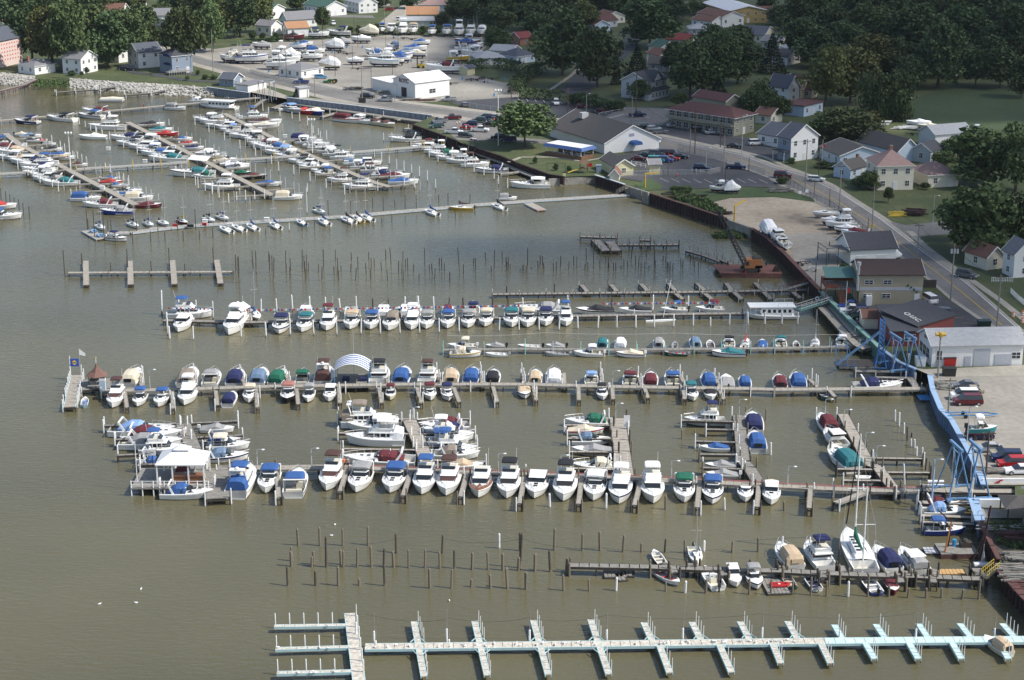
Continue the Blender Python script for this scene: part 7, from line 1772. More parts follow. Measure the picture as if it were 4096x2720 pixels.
def wire(p,q,sag,r=.035,m=None):
 mb = MB();P = []
 for i in range(9):
  t = i / 8;v = p.lerp(q,t);v.z -= sag * 4 * t * (1 - t);P.append(v)
 for a,b in zip(P[:-1],P[1:]): mb.cyl(a,b,r,r,m or mdark(),4,False)
 return mb
def top(x,yb,yt,z=LAND): p = G(x,yb,z);return Vector((p.x,p.y,z + min(16,hgt(x,yb,yt,z)) - .5))
runs = [[(1119,313,208),(1449,402,270)],[(2527,508,385),(2760,610,517),(2894,690,542),(3220,768,559),(3356,854,659),(3486,950,746),(3668,1036,893),(3803,1199,978),(3987,1312,1100)],[(2271,462,351),(2544,445,296)],[(2779,614,438),(2965,659,464)]]
for rr in runs:
 for a,b in zip(rr[:-1],rr[1:]):
  mb = wire(top(*a),top(*b),1.0);tag(mb.build('overhead_wire'),'thin overhead wire between the roadside poles','wire','overhead wires')
# string lines across the bay
M_STRING = col('pale_rope',(.45,.43,.40),.9,.1)
for (x0,y0,x1,y1,z) in [(1790,1342,2180,1330,2.2),(2180,1330,2700,1332,2.2),(2700,1332,3290,1338,2.2),(3290,1338,3440,1325,2.2)]:
 mb = wire(G(x0,y0,z),G(x1,y1,z),.3,.03,M_STRING);tag(mb.build('rope'),'pale string line stretched above the aqua post pier','rope','string lines')
for (x0,y0,x1,y1) in [(1360,2165,1590,2152),(1770,2155,2090,2155),(2090,2155,2400,2190),(2400,2190,2900,2195),(1460,2455,1790,2478),(1790,2470,2120,2470),(2120,2472,2430,2460),(2430,2460,3040,2455),(3040,2455,3660,2455)]:
 mb = wire(G(x0,y0,3.2),G(x1,y1,3.2),.6,.02,mdark());tag(mb.build('cable'),'dark sagging cable hung between timber piles in the lower bay','cable','cables')
# pennant string
def pennants(a,b,label):
 p,q = G(*a,2.9),G(*b,2.9);root = empty('pennant_string',p);off = Vector(p);n = int((q - p).length / .75)
 cs = [col('pennant_red',(.55,.03,.04),.8,.05),col('pennant_white',(.75,.75,.75),.8,.05),col('pennant_blue',(.04,.10,.45),.8,.05)]
 mb = MB();mb.cyl(Vector((0,0,0)),q - p,.02,.02,M_STRING,4);mb.build('cord',root)
 fb = MB()
 for i in range(n):
  t = p.lerp(q,i / n) - off;fb.box(t.x,t.x + .38,t.y - .02,t.y + .02,t.z - .36,t.z + .02,cs[(i // 1) % 3])
 o = fb.build('pennants',root);o['kind'] = 'stuff'
 tag(root,label,'pennants','pennant strings')
pennants((672,1229),(860,1234),'left end of the red white and blue pennant string')
pennants((985,1238),(1480,1230),'red white and blue pennants from the tent to mid pier')
pennants((1480,1230),(2100,1219),'red white and blue pennants behind the row of cruisers')
pennants((2410,1212),(2880,1208),'red white and blue pennants above the speedboats')

# ---------------------------------------------------------------- gazebo, pavilion, tents
p = G(390,1540,1.1);r = empty('gazebo',(p.x,p.y,1.1))
rm = mix_mat('brown_shingle',[(.3,(.14,.075,.058)),(.7,(.20,.11,.088))],2.,coord='Object',fine=(8.,.12))
mb = MB();n = 6;pr_ = [(0,5.2),(.5,4.2),(1.5,3.2),(3.2,2.35)]
for (r0,z0),(r1,z1) in zip(pr_[:-1],pr_[1:]):
 for i in range(n):
  a,b = pi / 6 + i * pi / 3,pi / 6 + (i + 1) * pi / 3
  mb.poly([(cos(a) * r1,sin(a) * r1,z1),(cos(b) * r1,sin(b) * r1,z1),(cos(b) * r0,sin(b) * r0,z0),(cos(a) * r0,sin(a) * r0,z0)][:4 if r0 else 3],rm)
mb.build('roof',r)
mb = MB();mb.cyl((0,0,5.1),(0,0,6.1),.08,.08,mwhite(),6);mb.ball((0,0,6.2),.22,PM['y'],6,4);mb.build('weather_vane',r)
mb = MB()
for i in range(6): a = pi / 6 + i * pi / 3;mb.cyl((cos(a) * 2.3,sin(a) * 2.3,0),(cos(a) * 2.3,sin(a) * 2.3,2.5),.1,.1,M_UNDER,6);b = a + pi / 3;mb.bar((cos(a) * 2.3,sin(a) * 2.3,.9),(cos(b) * 2.3,sin(b) * 2.3,.9),.06,.9,M_WOODG) if i not in (4,) else None
mb.build('frame',r);mb = MB();mb.box(-2,2.2,-3.4,-2.2,.5,.62,M_WOODG);mb.build('bench',r)
r.scale = (.64,.64,.8)
tag(r,'gazebo with tall pointed brown shingle roof at the pier end','gazebo')
p = G(306,1497,1.0);r = empty('banner_sign',(p.x,p.y,1.0))
bl = col('banner_blue',(.03,.10,.45),.6,.05);ye = col('banner_yellow',(.85,.60,.03),.6,.05)
for x in (-1.7,1.5): mb = MB();mb.cyl((x,0,0),(x,0,4.6 if x < 0 else 2.4),.12,.12,mwhite(),6);mb.build('post',r)
mb = MB();mb.box(-1.6,.9,-.05,.05,2.0,3.9,bl);mb.build('banner',r)
mb = MB();mb.poly([(-1.3,-.07,2.95),(-.35,-.07,2.3),(.6,-.07,2.95),(-.35,-.07,3.6)],ye);mb.build('diamond',r)
mb = MB();mb.poly([(-1.1,-.08,3.3),(-.7,-.08,3.65),(-1.1,-.08,3.65)],paint('red'));mb.poly([(.4,-.08,2.6),(.1,-.08,2.25),(.45,-.08,2.25)],paint('red'));mb.build('arrow',r)
text('SUNOCO',.42,bl,r,(-.35,-.1,2.93),(pi / 2,0,0),ext=.01,bold=.012)
r.scale = (.62,.62,.75)
tag(r,'blue banner with a yellow diamond on the fuel dock','sign')
p = G(412,1560,1.1);r = empty('fuel_pump',(p.x,p.y,1.1));mb = MB();mb.box(-.5,.5,-.3,.3,0,2.2,wallm('light blue'));mb.box(-.52,.52,-.32,.32,1.7,2.2,M_TRIM);mb.build('cabinet',r);tag(r,'pale blue and white fuel pump cabinet by the gazebo','fuel pump')
p = G(323,1500,1.1);r = empty('flagpole',(p.x,p.y,1.1));mb = MB();mb.cyl((0,0,0),(0,0,5),.05,.04,malu(),6);mb.build('pole',r);mb = MB();mb.poly([(.04,0,4.9),(1.1,.1,4.0),(1.0,.1,3.5),(.04,0,3.8)],M_TRIM);mb.build('flag',r);tag(r,'small white flag on a thin pole left of the gazebo','flagpole','flagpoles')
# white pavilion
p = G(736,1908,1.3);r = empty('pavilion',(p.x,p.y,1.3))
WR = col('white_metal_roof',(.82,.82,.82),.4,.02)
mb = MB();a,b,z0,z1,m_ = 3.7,2.9,3.1,4.3,1.6
e = [(-a,-b,z0),(a,-b,z0),(a,b,z0),(-a,b,z0)];t = [(-m_,-.9,z1),(m_ * .8,-.9,z1),(m_ * .8,.9,z1),(-m_,.9,z1)]
mb.hexa(e,t,WR);mb.hexa([(x,y,z0 - .22) for x,y,_ in e],e,WR);mb.build('roof',r)
mb = MB();mb.box(-1.0,1.0,-.6,.6,z1 - .1,z1 + .35,WR);mb.hexa([(-1.3,-.9,z1 + .35),(1.3,-.9,z1 + .35),(1.3,.9,z1 + .35),(-1.3,.9,z1 + .35)],[(-.3,-.1,z1 + .8),(.3,-.1,z1 + .8),(.3,.1,z1 + .8),(-.3,.1,z1 + .8)],WR);mb.build('cupola',r)
mb = MB();mb.box(-7.2,4.6,-4.6,3.8,-.2,0,M_WOODG);mb.build('deck',r)
for x in (-3.5,-1.2,1.2,3.5):
 for y in (-2.7,2.7): mb = MB();mb.box(x - .1,x + .1,y - .1,y + .1,0,3.0,M_TRIM);mb.build('post',r)
mb = MB()
for i in range(8): x = -7.1 + i * 1.65;mb.cyl((x,-4.5,-2.6),(x,-4.5,1.1),.09,.09,M_TRIM,6)
mb.bar((-7.1,-4.5,1.05),(4.5,-4.5,1.05),.07,.07,M_TRIM);mb.bar((-7.1,-4.5,.5),(4.5,-4.5,.5),.05,.05,M_TRIM);mb.build('railing',r)
mb = MB();mb.box(-1.4,.9,-2.6,-1.2,0,1.1,mwood());mb.box(1.2,3.4,-2.6,-1.2,0,1.1,mwood());o = mb.build('bar_counter',r)
mb = MB();mb.bar((-1.4,-1.9,1.14),(3.4,-1.9,1.14),1.6,.06,mwood());mb.build('counter_top',o)
mb = MB();mb.cyl((-6.7,-2,0),(-6.7,-2,6.5),.06,.05,M_TRIM,6);mb.build('mast',r)
tag(r,'white roofed pavilion with cupola over a bar deck on piles','pavilion')
p = G(604,1860,1.3);r = empty('signboard',(p.x,p.y,1.3));mb = MB()
mb.cyl((-.6,0,-1),(-.6,0,1.7),.05,.05,mdark(),5);mb.cyl((.3,0,-1),(.3,0,1.7),.05,.05,mdark(),5);mb.build('post',r)
mb = MB();mb.box(-.95,.8,-.08,.08,1.6,2.6,M_TRIM);mb.build('board',r)
mb = MB();mb.poly([(-.78,-.09,1.72),(-.68,-.09,2.35),(.58,-.09,2.1)],mdark());mb.build('pennant_mark',r)
text('Olive',.42,M_TRIM,r,(-.25,-.12,2.08),(pi / 2,radians(5),0),ext=.01,bold=.02);tag(r,'white board with dark pennant lettering left of the pavilion','sign')
def tent(px,py,z,w,d,h,label,yaw=0,rot=.0):
 p = G(px,py,z);r = empty('canopy_tent',(p.x,p.y,z),yaw)
 mb = MB();mb.hexa([(-w,-d,h),(w,-d,h),(w,0,h + .9),(-w,0,h + .9)],[(-w,-d,h + .04),(w,-d,h + .04),(w,0,h + .94),(-w,0,h + .94)],M_TRIM);mb.hexa([(-w,0,h + .9),(w,0,h + .9),(w,d,h),(-w,d,h)],[(-w,0,h + .94),(w,0,h + .94),(w,d,h + .04),(-w,d,h + .04)],M_TRIM);mb.build('canopy',r)
 for x in (-w + .1,w - .1):
  for y in (-d + .1,d - .1): mb = MB();mb.cyl((x,y,0),(x,y,h),.04,.04,M_STEEL,5);mb.build('pole',r)
 tag(r,label,'tent','white canopy tents')
tent(958,1280,1.0,1.9,1.6,2.4,'white peaked tent between the big yacht and the sailboat',radians(70))
tent(808,668,1.2,3.2,2.4,2.3,'long white canopy on the second diagonal pier',radians(-25))
# striped canopy platform in the gazebo row
p = G(1404,1550,.6);r = empty('canopied_float',(p.x,p.y,.4));mb = MB();mb.box(-3,3,.3,7.5,-.5,.25,M_UNDER);mb.box(-3,3,.3,7.5,.25,.32,M_WOODG);mb.build('float',r)
st_w = canvas('white');st_b = canvas('blue');mb = MB();n = 12
for j in range(11):
 y0,y1 = .8 + j * .55,.8 + (j + 1) * .55;m = st_b if j % 2 else st_w
 for i in range(n):
  t0_,t1_ = i / n,(i + 1) / n;f = lambda t: (-3.1 + 6.2 * t,3.0 + 1.25 * (1 - (2 * t - 1) ** 2))
  (xa,za),(xb,zb) = f(t0_),f(t1_);mb.poly([(xa,y0,za),(xb,y0,zb),(xb,y1,zb),(xa,y1,za)],m)
mb.build('striped_canopy',r)
for x in (-3,3):
 for y in (.9,4,6.7): mb = MB();mb.cyl((x,y,.3),(x,y,3.0),.05,.05,paint('light blue'),5);mb.build('pole',r)
for x in (-1.8,1.3): mb = MB();mb.box(x,x + 1.2,3,4.4,.3,.9,canvas('navy'));mb.build('lounge_seat',r)
mb = MB();mb.cyl((.0,6.5,.3),(0,6.5,9),.04,.03,malu(),4);mb.build('antenna',r)
tag(r,'floating deck under a curved blue and white striped canopy','canopied float')
# small boats and rafts
boat(G(340,1617,0),radians(100),'O',3.6,'light blue','light blue',None,'beside the fuel dock','boats moored in the marina')
def raft(px,py,w,d,label,m=None,yaw=0.0):
 p = G(px,py,0);r = empty('raft',(p.x,p.y,0),yaw);mb = MB();k = int(w / .5)
 for i in range(k): mb.box(-w / 2 + i * .5,-w / 2 + i * .5 + .44,-d / 2,d / 2,.25,.38,m or M_WOODG)
 mb.box(-w / 2,w / 2,-d / 2,-d / 2 + .2,-.2,.25,M_UNDER);mb.box(-w / 2,w / 2,d / 2 - .2,d / 2,-.2,.25,M_UNDER)
 mb.build('planks',r);mb = MB();mb.box(-w / 2,w / 2,-d / 2 + .25,d / 2 - .25,-.3,.24,M_UNDER);mb.build('float',r);tag(r,label,'raft','work rafts');return r
raft(2460,2303,3.0,2.2,'broken T shaped wooden raft below the old plank pier',yaw=.05);raft(2512,2297,1.8,2.4,'right half of the broken wooden raft',yaw=-.1);raft(2486,2316,1.3,2.0,'tilted middle board of the broken raft',yaw=.2)
rr = raft(3104,2350,3.3,5.0,'grey raft carrying gear and a small red white boat',yaw=.08)
boat(G(3110,2350,0) + Vector((.2,-.4,.35)),radians(0),'N',2.6,None,'red',None,'on the grey raft','boats moored in the marina')
raft(3800,2296,4.2,1.6,'long raft of orange yellow timber behind the plank pier',m=col('fresh_timber',(.52,.33,.14),.8,.1))
raft(3555,1600,2.0,2.6,'square blue raft',m=M_BLUEW) if False else None
raft(3698,1597,2.2,2.8,'square blue work raft beside the blue boatyard wall',m=col('bright_blue_paint',(.05,.25,.5),.6,.1))
raft(3640,1948,0.1,0.1,'') if False else None
# houseboat dinghy, cylinders on service pier
for i,y in enumerate((1948,1935)):
 p = G(3742,y,1.7);mb = MB();mb.cyl((p.x - 1.2,p.y,1.95 + .1 * i),(p.x + 1.2,p.y,1.95 + .1 * i),.24,.24,mwhite(),10);tag(mb.build('float_cylinder'),'white cylinder lying on the service pier, ' + ('lower' if i == 0 else 'upper') + ' of two','float','white cylinders')

# ---------------------------------------------------------------- crane barge
M_RBARGE = mix_mat('rusty_barge_deck',[(.3,(.11,.045,.035)),(.7,(.19,.085,.065))],.5,fine=(2.,.18))
p = G(2990,1098,0);r = empty('barge',(p.x,p.y,0),radians(-1))
mb = MB();mb.hexa([(-5.5,-3.0,-.6),(6.8,-3.2,-.6),(6.4,4.6,-.6),(-6,4.6,-.6)],[(-6.3,-3.0,1.1),(7.2,-3.2,1.1),(6.6,4.6,1.1),(-7.2,4.6,1.1)],M_RBARGE);mb.build('hull',r)
mb = MB();mb.box(-6.6,7,-3.12,-3.06,.75,1.0,M_RUSTCAP);mb.build('rubbing_strake',r)
for x in (-4,1,4.5): mb = MB();mb.cyl((x,3.9,1.1),(x,3.9,1.9),.18,.18,M_RUST,6);mb.build('bollard',r)
tag(r,'flat rusty red barge carrying the orange crawler crane','barge')
p = G(3000,1085,1.1);r = empty('crawler_crane',(p.x,p.y,1.1),0)
OR = col('faded_orange_paint',(.42,.16,.05),.6,.12)
for y in (-1.1,1.3):
 mb = MB();mb.box(-1.6,1.8,y - .35,y + .35,.15,.9,M_UNDER);mb.cyl((-1.6,y - .35,.52),(-1.6,y + .35,.52),.4,.4,M_UNDER,8);mb.cyl((1.8,y - .35,.52),(1.8,y + .35,.52),.4,.4,M_UNDER,8);mb.build('track',r)
mb = MB();mb.fr(-1.3,2.4,1.3,1.3,1.0,-1.0,2.4,1.3,1.3,2.9,OR);mb.fr(.4,2.3,1.1,1.1,2.9,.6,2.2,.9,.9,3.3,M_UNDER);mb.box(-1.2,-.4,-1.36,-1.3,1.6,2.5,M_WIN);mb.build('cab',r)
def lattice(root,a,b,wa,wb,n,m,name):
 mb = MB();a = Vector(a);b = Vector(b);d = (b - a).normalized();s = d.cross(Vector((0,0,1)));s = s.normalized() if s.length > .01 else Vector((1,0,0));u = s.cross(d)
 C = []
 for i in range(n + 1):
  t = i / n;w = wa + (wb - wa) * t;c = a.lerp(b,t);C.append([c + s * w + u * w,c - s * w + u * w,c - s * w - u * w,c + s * w - u * w])
 for i in range(n):
  for k in range(4):
   mb.cyl(C[i][k],C[i + 1][k],.085,.085,m,4,False);mb.cyl(C[i][k],C[i + 1][(k + 1) % 4],.06,.06,m,4,False);mb.cyl(C[i][k],C[i][(k + 1) % 4],.035,.035,m,4,False)
 return mb.build(name,root)
M_BOOM = col('boom_black',(.02,.02,.022),.5,.1)
base_ = Vector((-1.0,0,1.5));tp = None
# boom tip: leftwards and up, leaning slightly away
lattice(r,base_,(-7.2,2.0,13.2),.50,.32,15,M_BOOM,'boom')
mb = MB();mb.cyl((1.6,0,3.2),(-7.1,2.0,13.0),.03,.03,M_UNDER,4);mb.cyl((-7.2,2.0,13.0),(-7.2,2.0,3.5),.025,.025,M_UNDER,4);mb.cyl((1.2,.3,3.2),(-.4,.2,4.6),.06,.06,M_UNDER,4);mb.build('cables',r)
mb = MB();mb.box(.9,2.5,-1.3,1.3,1.0,1.6,M_UNDER);mb.build('counterweight',r)
tag(r,'orange crawler crane with long black lattice boom on the rusty barge','crane')
p = G(3105,1085,1.1);r = empty('clamshell_bucket',(p.x,p.y,1.1));mb = MB();mb.fr(-.8,.8,.5,.5,.0,-.3,.3,.3,.3,1.2,M_RUST);mb.bar((-.2,0,1.1),(-.5,.1,2.6),.1,.1,M_RUST);mb.bar((.2,0,1.1),(.3,.1,2.2),.1,.1,M_RUST);mb.build('jaws',r);tag(r,'dark steel bucket standing on the barge right end','bucket')
p = G(2984,1080,1.1);r = empty('traffic_cone',(p.x,p.y,1.1));mb = MB();mb.cyl((-.5,-2.6,0),(-.5,-2.6,.7),.22,.04,paint('red'),8);mb.build('cone',r);tag(r,'orange cone in front of the crane cab','cone')
# ---------------------------------------------------------------- blue hoists (A-frames)
M_HOIST = col('hoist_blue_paint',(.13,.26,.44),.5,.15,1.)
def hoist(px,py,z,yaw,w,d,h,label,bm=None):
 p = G(px,py,z);r = empty('boat_hoist',(p.x,p.y,z),yaw);m = bm or M_HOIST
 for s in (-1,1):
  mb = MB();a = Vector((-w,s * d,0));b = Vector((w,s * d,0));c = Vector((0,s * d * .5,h))
  for u,v in ((a,c),(b,c)): mb.bar(u,v,.19,.19,m)
  for e in (a,b): mb.box(e.x - .28,e.x + .28,e.y - .28,e.y + .28,-.05,.35,m)
  mb.bar(a + Vector((0,0,.3)),b + Vector((0,0,.3)),.18,.22,m);mb.build('a_frame',r)
 mb = MB();mb.bar((0,-d * .9,h + .1),(0,d * .9,h + .1),.35,.4,m);mb.bar((0,-d * .5,h - .7),(0,d * .5,h - .7),.15,.15,m);mb.build('top_beam',r)
 mb = MB();mb.cyl((0,d * .35,h - .2),(0,d * .35,1.6),.05,.05,M_STEEL,4);mb.fr(-.16,.16,.12,.12,.8,-.2,.2,.16,.16,2.4,moff());mb.build('sling_spreader',r)
 tag(r,label,'hoist','blue A frame boat hoists')
hoist(3812,1975,1.7,radians(8),1.7,2.6,7.4,'left lower blue A frame hoist on the service pier');hoist(3888,1972,1.7,radians(8),1.7,2.6,7.4,'right lower blue A frame hoist by the blue wall end')
hoist(3575,1468,1.7,radians(14),1.6,2.6,5.7,'left upper blue A frame hoist behind the navy cruiser');hoist(3634,1466,1.7,radians(14),1.6,2.6,5.7,'right upper blue A frame hoist beside the white building')
p = G(3520,1468,1.2);r = empty('hoist_tower',(p.x,p.y,1.0));MH2 = col('hoist_deep_blue',(.06,.19,.44),.5,.12)
lattice(r,(0,0,2.6),(0,0,9.3),.42,.38,8,MH2,'mast')
mb = MB()
for s in (-1,1): mb.bar((s * .45,0,2.7),(s * 1.1,-.4,0),.2,.2,MH2);mb.bar((s * .45,.4,2.7),(s * .9,1.6,0),.2,.2,MH2)
mb.bar((-1.1,-.4,.1),(1.1,-.4,.1),.2,.2,MH2);mb.bar((-.5,0,2.7),(.5,0,2.7),.25,.25,MH2);mb.build('base_frame',r)
mb = MB()
for s in (-.35,.35): mb.bar((-.3,s,7.0),(-8.0,s - .8,1.0),.13,.13,M_HOIST)
for i in range(7): t = (i + .5) / 7;mb.bar((-.3 - 7.7 * t,-.35 - .8 * t,7.0 - 6.0 * t),(-.3 - 7.7 * t,.35 - .8 * t,7.0 - 6.0 * t),.08,.08,M_HOIST)
mb.build('slanting_boom',r);tag(r,'tall deep blue lattice tower with a slanting boom','hoist tower')
p = G(3345,1462,.5);r = empty('lift_frame',(p.x,p.y,.5));mb = MB()
for (x,y) in ((0,0),(2.0,-.4)): mb.bar((x,y,0),(x - .3,y,4.2),.16,.16,M_HOIST);mb.bar((x,y,3.4),(x + 1.6,y - .2,0),.12,.12,M_HOIST)
mb.bar((-.3,0,3.8),(1.7,-.4,3.8),.14,.14,M_HOIST);mb.bar((-.3,0,4.2),(.4,.1,6.6),.12,.12,M_HOIST);mb.bar((0,0,.1),(3.6,-.6,.1),.14,.14,M_HOIST);mb.build('frame',r);tag(r,'light blue braced frame on the dark float','lift frame')
def steel_gantry(px,py,z,label):
 p = G(px,py,z);r = empty('lift_frame',(p.x,p.y,z),radians(-14))
 for x in (-2.0,2.0):
  mb = MB()
  for y in (-2.2,2.2): mb.bar((x - .5,y,0),(x - .1,y,6.2),.16,.16,M_STEEL);mb.bar((x + .5,y,0),(x + .1,y,6.2),.16,.16,M_STEEL)
  mb.bar((x,-2.3,6.3),(x,2.3,6.3),.28,.34,M_STEEL);mb.build('side_frame',r)
 mb = MB();mb.bar((-2.2,-2.2,6.6),(2.2,-2.2,6.6),.25,.3,M_STEEL);mb.bar((-2.2,2.2,6.6),(2.2,2.2,6.6),.25,.3,M_STEEL);mb.build('top_beam',r);tag(r,label,'lift frame','grey boat lift gantries')
steel_gantry(1068,402,1.6,'grey steel lift gantry at the corner of the sea wall')
p = G(3751,1512,LAND);r = empty('siren_pole',(p.x,p.y,LAND));mb = MB();mb.cyl((0,0,0),(0,0,7.6),.18,.13,M_POLEG,7);mb.build('pole',r);ys = col('siren_yellow',(.50,.33,.05),.5,.1)
mb = MB();mb.cyl((0,0,7.5),(0,0,8.4),.3,.3,ys,8);mb.cyl((-.9,0,8.0),(.9,0,8.0),.32,.32,ys,8);mb.cyl((0,-.8,8.0),(0,.8,8.0),.32,.32,ys,8);mb.build('siren_horns',r);tag(r,'yellow siren horns on a pole before the boatyard building','siren')
def ycrane(px,py,yaw,label):
 p = G(px,py,LAND);r = empty('jib_crane',(p.x,p.y,LAND),yaw);m = col('crane_yellow',(.55,.36,.05),.5,.1)
 mb = MB();mb.cyl((0,0,0),(0,0,3.8),.2,.18,m,8);mb.build('column',r);mb = MB();mb.bar((-.2,0,3.8),(3.4,0,4.9 if yaw < 1 and px > 2800 else 4.0),.25,.35,m);mb.build('jib',r);tag(r,label,'jib crane','yellow jib cranes')
ycrane(2580,752,0.1,'yellow jib crane on the concrete block corner');ycrane(2937,886,.6,'yellow jib crane at the sandy lot edge')
# gangways
def gang(a,za,b,zb,w,m,rail,label,name='gangway'):
 A = G(*a,za);B = G(*b,zb);r = empty(name,A);d = B - A;nn = Vector((-d.y,d.x,0)).normalized() * (w / 2);mb = MB();o = Vector((0,0,.12))
 mb.hexa([tuple(-nn - o),tuple(d - nn - o),tuple(d + nn - o),tuple(nn - o)],[tuple(-nn),tuple(d - nn),tuple(d + nn),tuple(nn)],m);mb.build('deck',r)
 for s in (-1,1):
  mb = MB()
  for h in (.5,1.0): mb.cyl(nn * s + Vector((0,0,h)),d + nn * s + Vector((0,0,h)),.04,.04,rail,5)
  for i in range(7): q = d * (i / 6) + nn * s;mb.cyl(q,q + Vector((0,0,1.0)),.035,.035,rail,4)
  mb.build('handrail',r)
 tag(r,label,'gangway','gangways');return r
gang((3195,1240),1.3,(3318,1200),LAND + .4,1.8,M_SEAG,M_STEEL,'sea green gangway with grey handrails and a life ring')
gang((3129,1160),.8,(3240,1128),LAND,1.2,M_WOODG,M_RUSTCAP,'rust railed gangway down to the old dark pier')
gang((2470,772),.5,(2508,752),LAND,1.4,M_WOOD,M_WOOD,'short ramp linking the floating sailboat pier to the wall')
gang((3935,2310),1.3,(3985,2270),LAND + .2,1.2,M_WOODG,PM['y'],'steps with yellow handrails climbing the lower right wall')
p = G(3266,1210,2.0);mb = MB();
for i in range(10): a,b = 2 * pi * i / 10,2 * pi * (i + 1) / 10;mb.cyl((p.x + .35 * cos(a),p.y - .6,p.z + 1 + .35 * sin(a)),(p.x + .35 * cos(b),p.y - .6,p.z + 1 + .35 * sin(b)),.08,.08,M_TRIM,5)
tag(mb.build('life_ring'),'white life ring on the green gangway rail','life ring','life rings')
# ---------------------------------------------------------------- restaurant terrace, playground, fences
p = G(2325,642,LAND);r = empty('patio_canopy',(p.x,p.y,LAND),radians(140))
mb = MB();bc = col('patio_blue',(.06,.12,.30),.8,.1);L_,D_ = 13.0,5.8
mb.box(0,L_,-D_,0,3.35,3.45,WR);mb.build('roof',r)
mb = MB()
for (a,b,c_,d_) in (((-.6,-D_ - .6),(-.6,.6),(0,-D_),(0,0)),((L_ + .6,.6),(L_ + .6,-D_ - .6),(L_,0),(L_,-D_)),((-.6,.6),(L_ + .6,.6),(0,0),(L_,0)),((L_ + .6,-D_ - .6),(-.6,-D_ - .6),(L_,-D_),(0,-D_))):
 mb.poly([(a[0],a[1],2.6),(b[0],b[1],2.6),(d_[0],d_[1],3.5),(c_[0],c_[1],3.5)],bc)
mb.build('valance',r)
for i in range(5):
 for y in (-D_ + .1,-.1): mb = MB();x = .2 + i * (L_ - .4) / 4;mb.cyl((x,y,0),(x,y,3.35),.1,.1,M_TRIM,6);mb.build('post',r)
mb = MB();bw = col('brown_fence_boards',(.17,.09,.05),.8,.2)
mb.box(0,L_,-.05,.05,0,1.1,bw);mb.box(0,L_,-D_ - .05,-D_ + .05,0,1.1,bw);mb.box(-.05,.05,-D_,0,0,1.1,bw);mb.box(0,L_,-D_,0,.05,.12,M_WOODG);mb.build('fence',r)
tag(r,'restaurant terrace under a white roof with blue sloping edge','patio')
for i in range(9):
 q = r.matrix_basis @ Vector((1.3 + (i % 5) * 2.5,-1.4 - (i // 5) * 2.4,.15));t = empty('patio_table',q);mb = MB();mb.cyl((0,0,.7),(0,0,.76),.5,.5,M_TRIM,10);mb.cyl((0,0,0),(0,0,.7),.05,.05,M_STEEL,5);mb.build('table_top',t)
 for a in (0,2.1,4.2): mb = MB();mb.box(-.2,.2,-.2,.2,.4,.46,M_TRIM);mb.box(-.2,.2,.16,.2,.46,.9,M_TRIM);o = mb.build('chair',t);o.location = (cos(a) * .8,sin(a) * .8,0);o.rotation_euler = (0,0,a - pi / 2)
 tag(t,'white table with chairs under the blue edged terrace roof','table','terrace tables')
p = G(2335,690,LAND);r = empty('playground',(p.x,p.y,LAND));mb = MB();bw2 = col('play_timber',(.13,.08,.05),.8,.2)
for x in (-1,1):
 for y in (-1,1): mb.box(x - .1,x + .1,y - .1,y + .1,0,2.6,bw2)
mb.box(-1.1,1.1,-1.1,1.1,1.2,1.35,bw2);mb.hexa([(-1.2,-1.2,2.6),(1.2,-1.2,2.6),(1.2,1.2,2.6),(-1.2,1.2,2.6)],[(-1.2,-.05,3.4),(1.2,-.05,3.4),(1.2,.05,3.4),(-1.2,.05,3.4)],bw2);mb.build('play_tower',r)
mb = MB();mb.bar((-1.1,-.5,1.3),(-4.4,-1.2,.2),.7,.12,PM['y']);mb.build('slide',r)
mb = MB();mb.poly([(1.2,0,1.6),(2.3,0,1.6),(2.3,0,2.6),(1.2,0,2.6)],paint('red'));mb.build('flag_panel',r)
mb = MB();mb.cyl((-10,1,2.4),(-5,1,2.4),.06,.06,M_RUST,5)
for x in (-10,-5):
 for s in (-.9,.9): mb.cyl((x,1,2.4),(x,1 + s,0),.05,.05,M_RUST,5)
mb.build('swing_frame',r);tag(r,'wooden play tower with yellow slide above the concrete wall','playground')
def fence(px,h,m,label,sp=2.5,rails_=(1.0,),pick=False,z=LAND,r=.045,fill=None):
 P = [G(x,y,z) for x,y in px];root = empty('fence',P[0]);off = Vector(P[0]);mb = MB()
 for a,b in zip(P[:-1],P[1:]):
  A = a - off;B = b - off;d = B - A;n = max(1,int(d.length / sp))
  for i in range(n + 1): q = A + d * (i / n);mb.cyl(q,q + Vector((0,0,h)),r,r,m,5)
  for rl in rails_: mb.bar(A + Vector((0,0,h * rl)),B + Vector((0,0,h * rl)),.05,.07,m)
  if fill: mb.bar(A + Vector((0,0,h * .5)),B + Vector((0,0,h * .5)),.03,h,fill)
 mb.build('posts_and_rails',root);tag(root,label,'fence','fences')
wf = M_TRIM;cf = M_STEEL
def mesh_mat():
 m,n,l,b = newmat('chain_link_mesh');b.inputs['Base Color'].default_value = (.35,.35,.35,1);tr = n.new('ShaderNodeBsdfTransparent');mx = n.new('ShaderNodeMixShader');mx.inputs[0].default_value = .22
 l.new(tr.outputs[0],mx.inputs[1]);l.new(b.outputs[0],mx.inputs[2]);l.new(mx.outputs[0],n['Material Output'].inputs[0]);return m
CL = mesh_mat()
fence([(2420,636),(2478,650)],1.1,wf,'short white rail fence left of the pale yellow garage',1.6,(.5,.95),r=.07);fence([(2525,658),(2582,672)],1.1,wf,'short white rail fence right of the pale yellow garage',1.6,(.5,.95),r=.07)
fence([(2480,710),(2560,706),(2650,702),(2830,700),(2880,690)],1.5,cf,'chain link fence across the lot below the parked cars',3,(1.0,),fill=CL)
fence([(2990,682),(3062,702)],1.8,cf,'chain link fence by the navy pickup at the road',2,(1.0,),fill=CL)
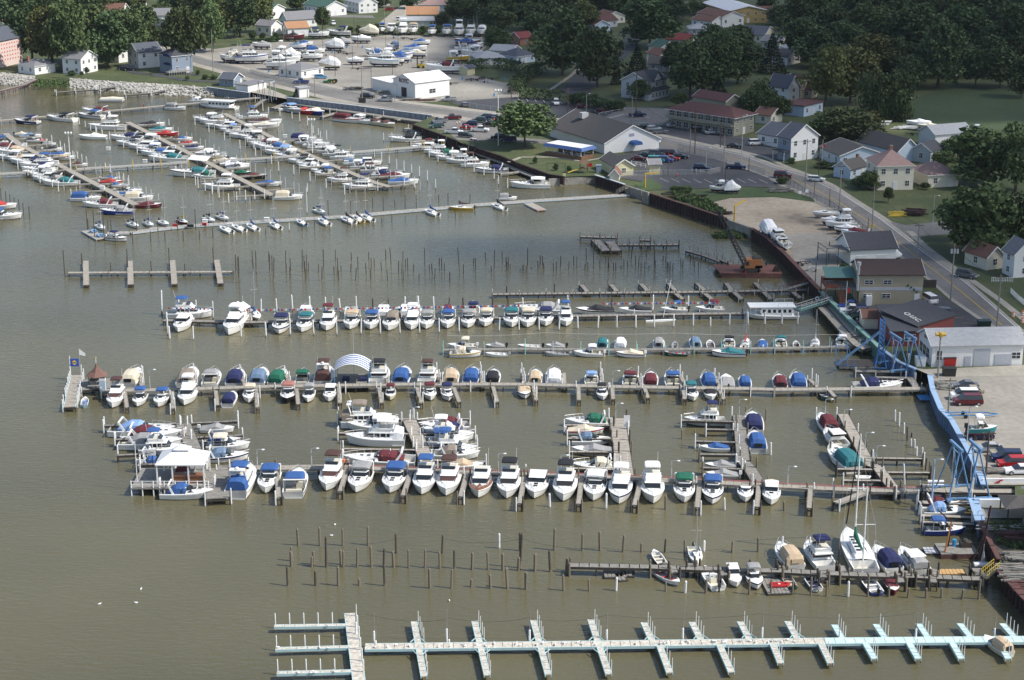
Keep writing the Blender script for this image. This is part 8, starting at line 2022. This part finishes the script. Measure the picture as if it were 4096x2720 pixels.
fence([(2712,598),(2800,620),(2892,642)],1.8,cf,'chain link fence between restaurant lot and road',3,(1.0,),fill=CL)
fence([(3130,720),(3240,795),(3320,830),(3420,900),(3480,950)],1.7,M_RUST,'rusty wire fence along the road beside the sandy lot',3,(1.0,),fill=CL)
fence([(2345,470),(2500,440)],.7,wf,'low white guard rail at the upper car park edge',3,(.9,));fence([(3480,960),(3420,1000)],1.2,M_RUST,'short rusty fence by the boat shed',2,(1.0,))
fence([(3966,1128),(4050,1128)],1.1,wf,'white picket fence across the lawn at the right edge',.35,(.35,.85),r=.06);fence([(4042,1172),(4066,1196),(4110,1232)],1.1,wf,'white picket fence along the sidewalk at the right edge',.35,(.35,.85),r=.06)
fence([(1000,292),(1100,318),(1200,340)],1.5,cf,'wire fence along the road in front of the yard office',3,(1.0,),fill=CL);fence([(1370,362),(1500,392),(1580,402)],1.5,cf,'wire fence below the white annex',3,(1.0,),fill=CL)
fence([(1780,402),(1850,426),(1990,446)],1.5,cf,'wire fence beside the dark car park',3,(1.0,),fill=CL);fence([(1290,40),(1560,22)],1.8,M_UNDER,'dark board fence at the top behind the white barn',2,(1.0,),fill=wallm('grey'))
fence([(3910,2075),(3945,2075),(3945,2110)],1.2,cf,'small grey railing at the blue wall end',1.5,(.5,1.0));fence([(3694,1150),(3744,1150)],1.6,M_UNDER,'dark board fence right of the clubhouse',1,(1.0,),fill=M_UNDER)
# ---------------------------------------------------------------- small things
def thing_box(name,px,py,z,dims,m,label,cat,yaw=0,lid=None,group=None):
 p = G(px,py,z);r = empty(name,(p.x,p.y,z),yaw);w,d,h = dims;mb = MB();mb.hexa([(-w / 2 * .92,-d / 2 * .92,0),(w / 2 * .92,-d / 2 * .92,0),(w / 2 * .92,d / 2 * .92,0),(-w / 2 * .92,d / 2 * .92,0)],[(-w / 2,-d / 2,h),(w / 2,-d / 2,h),(w / 2,d / 2,h),(-w / 2,d / 2,h)],m);mb.build('body',r)
 mb = MB();mb.box(-w / 2 - .05,w / 2 + .05,-d / 2 - .05,d / 2 + .05,h,h + .1,lid or m);mb.build('lid',r);tag(r,label,cat,group)
thing_box('dumpster',3795,1504,LAND,(2.2,1.6,1.5),mdark(),'black dumpster behind the blue wall in the boatyard','dumpster');thing_box('dumpster',3935,1308,LAND,(2.4,1.6,1.3),paint('dark green'),'dark green dumpster behind the white boatyard building','dumpster')
thing_box('dumpster',2418,438,LAND,(3.0,2.2,1.8),mdark(),'black dumpster at the hedge of the upper car park','dumpster');thing_box('dumpster',2562,508,LAND,(2.,1.6,1.3),paint('dark green'),'green dumpster left of the motel row of cars','dumpster')
thing_box('compressor',3796,1466,LAND,(2.2,1.2,1.7),paint('red'),'bright red compressor against the white boatyard wall','compressor',lid=mdark());thing_box('tank',3763,1466,LAND,(1.6,1.0,1.2),wallm('grey'),'pale grey fuel tank beside the red compressor','tank')
thing_box('dock_box',3680,1462,LAND,(1.8,1.4,1.6),M_TRIM,'rounded white box beside the upper blue hoists','box')
for i,(x,y,z) in enumerate([(433,600,Z1),(580,650,Z1),(695,593,Z1),(632,555,Z1),(100,584,Z1),(226,655,Z1),(410,757,Z1),(951,467,Z1),(963,474,Z1),(1040,522,Z1),(1140,550,Z1),(1385,655,Z1),(1696,531,1.0),(1872,590,1.0),(1907,610,1.0),(1948,618,1.0),(1972,632,1.0),(2050,660,1.0),(920,907,.5),(1067,884,.5),(820,892,.5)]):
 thing_box('dock_box',x,y,z,(1.2,.7,.8),M_TRIM,'white dock box on a pier of the upper marina','box',group='white dock boxes')
for (x,y,l) in ((700,905,'red gear box on the floating pier'),(818,901,'small red box on the floating pier'),): thing_box('gear_box',x,y,.45,(1.1,.6,.5),paint('red'),l,'box')
thing_box('gear_box',762,908,.45,(1.6,.6,.5),mdark(),'black bin on the floating pier','box');thing_box('water_meter',2395,690,LAND,(1.4,1.4,2.0),wallm('slate'),'slate utility cabinet beside the black wall corner','cabinet')
for i,(x,y) in enumerate([(3500,1365),(3470,1345)]):
 p = G(x - 40,y + 10,1.2);r = empty('picnic_table',(p.x,p.y,1.2),.3 * i);mb = MB();mb.box(-.9,.9,-.4,.4,.7,.78,M_WOODG);mb.build('table_top',r)
 for s in (-1,1): mb = MB();mb.box(-.9,.9,s * .75 - .14,s * .75 + .14,.42,.47,M_WOODG);mb.box(-.7,-.6,s * .1,s * .7,0,.45,M_WOODG);mb.box(.6,.7,s * .1,s * .7,0,.45,M_WOODG);mb.build('bench',r)
 tag(r,['grey picnic table nearest the aqua post pier','grey picnic table by the green wall'][i],'table')
for i,(x,y) in enumerate([(373,930),(400,947)]):
 p = G(x,y,.45);r = empty('picnic_table',(p.x,p.y,.45),.9);m = col('blue_bench_paint',(.15,.35,.65),.6,.1);mb = MB();mb.box(-.8,.8,-.35,.35,.65,.72,m);mb.build('table_top',r)
 for s in (-1,1): mb = MB();mb.box(-.8,.8,s * .7 - .12,s * .7 + .12,.4,.45,m);mb.box(-.6,-.5,s * .1,s * .65,0,.4,m);mb.box(.5,.6,s * .1,s * .65,0,.4,m);mb.build('bench',r)
 tag(r,['blue picnic table at the tip of the left float','blue picnic table nearer the moored runabout'][i],'table')
for i,(x,y) in enumerate([(4052,1268),(4090,1262),(4088,1292)]):
 p = G(x,y,LAND);r = empty('traffic_barrel',(p.x,p.y,LAND));mb = MB();oc = col('barrel_orange',(.75,.16,.04),.5,.05)
 for k in range(5): mb.cyl((0,0,k * .2),(0,0,k * .2 + .2),.3 - k * .012,.3 - (k + 1) * .012,oc if k % 2 == 0 else M_TRIM,10)
 mb.build('body',r);tag(r,['leftmost orange and white traffic barrel on the road','far orange and white traffic barrel at the right edge','near orange and white traffic barrel at the right edge'][i],'traffic barrel','traffic barrels')
# tractor and forklift
p = G(1332,333,LAND);r = empty('tractor',(p.x,p.y,LAND + .02),radians(170));m = col('tractor_green',(.03,.14,.04),.5,.1)
mb = MB();mb.box(-.3,1.7,-.35,.35,.7,1.4,m);mb.box(-1.0,-.2,-.7,.7,.8,1.1,m);mb.build('body',r)
for (x,R_,y) in ((-.7,.75,.8),(-.7,.75,-.8),(1.3,.45,.65),(1.3,.45,-.65)): mb = MB();mb.cyl((x,y - .18,R_),(x,y + .18,R_),R_,R_,M_TYRE,12);mb.cyl((x,y - .2,R_),(x,y + .2,R_),R_ * .5,R_ * .5,PM['y'],8);mb.build('wheel',r)
mb = MB();mb.box(1.9,3.4,-.9,.9,.3,.8,m);mb.box(.4,2.0,-.5,-.4,.9,1.1,m);mb.box(.4,2.0,.4,.5,.9,1.1,m);mb.build('loader',r);mb = MB();mb.box(-.8,-.3,-.25,.25,1.1,1.5,mdark());mb.build('seat',r);tag(r,'green tractor with front loader beside the yard entrance','tractor')
p = G(1684,272,LAND);r = empty('forklift',(p.x,p.y,LAND + .02),radians(172));m = PM['y']
mb = MB();mb.box(-1.6,1.2,-.8,.8,.5,1.5,m);mb.build('body',r);mb = MB();mb.box(-.4,-.3,-.7,.7,1.5,2.4,mdark());mb.box(-1.2,.2,-.75,.75,2.4,2.5,mdark());mb.build('cage',r);mb = MB()
for y in (-.5,.5): mb.box(1.3,1.5,y - .1,y + .1,.1,3.6,mdark());mb.box(1.5,3.6,y - .08,y + .08,.1,.2,mdark())
mb.box(1.3,1.5,-.6,.6,3.4,3.6,mdark());mb.build('mast',r)
for (x,y) in ((-1.0,.75),(-1.0,-.75),(.8,.75),(.8,-.75)): mb = MB();mb.cyl((x,y - .16,.45),(x,y + .16,.45),.45,.45,M_TYRE,10);mb.build('wheel',r)
tag(r,'yellow forklift with tall black mast in the gravel yard','forklift')
# trailers
def trailer(px,py,L,yaw,m,label):
 p = G(px,py,LAND + .1);r = empty('boat_trailer',(p.x,p.y,LAND + .1),radians(yaw));mb = MB()
 for s in (-1,1): mb.bar((-L / 2,s * .8,.5),(L * .25,s * .8,.5),.12,.14,m);mb.bar((L * .25,s * .8,.5),(L / 2,0,.5),.12,.14,m)
 for x in (-L * .4,-L * .1,L * .2): mb.bar((x,-.8,.5),(x,.8,.5),.1,.12,m);mb.bar((x,0,.5),(x,.4,.95),.08,.08,m)
 mb.build('frame',r)
 for s in (-1,1): mb = MB();mb.cyl((-L * .15,s * .95 - .1,.33),(-L * .15,s * .95 + .1,.33),.33,.33,M_TYRE,10);mb.build('wheel',r)
 tag(r,label,'trailer','boat trailers')
trailer(3888,1667,8.5,0,col('trailer_blue',(.07,.25,.5),.5,.1),'long light blue empty trailer in the boatyard')
for i,t in enumerate([(1330,200,5,10),(1365,212,5,-20),(1395,218,5,15),(1432,252,6,5),(1445,278,8,0),(1420,144,4,30),(1580,152,4,10),(1620,156,4,-15),(1652,160,4,20),(1300,222,4,60),(1880,322,5,60),(1915,322,5,20),(1950,330,5,-30),(1975,318,5,10),(1520,236,5,5),(1030,190,6,5),(1810,338,5,10),(3660,540,6,0),(2790,690,4,-20),(2540,520,5,10),(3210,1060,4,20),(3250,1082,4,60),(1930,315,4,70),(1285,205,5,30)]):
 trailer(t[0],t[1],t[2],t[3],[M_STEEL,mdark(),M_RUST][i % 3],['bare grey','black','rusty'][i % 3] + ' boat trailer ' + near_phrase(t[0],t[1]))
for i,(x,y) in enumerate([(1180,180),(1380,158),(1440,158),(1388,192),(1450,192),(1076,290),(1850,318),(1977,385),(1645,248),(2018,320),(1330,210)]):
 p = G(x,y,LAND);r = empty('barrel',(p.x,p.y,LAND));mb = MB();mb.cyl((0,0,0),(0,0,.9),.3,.3,paint('light blue'),10);mb.cyl((0,0,.88),(0,0,.93),.31,.31,paint('blue'),10);mb.build('body',r);tag(r,'light blue plastic barrel ' + near_phrase(x,y),'barrel','blue barrels')
# piles of timber and scrap
def pile_of(px,py,z,w,d,h,n,m,label,name='timber_pile'):
 p = G(px,py,z);mb = MB();R = random.Random(int(px))
 for i in range(n):
  a = R.uniform(-.25,.25);x,y,zz = R.uniform(-w / 2,w / 2) * .4,R.uniform(-d / 2,d / 2),R.uniform(.1,h);c = Vector((p.x + x,p.y + y,z + zz));v = Vector((cos(a),sin(a),R.uniform(-.04,.04))) * (w * R.uniform(.3,.5));mb.bar(c - v,c + v,R.uniform(.12,.3),R.uniform(.1,.25),m)
 tag(mb.build(name),label,'scrap pile',kind='stuff')
pile_of(1415,360,LAND,6,3,1.0,30,M_UNDER,'pile of dark logs behind the wire fence');pile_of(1540,376,LAND,5,2,1.2,24,M_CONCW,'heap of grey scrap against the white annex');pile_of(1640,402,LAND,6,2,.8,22,M_WOODG,'scrap and ladders in front of the gable door')
pile_of(1700,402,LAND,8,2,.5,14,M_RUSTCAP,'rusty beams along the wall of the metal building');pile_of(3660,858,LAND,5,5,1.2,40,M_RUST,'heap of rusty steel beams on the grass beyond the road');pile_of(3600,862,LAND,5,3,.8,14,PM['y'],'yellow frames beside the rusty beams')
pile_of(3118,768,LAND,6,2.5,1.2,26,M_WOODG,'grey crates and scrap at the head of the sandy lot');pile_of(2740,788,LAND,9,3,.6,22,M_RUST,'rusty beams lying in weeds behind the brown wall');pile_of(2890,858,LAND,5,2,.6,14,M_RUST,'rusty scrap at the corner of the brown wall')
pile_of(4075,2350,LAND + .1,2.2,3.5,.5,26,M_RUSTCAP,'old planks and rusty steel stacked on the lower right wall');pile_of(4070,2235,LAND + .1,3.0,3,.5,22,M_WOODG,'grey boards and clutter beside the yellow handrails');pile_of(3768,1550,LAND,2.5,4,.9,24,M_CONCW,'stack of grey blocks behind the blue wall')
pile_of(4010,1895,LAND,7,1.5,.9,20,M_WOODG,'timber and pipes at the end of the blue wall');pile_of(4050,2300,LAND + .1,4,5,.7,40,M_WOODG,'weathered timber and junk along the lower right wall');pile_of(4060,2160,LAND + .1,4,3,1.0,26,M_RUSTCAP,'rusty scrap in the dark yard below the shelter');pile_of(4020,2120,LAND,7,2,.4,12,M_WOOD,'pale boards lying in the weeds below the shelter');pile_of(3640,518,LAND,10,2,1.0,20,mwhite(),'white masts and spars lying at the field edge')
pile_of(3500,500,LAND,8,3,1.2,24,mwhite(),'white frames and trailers at the wood edge')
# work barge with rusty derrick
p = G(3830,2222,0);r = empty('work_barge',(p.x,p.y,0),.03);mb = MB();mb.box(-2.6,2.6,-1.2,2.6,-.3,.7,M_RUSTCAP);mb.box(-2.6,2.6,-1.2,2.6,.7,.76,M_WOODG);mb.build('hull',r)
mb = MB();mb.cyl((-1.9,-.4,.7),(-1.2,0,5.0),.14,.1,OR,6);mb.cyl((-1.0,1.4,.7),(-1.2,0,5.0),.12,.1,M_RUST,6);mb.cyl((-1.2,0,5.0),(-2.8,1.6,6.2),.1,.08,M_RUST,6);mb.build('derrick',r)
mb = MB();mb.cyl((-.1,1.6,.76),(-.1,1.6,1.7),.32,.32,paint('light blue'),10);mb.build('drum',r);mb = MB();mb.box(.6,2.2,.8,1.8,.76,1.5,M_UNDER);mb.ball((1.3,1.3,1.5),.5,M_UNDER,8,5);mb.build('engine',r);tag(r,'rusty work barge with derrick and blue drum','barge')
r2 = raft(3745,2210,3.4,2.0,'grey flat work skiff left of the rusty work barge',m=wallm('grey'));
p = G(3925,2190,LAND);r = empty('gin_pole',(p.x,p.y,1.0));mb = MB();mb.cyl((0,0,-1),(.9,.2,7.2),.18,.14,M_RUST,6);mb.build('mast',r);mb = MB()
for x in (-1.4,-.7): mb.cyl((x,-.8,-1),(.5,.1,4.0),.08,.06,M_RUST,5)
mb.build('stay',r);tag(r,'leaning rusty mast with stays at the corner of the blue wall','mast')
p = G(3930,2262,.4);r = empty('small_sailing_dinghy',(p.x,p.y,.5));mb = MB();mb.arch([(-1.2,0,.5,.35),(0,0,.6,.4),(1.2,0,.3,.3)],mwhite());mb.build('hull',r);mb = MB();mb.cyl((0,0,.3),(0,0,3.0),.05,.04,malu(),5);mb.arch([(-.25,.6,.15,.3),(.0,.6,.2,1.9),(.25,.6,.15,.3)],canvas('grey'));mb.build('folded_sail',r);tag(r,'tiny white dinghy with folded grey sail by the yellow steps','dinghy')
# stairs (red) and white dock wall at the service pier
p = G(3990,1945,1.75);r = empty('red_stairs',(p.x,p.y,1.75));mb = MB()
for i in range(5): mb.box(-1.4 + i * .4,-1.0 + i * .4,-.4,.4,i * .25,i * .25 + .1,paint('red'))
mb.bar((-1.4,-.4,.1),(.6,-.4,1.2),.06,.15,paint('red'));mb.bar((-1.4,.4,.1),(.6,.4,1.2),.06,.15,paint('red'));mb.build('steps',r);tag(r,'small red metal stairs against the blue and white wall','stairs')
p = G(4010,1935,LAND);mb = MB();mb.box(p.x - 3,p.x + 8,p.y,p.y + .3,.9,LAND + .8,M_TRIM);tag(mb.build('white_wall'),'white painted wall behind the service pier','wall')
p = G(4000,2030,LAND);mb = MB();mb.box(p.x - 3.0,p.x + 9,p.y,p.y + .3,LAND,LAND + 1.2,M_TRIM);tag(mb.build('white_wall'),'low white terrace wall at the lower right','wall')
# signs
def sign(px,py,z,w,h,hh,m,label):
 p = G(px,py,z);r = empty('sign',(p.x,p.y,z));mb = MB();mb.cyl((0,.04,0),(0,.04,hh),.05,.05,M_POLEG,5);mb.build('post',r);mb = MB();mb.box(-w / 2,w / 2,-.04,.0,hh - h,hh,m);mb.build('board',r);tag(r,label,'sign','signs')
sign(1449,404 + 16,LAND,2.4,1.5,2.2,mdark(),'dark billboard beside the road above the sea wall');sign(3199,800,LAND,.8,.7,2.3,M_TRIM,'small white sign at the head of the sandy lot');sign(3226,798,LAND,.8,.8,2.6,M_TRIM,'second white sign at the head of the sandy lot')
sign(3484,938,LAND,.9,.9,2.4,PM['y'],'yellow notice on the roadside pole');sign(2257,714,LAND - .2,.8,.9,1.4,col('pale_yellow_sign',(.6,.55,.3),.7,.1),'pale yellow sign on the playground wall');sign(2507,1712,1.3,1.0,2.0,2.2,M_TRIM,'white notice board beside the broad plank pier')
# flags
for (px,py,z,h,l) in ((3382,1252,LAND,6.5,'thin white flagpole with a small striped flag by the clubhouse'),(3287,672,LAND,8,'white flagpole on the lawn of the ranch house')):
 p = G(px,py,z);r = empty('flagpole',(p.x,p.y,z));mb = MB();mb.cyl((0,0,0),(0,0,h),.07,.04,M_TRIM,6);mb.build('pole',r);mb = MB();mb.poly([(.05,0,h - 1.2),(.6,.1,h - 1.5),(.6,.1,h - 2.4),(.05,0,h - 2.2)],paint('red'));mb.poly([(.05,-.01,h - 1.2),(.3,.03,h - 1.35),(.3,.03,h - 1.8),(.05,-.01,h - 1.7)],paint('navy'));mb.build('flag',r);tag(r,l,'flagpole','flagpoles')
for (px,py) in ((142,492),(573,438)):
 p = G(px,py - 6,1.3);r = empty('warning_flag',(p.x,p.y,1.3));mb = MB();mb.cyl((0,0,0),(0,0,1.6),.04,.04,PM['y'],5);mb.build('pole',r);mb = MB();mb.box(-.1,.25,-.03,.03,.4,1.2,paint('red'));mb.build('flag',r);tag(r,'small red banner on the uppermost pier','flag','red banners')
# gulls
gm = col('gull_feathers',(.72,.72,.72),.8,.05);gmesh = None
mb = MB();mb.ball((0,0,.12),.17,gm,8,5,(1.7,.8,.8));mb.ball((.26,0,.26),.09,gm,6,4);mb.cyl((.33,0,.26),(.42,0,.24),.02,.01,PM['y'],4);mb.poly([(-.25,0,.14),(-.5,.08,.12),(-.5,-.08,.12)],col('gull_wing_grey',(.3,.3,.32),.8,.05));gmesh = mb.mesh('gull')
def gull(p,label='white gull resting on the open water'):
 o = bpy.data.objects.new('gull',gmesh);COL.objects.link(o);o.location = p;o.rotation_euler = (0,0,random.uniform(0,6));o.scale = (.8,.8,.8);tag(o,label,'gull','gulls')
for (x,y) in [(398,2418),(545,2413),(564,2358),(1327,2144),(1797,2404),(1340,2100)]: gull(G(x,y,0))
for i in range(46):
 t = random.random();x = 1480 + t * 1700;gull(G(x,2586 - 14 * (x - 1460) / 1140 * (1 if x < 2600 else 1) + random.uniform(-5,5),.95),'gull perched on the long white bottom pier')
for i in range(10): gull(G(1110 + random.uniform(0,270),2503 + random.choice([0,90,187]) + random.uniform(-3,3),.95),'gull perched on a left finger of the bottom pier')
# ---------------------------------------------------------------- people
SKIN = col('skin',(.45,.27,.19),.6,.05)
def person(px,py,z,top_,legs,yaw,label):
 p = G(px,py,z);root = empty('person',(p.x,p.y,z),yaw)
 vs = [(0,0,.93),(0,0,1.12),(0,0,1.36),(0,0,1.50),(0,0,1.64),(.02,0,1.74),(0,.09,.90),(.04,.10,.48),(0,.11,.06),(.14,.12,.03),(0,-.09,.90),(-.03,-.10,.48),(-.02,-.11,.06),(.12,-.12,.03),(0,.19,1.40),(.02,.26,1.12),(.10,.24,.88),(.14,.23,.80),(0,-.19,1.40),(.0,-.26,1.12),(.12,-.22,.90),(.17,-.21,.83)]
 es = [(0,1),(1,2),(2,3),(3,4),(4,5),(0,6),(6,7),(7,8),(8,9),(0,10),(10,11),(11,12),(12,13),(2,14),(14,15),(15,16),(16,17),(2,18),(18,19),(19,20),(20,21)]
 rad = [.15,.15,.17,.06,.10,.09,.10,.075,.05,.045,.10,.075,.05,.045,.07,.05,.038,.04,.07,.05,.038,.04]
 me = bpy.data.meshes.new('body');me.from_pydata(vs,es,[]);o = bpy.data.objects.new('body',me);COL.objects.link(o);o.parent = root
 md = o.modifiers.new('skin','SKIN');o.modifiers.new('sub','SUBSURF').levels = 1
 for i,v in enumerate(me.skin_vertices[0].data): v.radius = (rad[i],rad[i]);v.use_root = (i == 0)
 me.materials.append(SKIN)
 mb = MB();mb.arch([(0,0,.2,.01)],top_) if False else None
 mb.cyl((0,0,.92),(0,0,1.38),.19,.235,top_,10);mb.cyl((0,0,1.38),(0,0,1.47),.235,.09,top_,10)
 for s in (-1,1): mb.cyl((0,s * .19,1.40),(.015,s * .245,1.18),.085,.07,top_,8)
 mb.build('shirt',root)
 mb = MB();mb.cyl((0,0,.82),(0,0,.98),.17,.18,legs,10)
 for s in (-1,1): mb.cyl((0,s * .095,.88),(.02,s * .1,.52),.12,.10,legs,8)
 mb.build('shorts',root)
 mb = MB();mb.ball((-.01,0,1.77),.105,col('brown_hair',(.06,.035,.02),.9,.2),10,6,(1.05,.95,.8));mb.build('hair',root)
 tag(root,label,'person','people')
WT = col('white_shirt',(.75,.75,.75),.9,.03);OT = col('orange_shirt',(.75,.20,.08),.9,.03);DK = col('dark_shorts',(.03,.035,.05),.9,.1);RT = col('red_shirt',(.55,.05,.04),.9,.03)
for t in [(742,1742,1.2,WT,WT,0,'person in white on the plank pier behind the pavilion'),(1377,1872,1.3,OT,DK,-1.5,'person in orange on the main boardwalk'),(1391,1872,1.3,col('grey_shirt',(.25,.22,.2),.9,.03),DK,-1.2,'person in grey beside the person in orange'),(1404,1262,.9,WT,DK,1.5,'person in white standing on the pontoon boat'),
  (1827,505,LAND+.1,WT,RT,0,'left one of two people in white, shore lot'),(1838,503,LAND+.1,WT,RT,0,'right one of two people in white, shore lot'),(1864,522,LAND+.1,WT,WT,0,'person in white beside the red sedan'),(2706,716,LAND+.1,RT,DK,2.5,'person in red crossing the parking lot'),(1716,254,LAND+.1,col('teal_shirt',(.1,.25,.3),.9,.03),DK,0,'person in the gravel yard right of the forklift'),
  (822,655,1.2,WT,DK,0,'person in white beside the long canopy'),(861,640,1.2,SKIN,DK,0,'bare chested person beside the long canopy'),(3372,735,LAND+.1,DK,DK,0,'dark dressed person on the sidewalk'),(1976,492,LAND+.1,RT,DK,0,'person in red among the dark cars')]:
 person(*t)
# coolers by the wall steps
for i in range(5):
 p = G(1884 + i * 5,558 + i,LAND + .1);mb = MB();mb.box(p.x - .25,p.x + .25,p.y - .2,p.y + .2,LAND + .05,LAND + .5,[paint('red'),paint('blue'),M_TRIM][i % 3]);mb.box(p.x - .27,p.x + .27,p.y - .22,p.y + .22,LAND + .5,LAND + .58,M_TRIM);tag(mb.build('cooler'),['red','blue','white'][i % 3] + ' cooler at the steps below the shore lot','cooler','coolers')

# ---------------------------------------------------------------- faint air volume added to lift the dark far tones: haze
mb = MB();hz,hn,hl,hb = newmat('fill_haze_air')
hn.remove(hb);pv = hn.new('ShaderNodeVolumePrincipled');pv.inputs['Color'].default_value = (.80,.88,1.0,1);pv.inputs['Density'].default_value = FILL_HAZE;pv.inputs['Anisotropy'].default_value = .2
hl.new(pv.outputs[0],hn['Material Output'].inputs['Volume'])
mb.box(-4100,4100,-600,6100,-4,103,hz);o = mb.build('fill_haze');o['kind'] = 'stuff'
# ---------------------------------------------------------------- labels: look-alikes get their order from the left
ORD = 'first second third fourth fifth sixth seventh eighth ninth tenth eleventh twelfth thirteenth fourteenth fifteenth sixteenth seventeenth eighteenth nineteenth twentieth'.split()
SAME = {'gull','overhead_wire','cable','rope','mooring_pile','mooring_post','patio_table','dock_box','cooler','lamp_post'}
def finish_labels():
 by = {}
 for o in THINGS:
  try: l = o['label']
  except Exception: continue
  by.setdefault(l,[]).append(o)
 for l,os_ in by.items():
  if len(os_) < 2: continue
  os_.sort(key=lambda o: PX(o.location)[0])
  nm = os_[0].name.split('.')[0]
  if nm in SAME and len(os_) > 20: continue
  w = len(l.split())
  for i,o in enumerate(os_):
   if len(os_) == 2: t = ('left one: ' if i == 0 else 'right one: ') + l
   elif i < 20: t = ORD[i] + ' from left: ' + l
   else: continue
   o['label'] = t
 for o in THINGS:
  ws = o['label'].split()
  if len(ws) > 16: o['label'] = ' '.join(ws[:16])
 return
finish_labels()
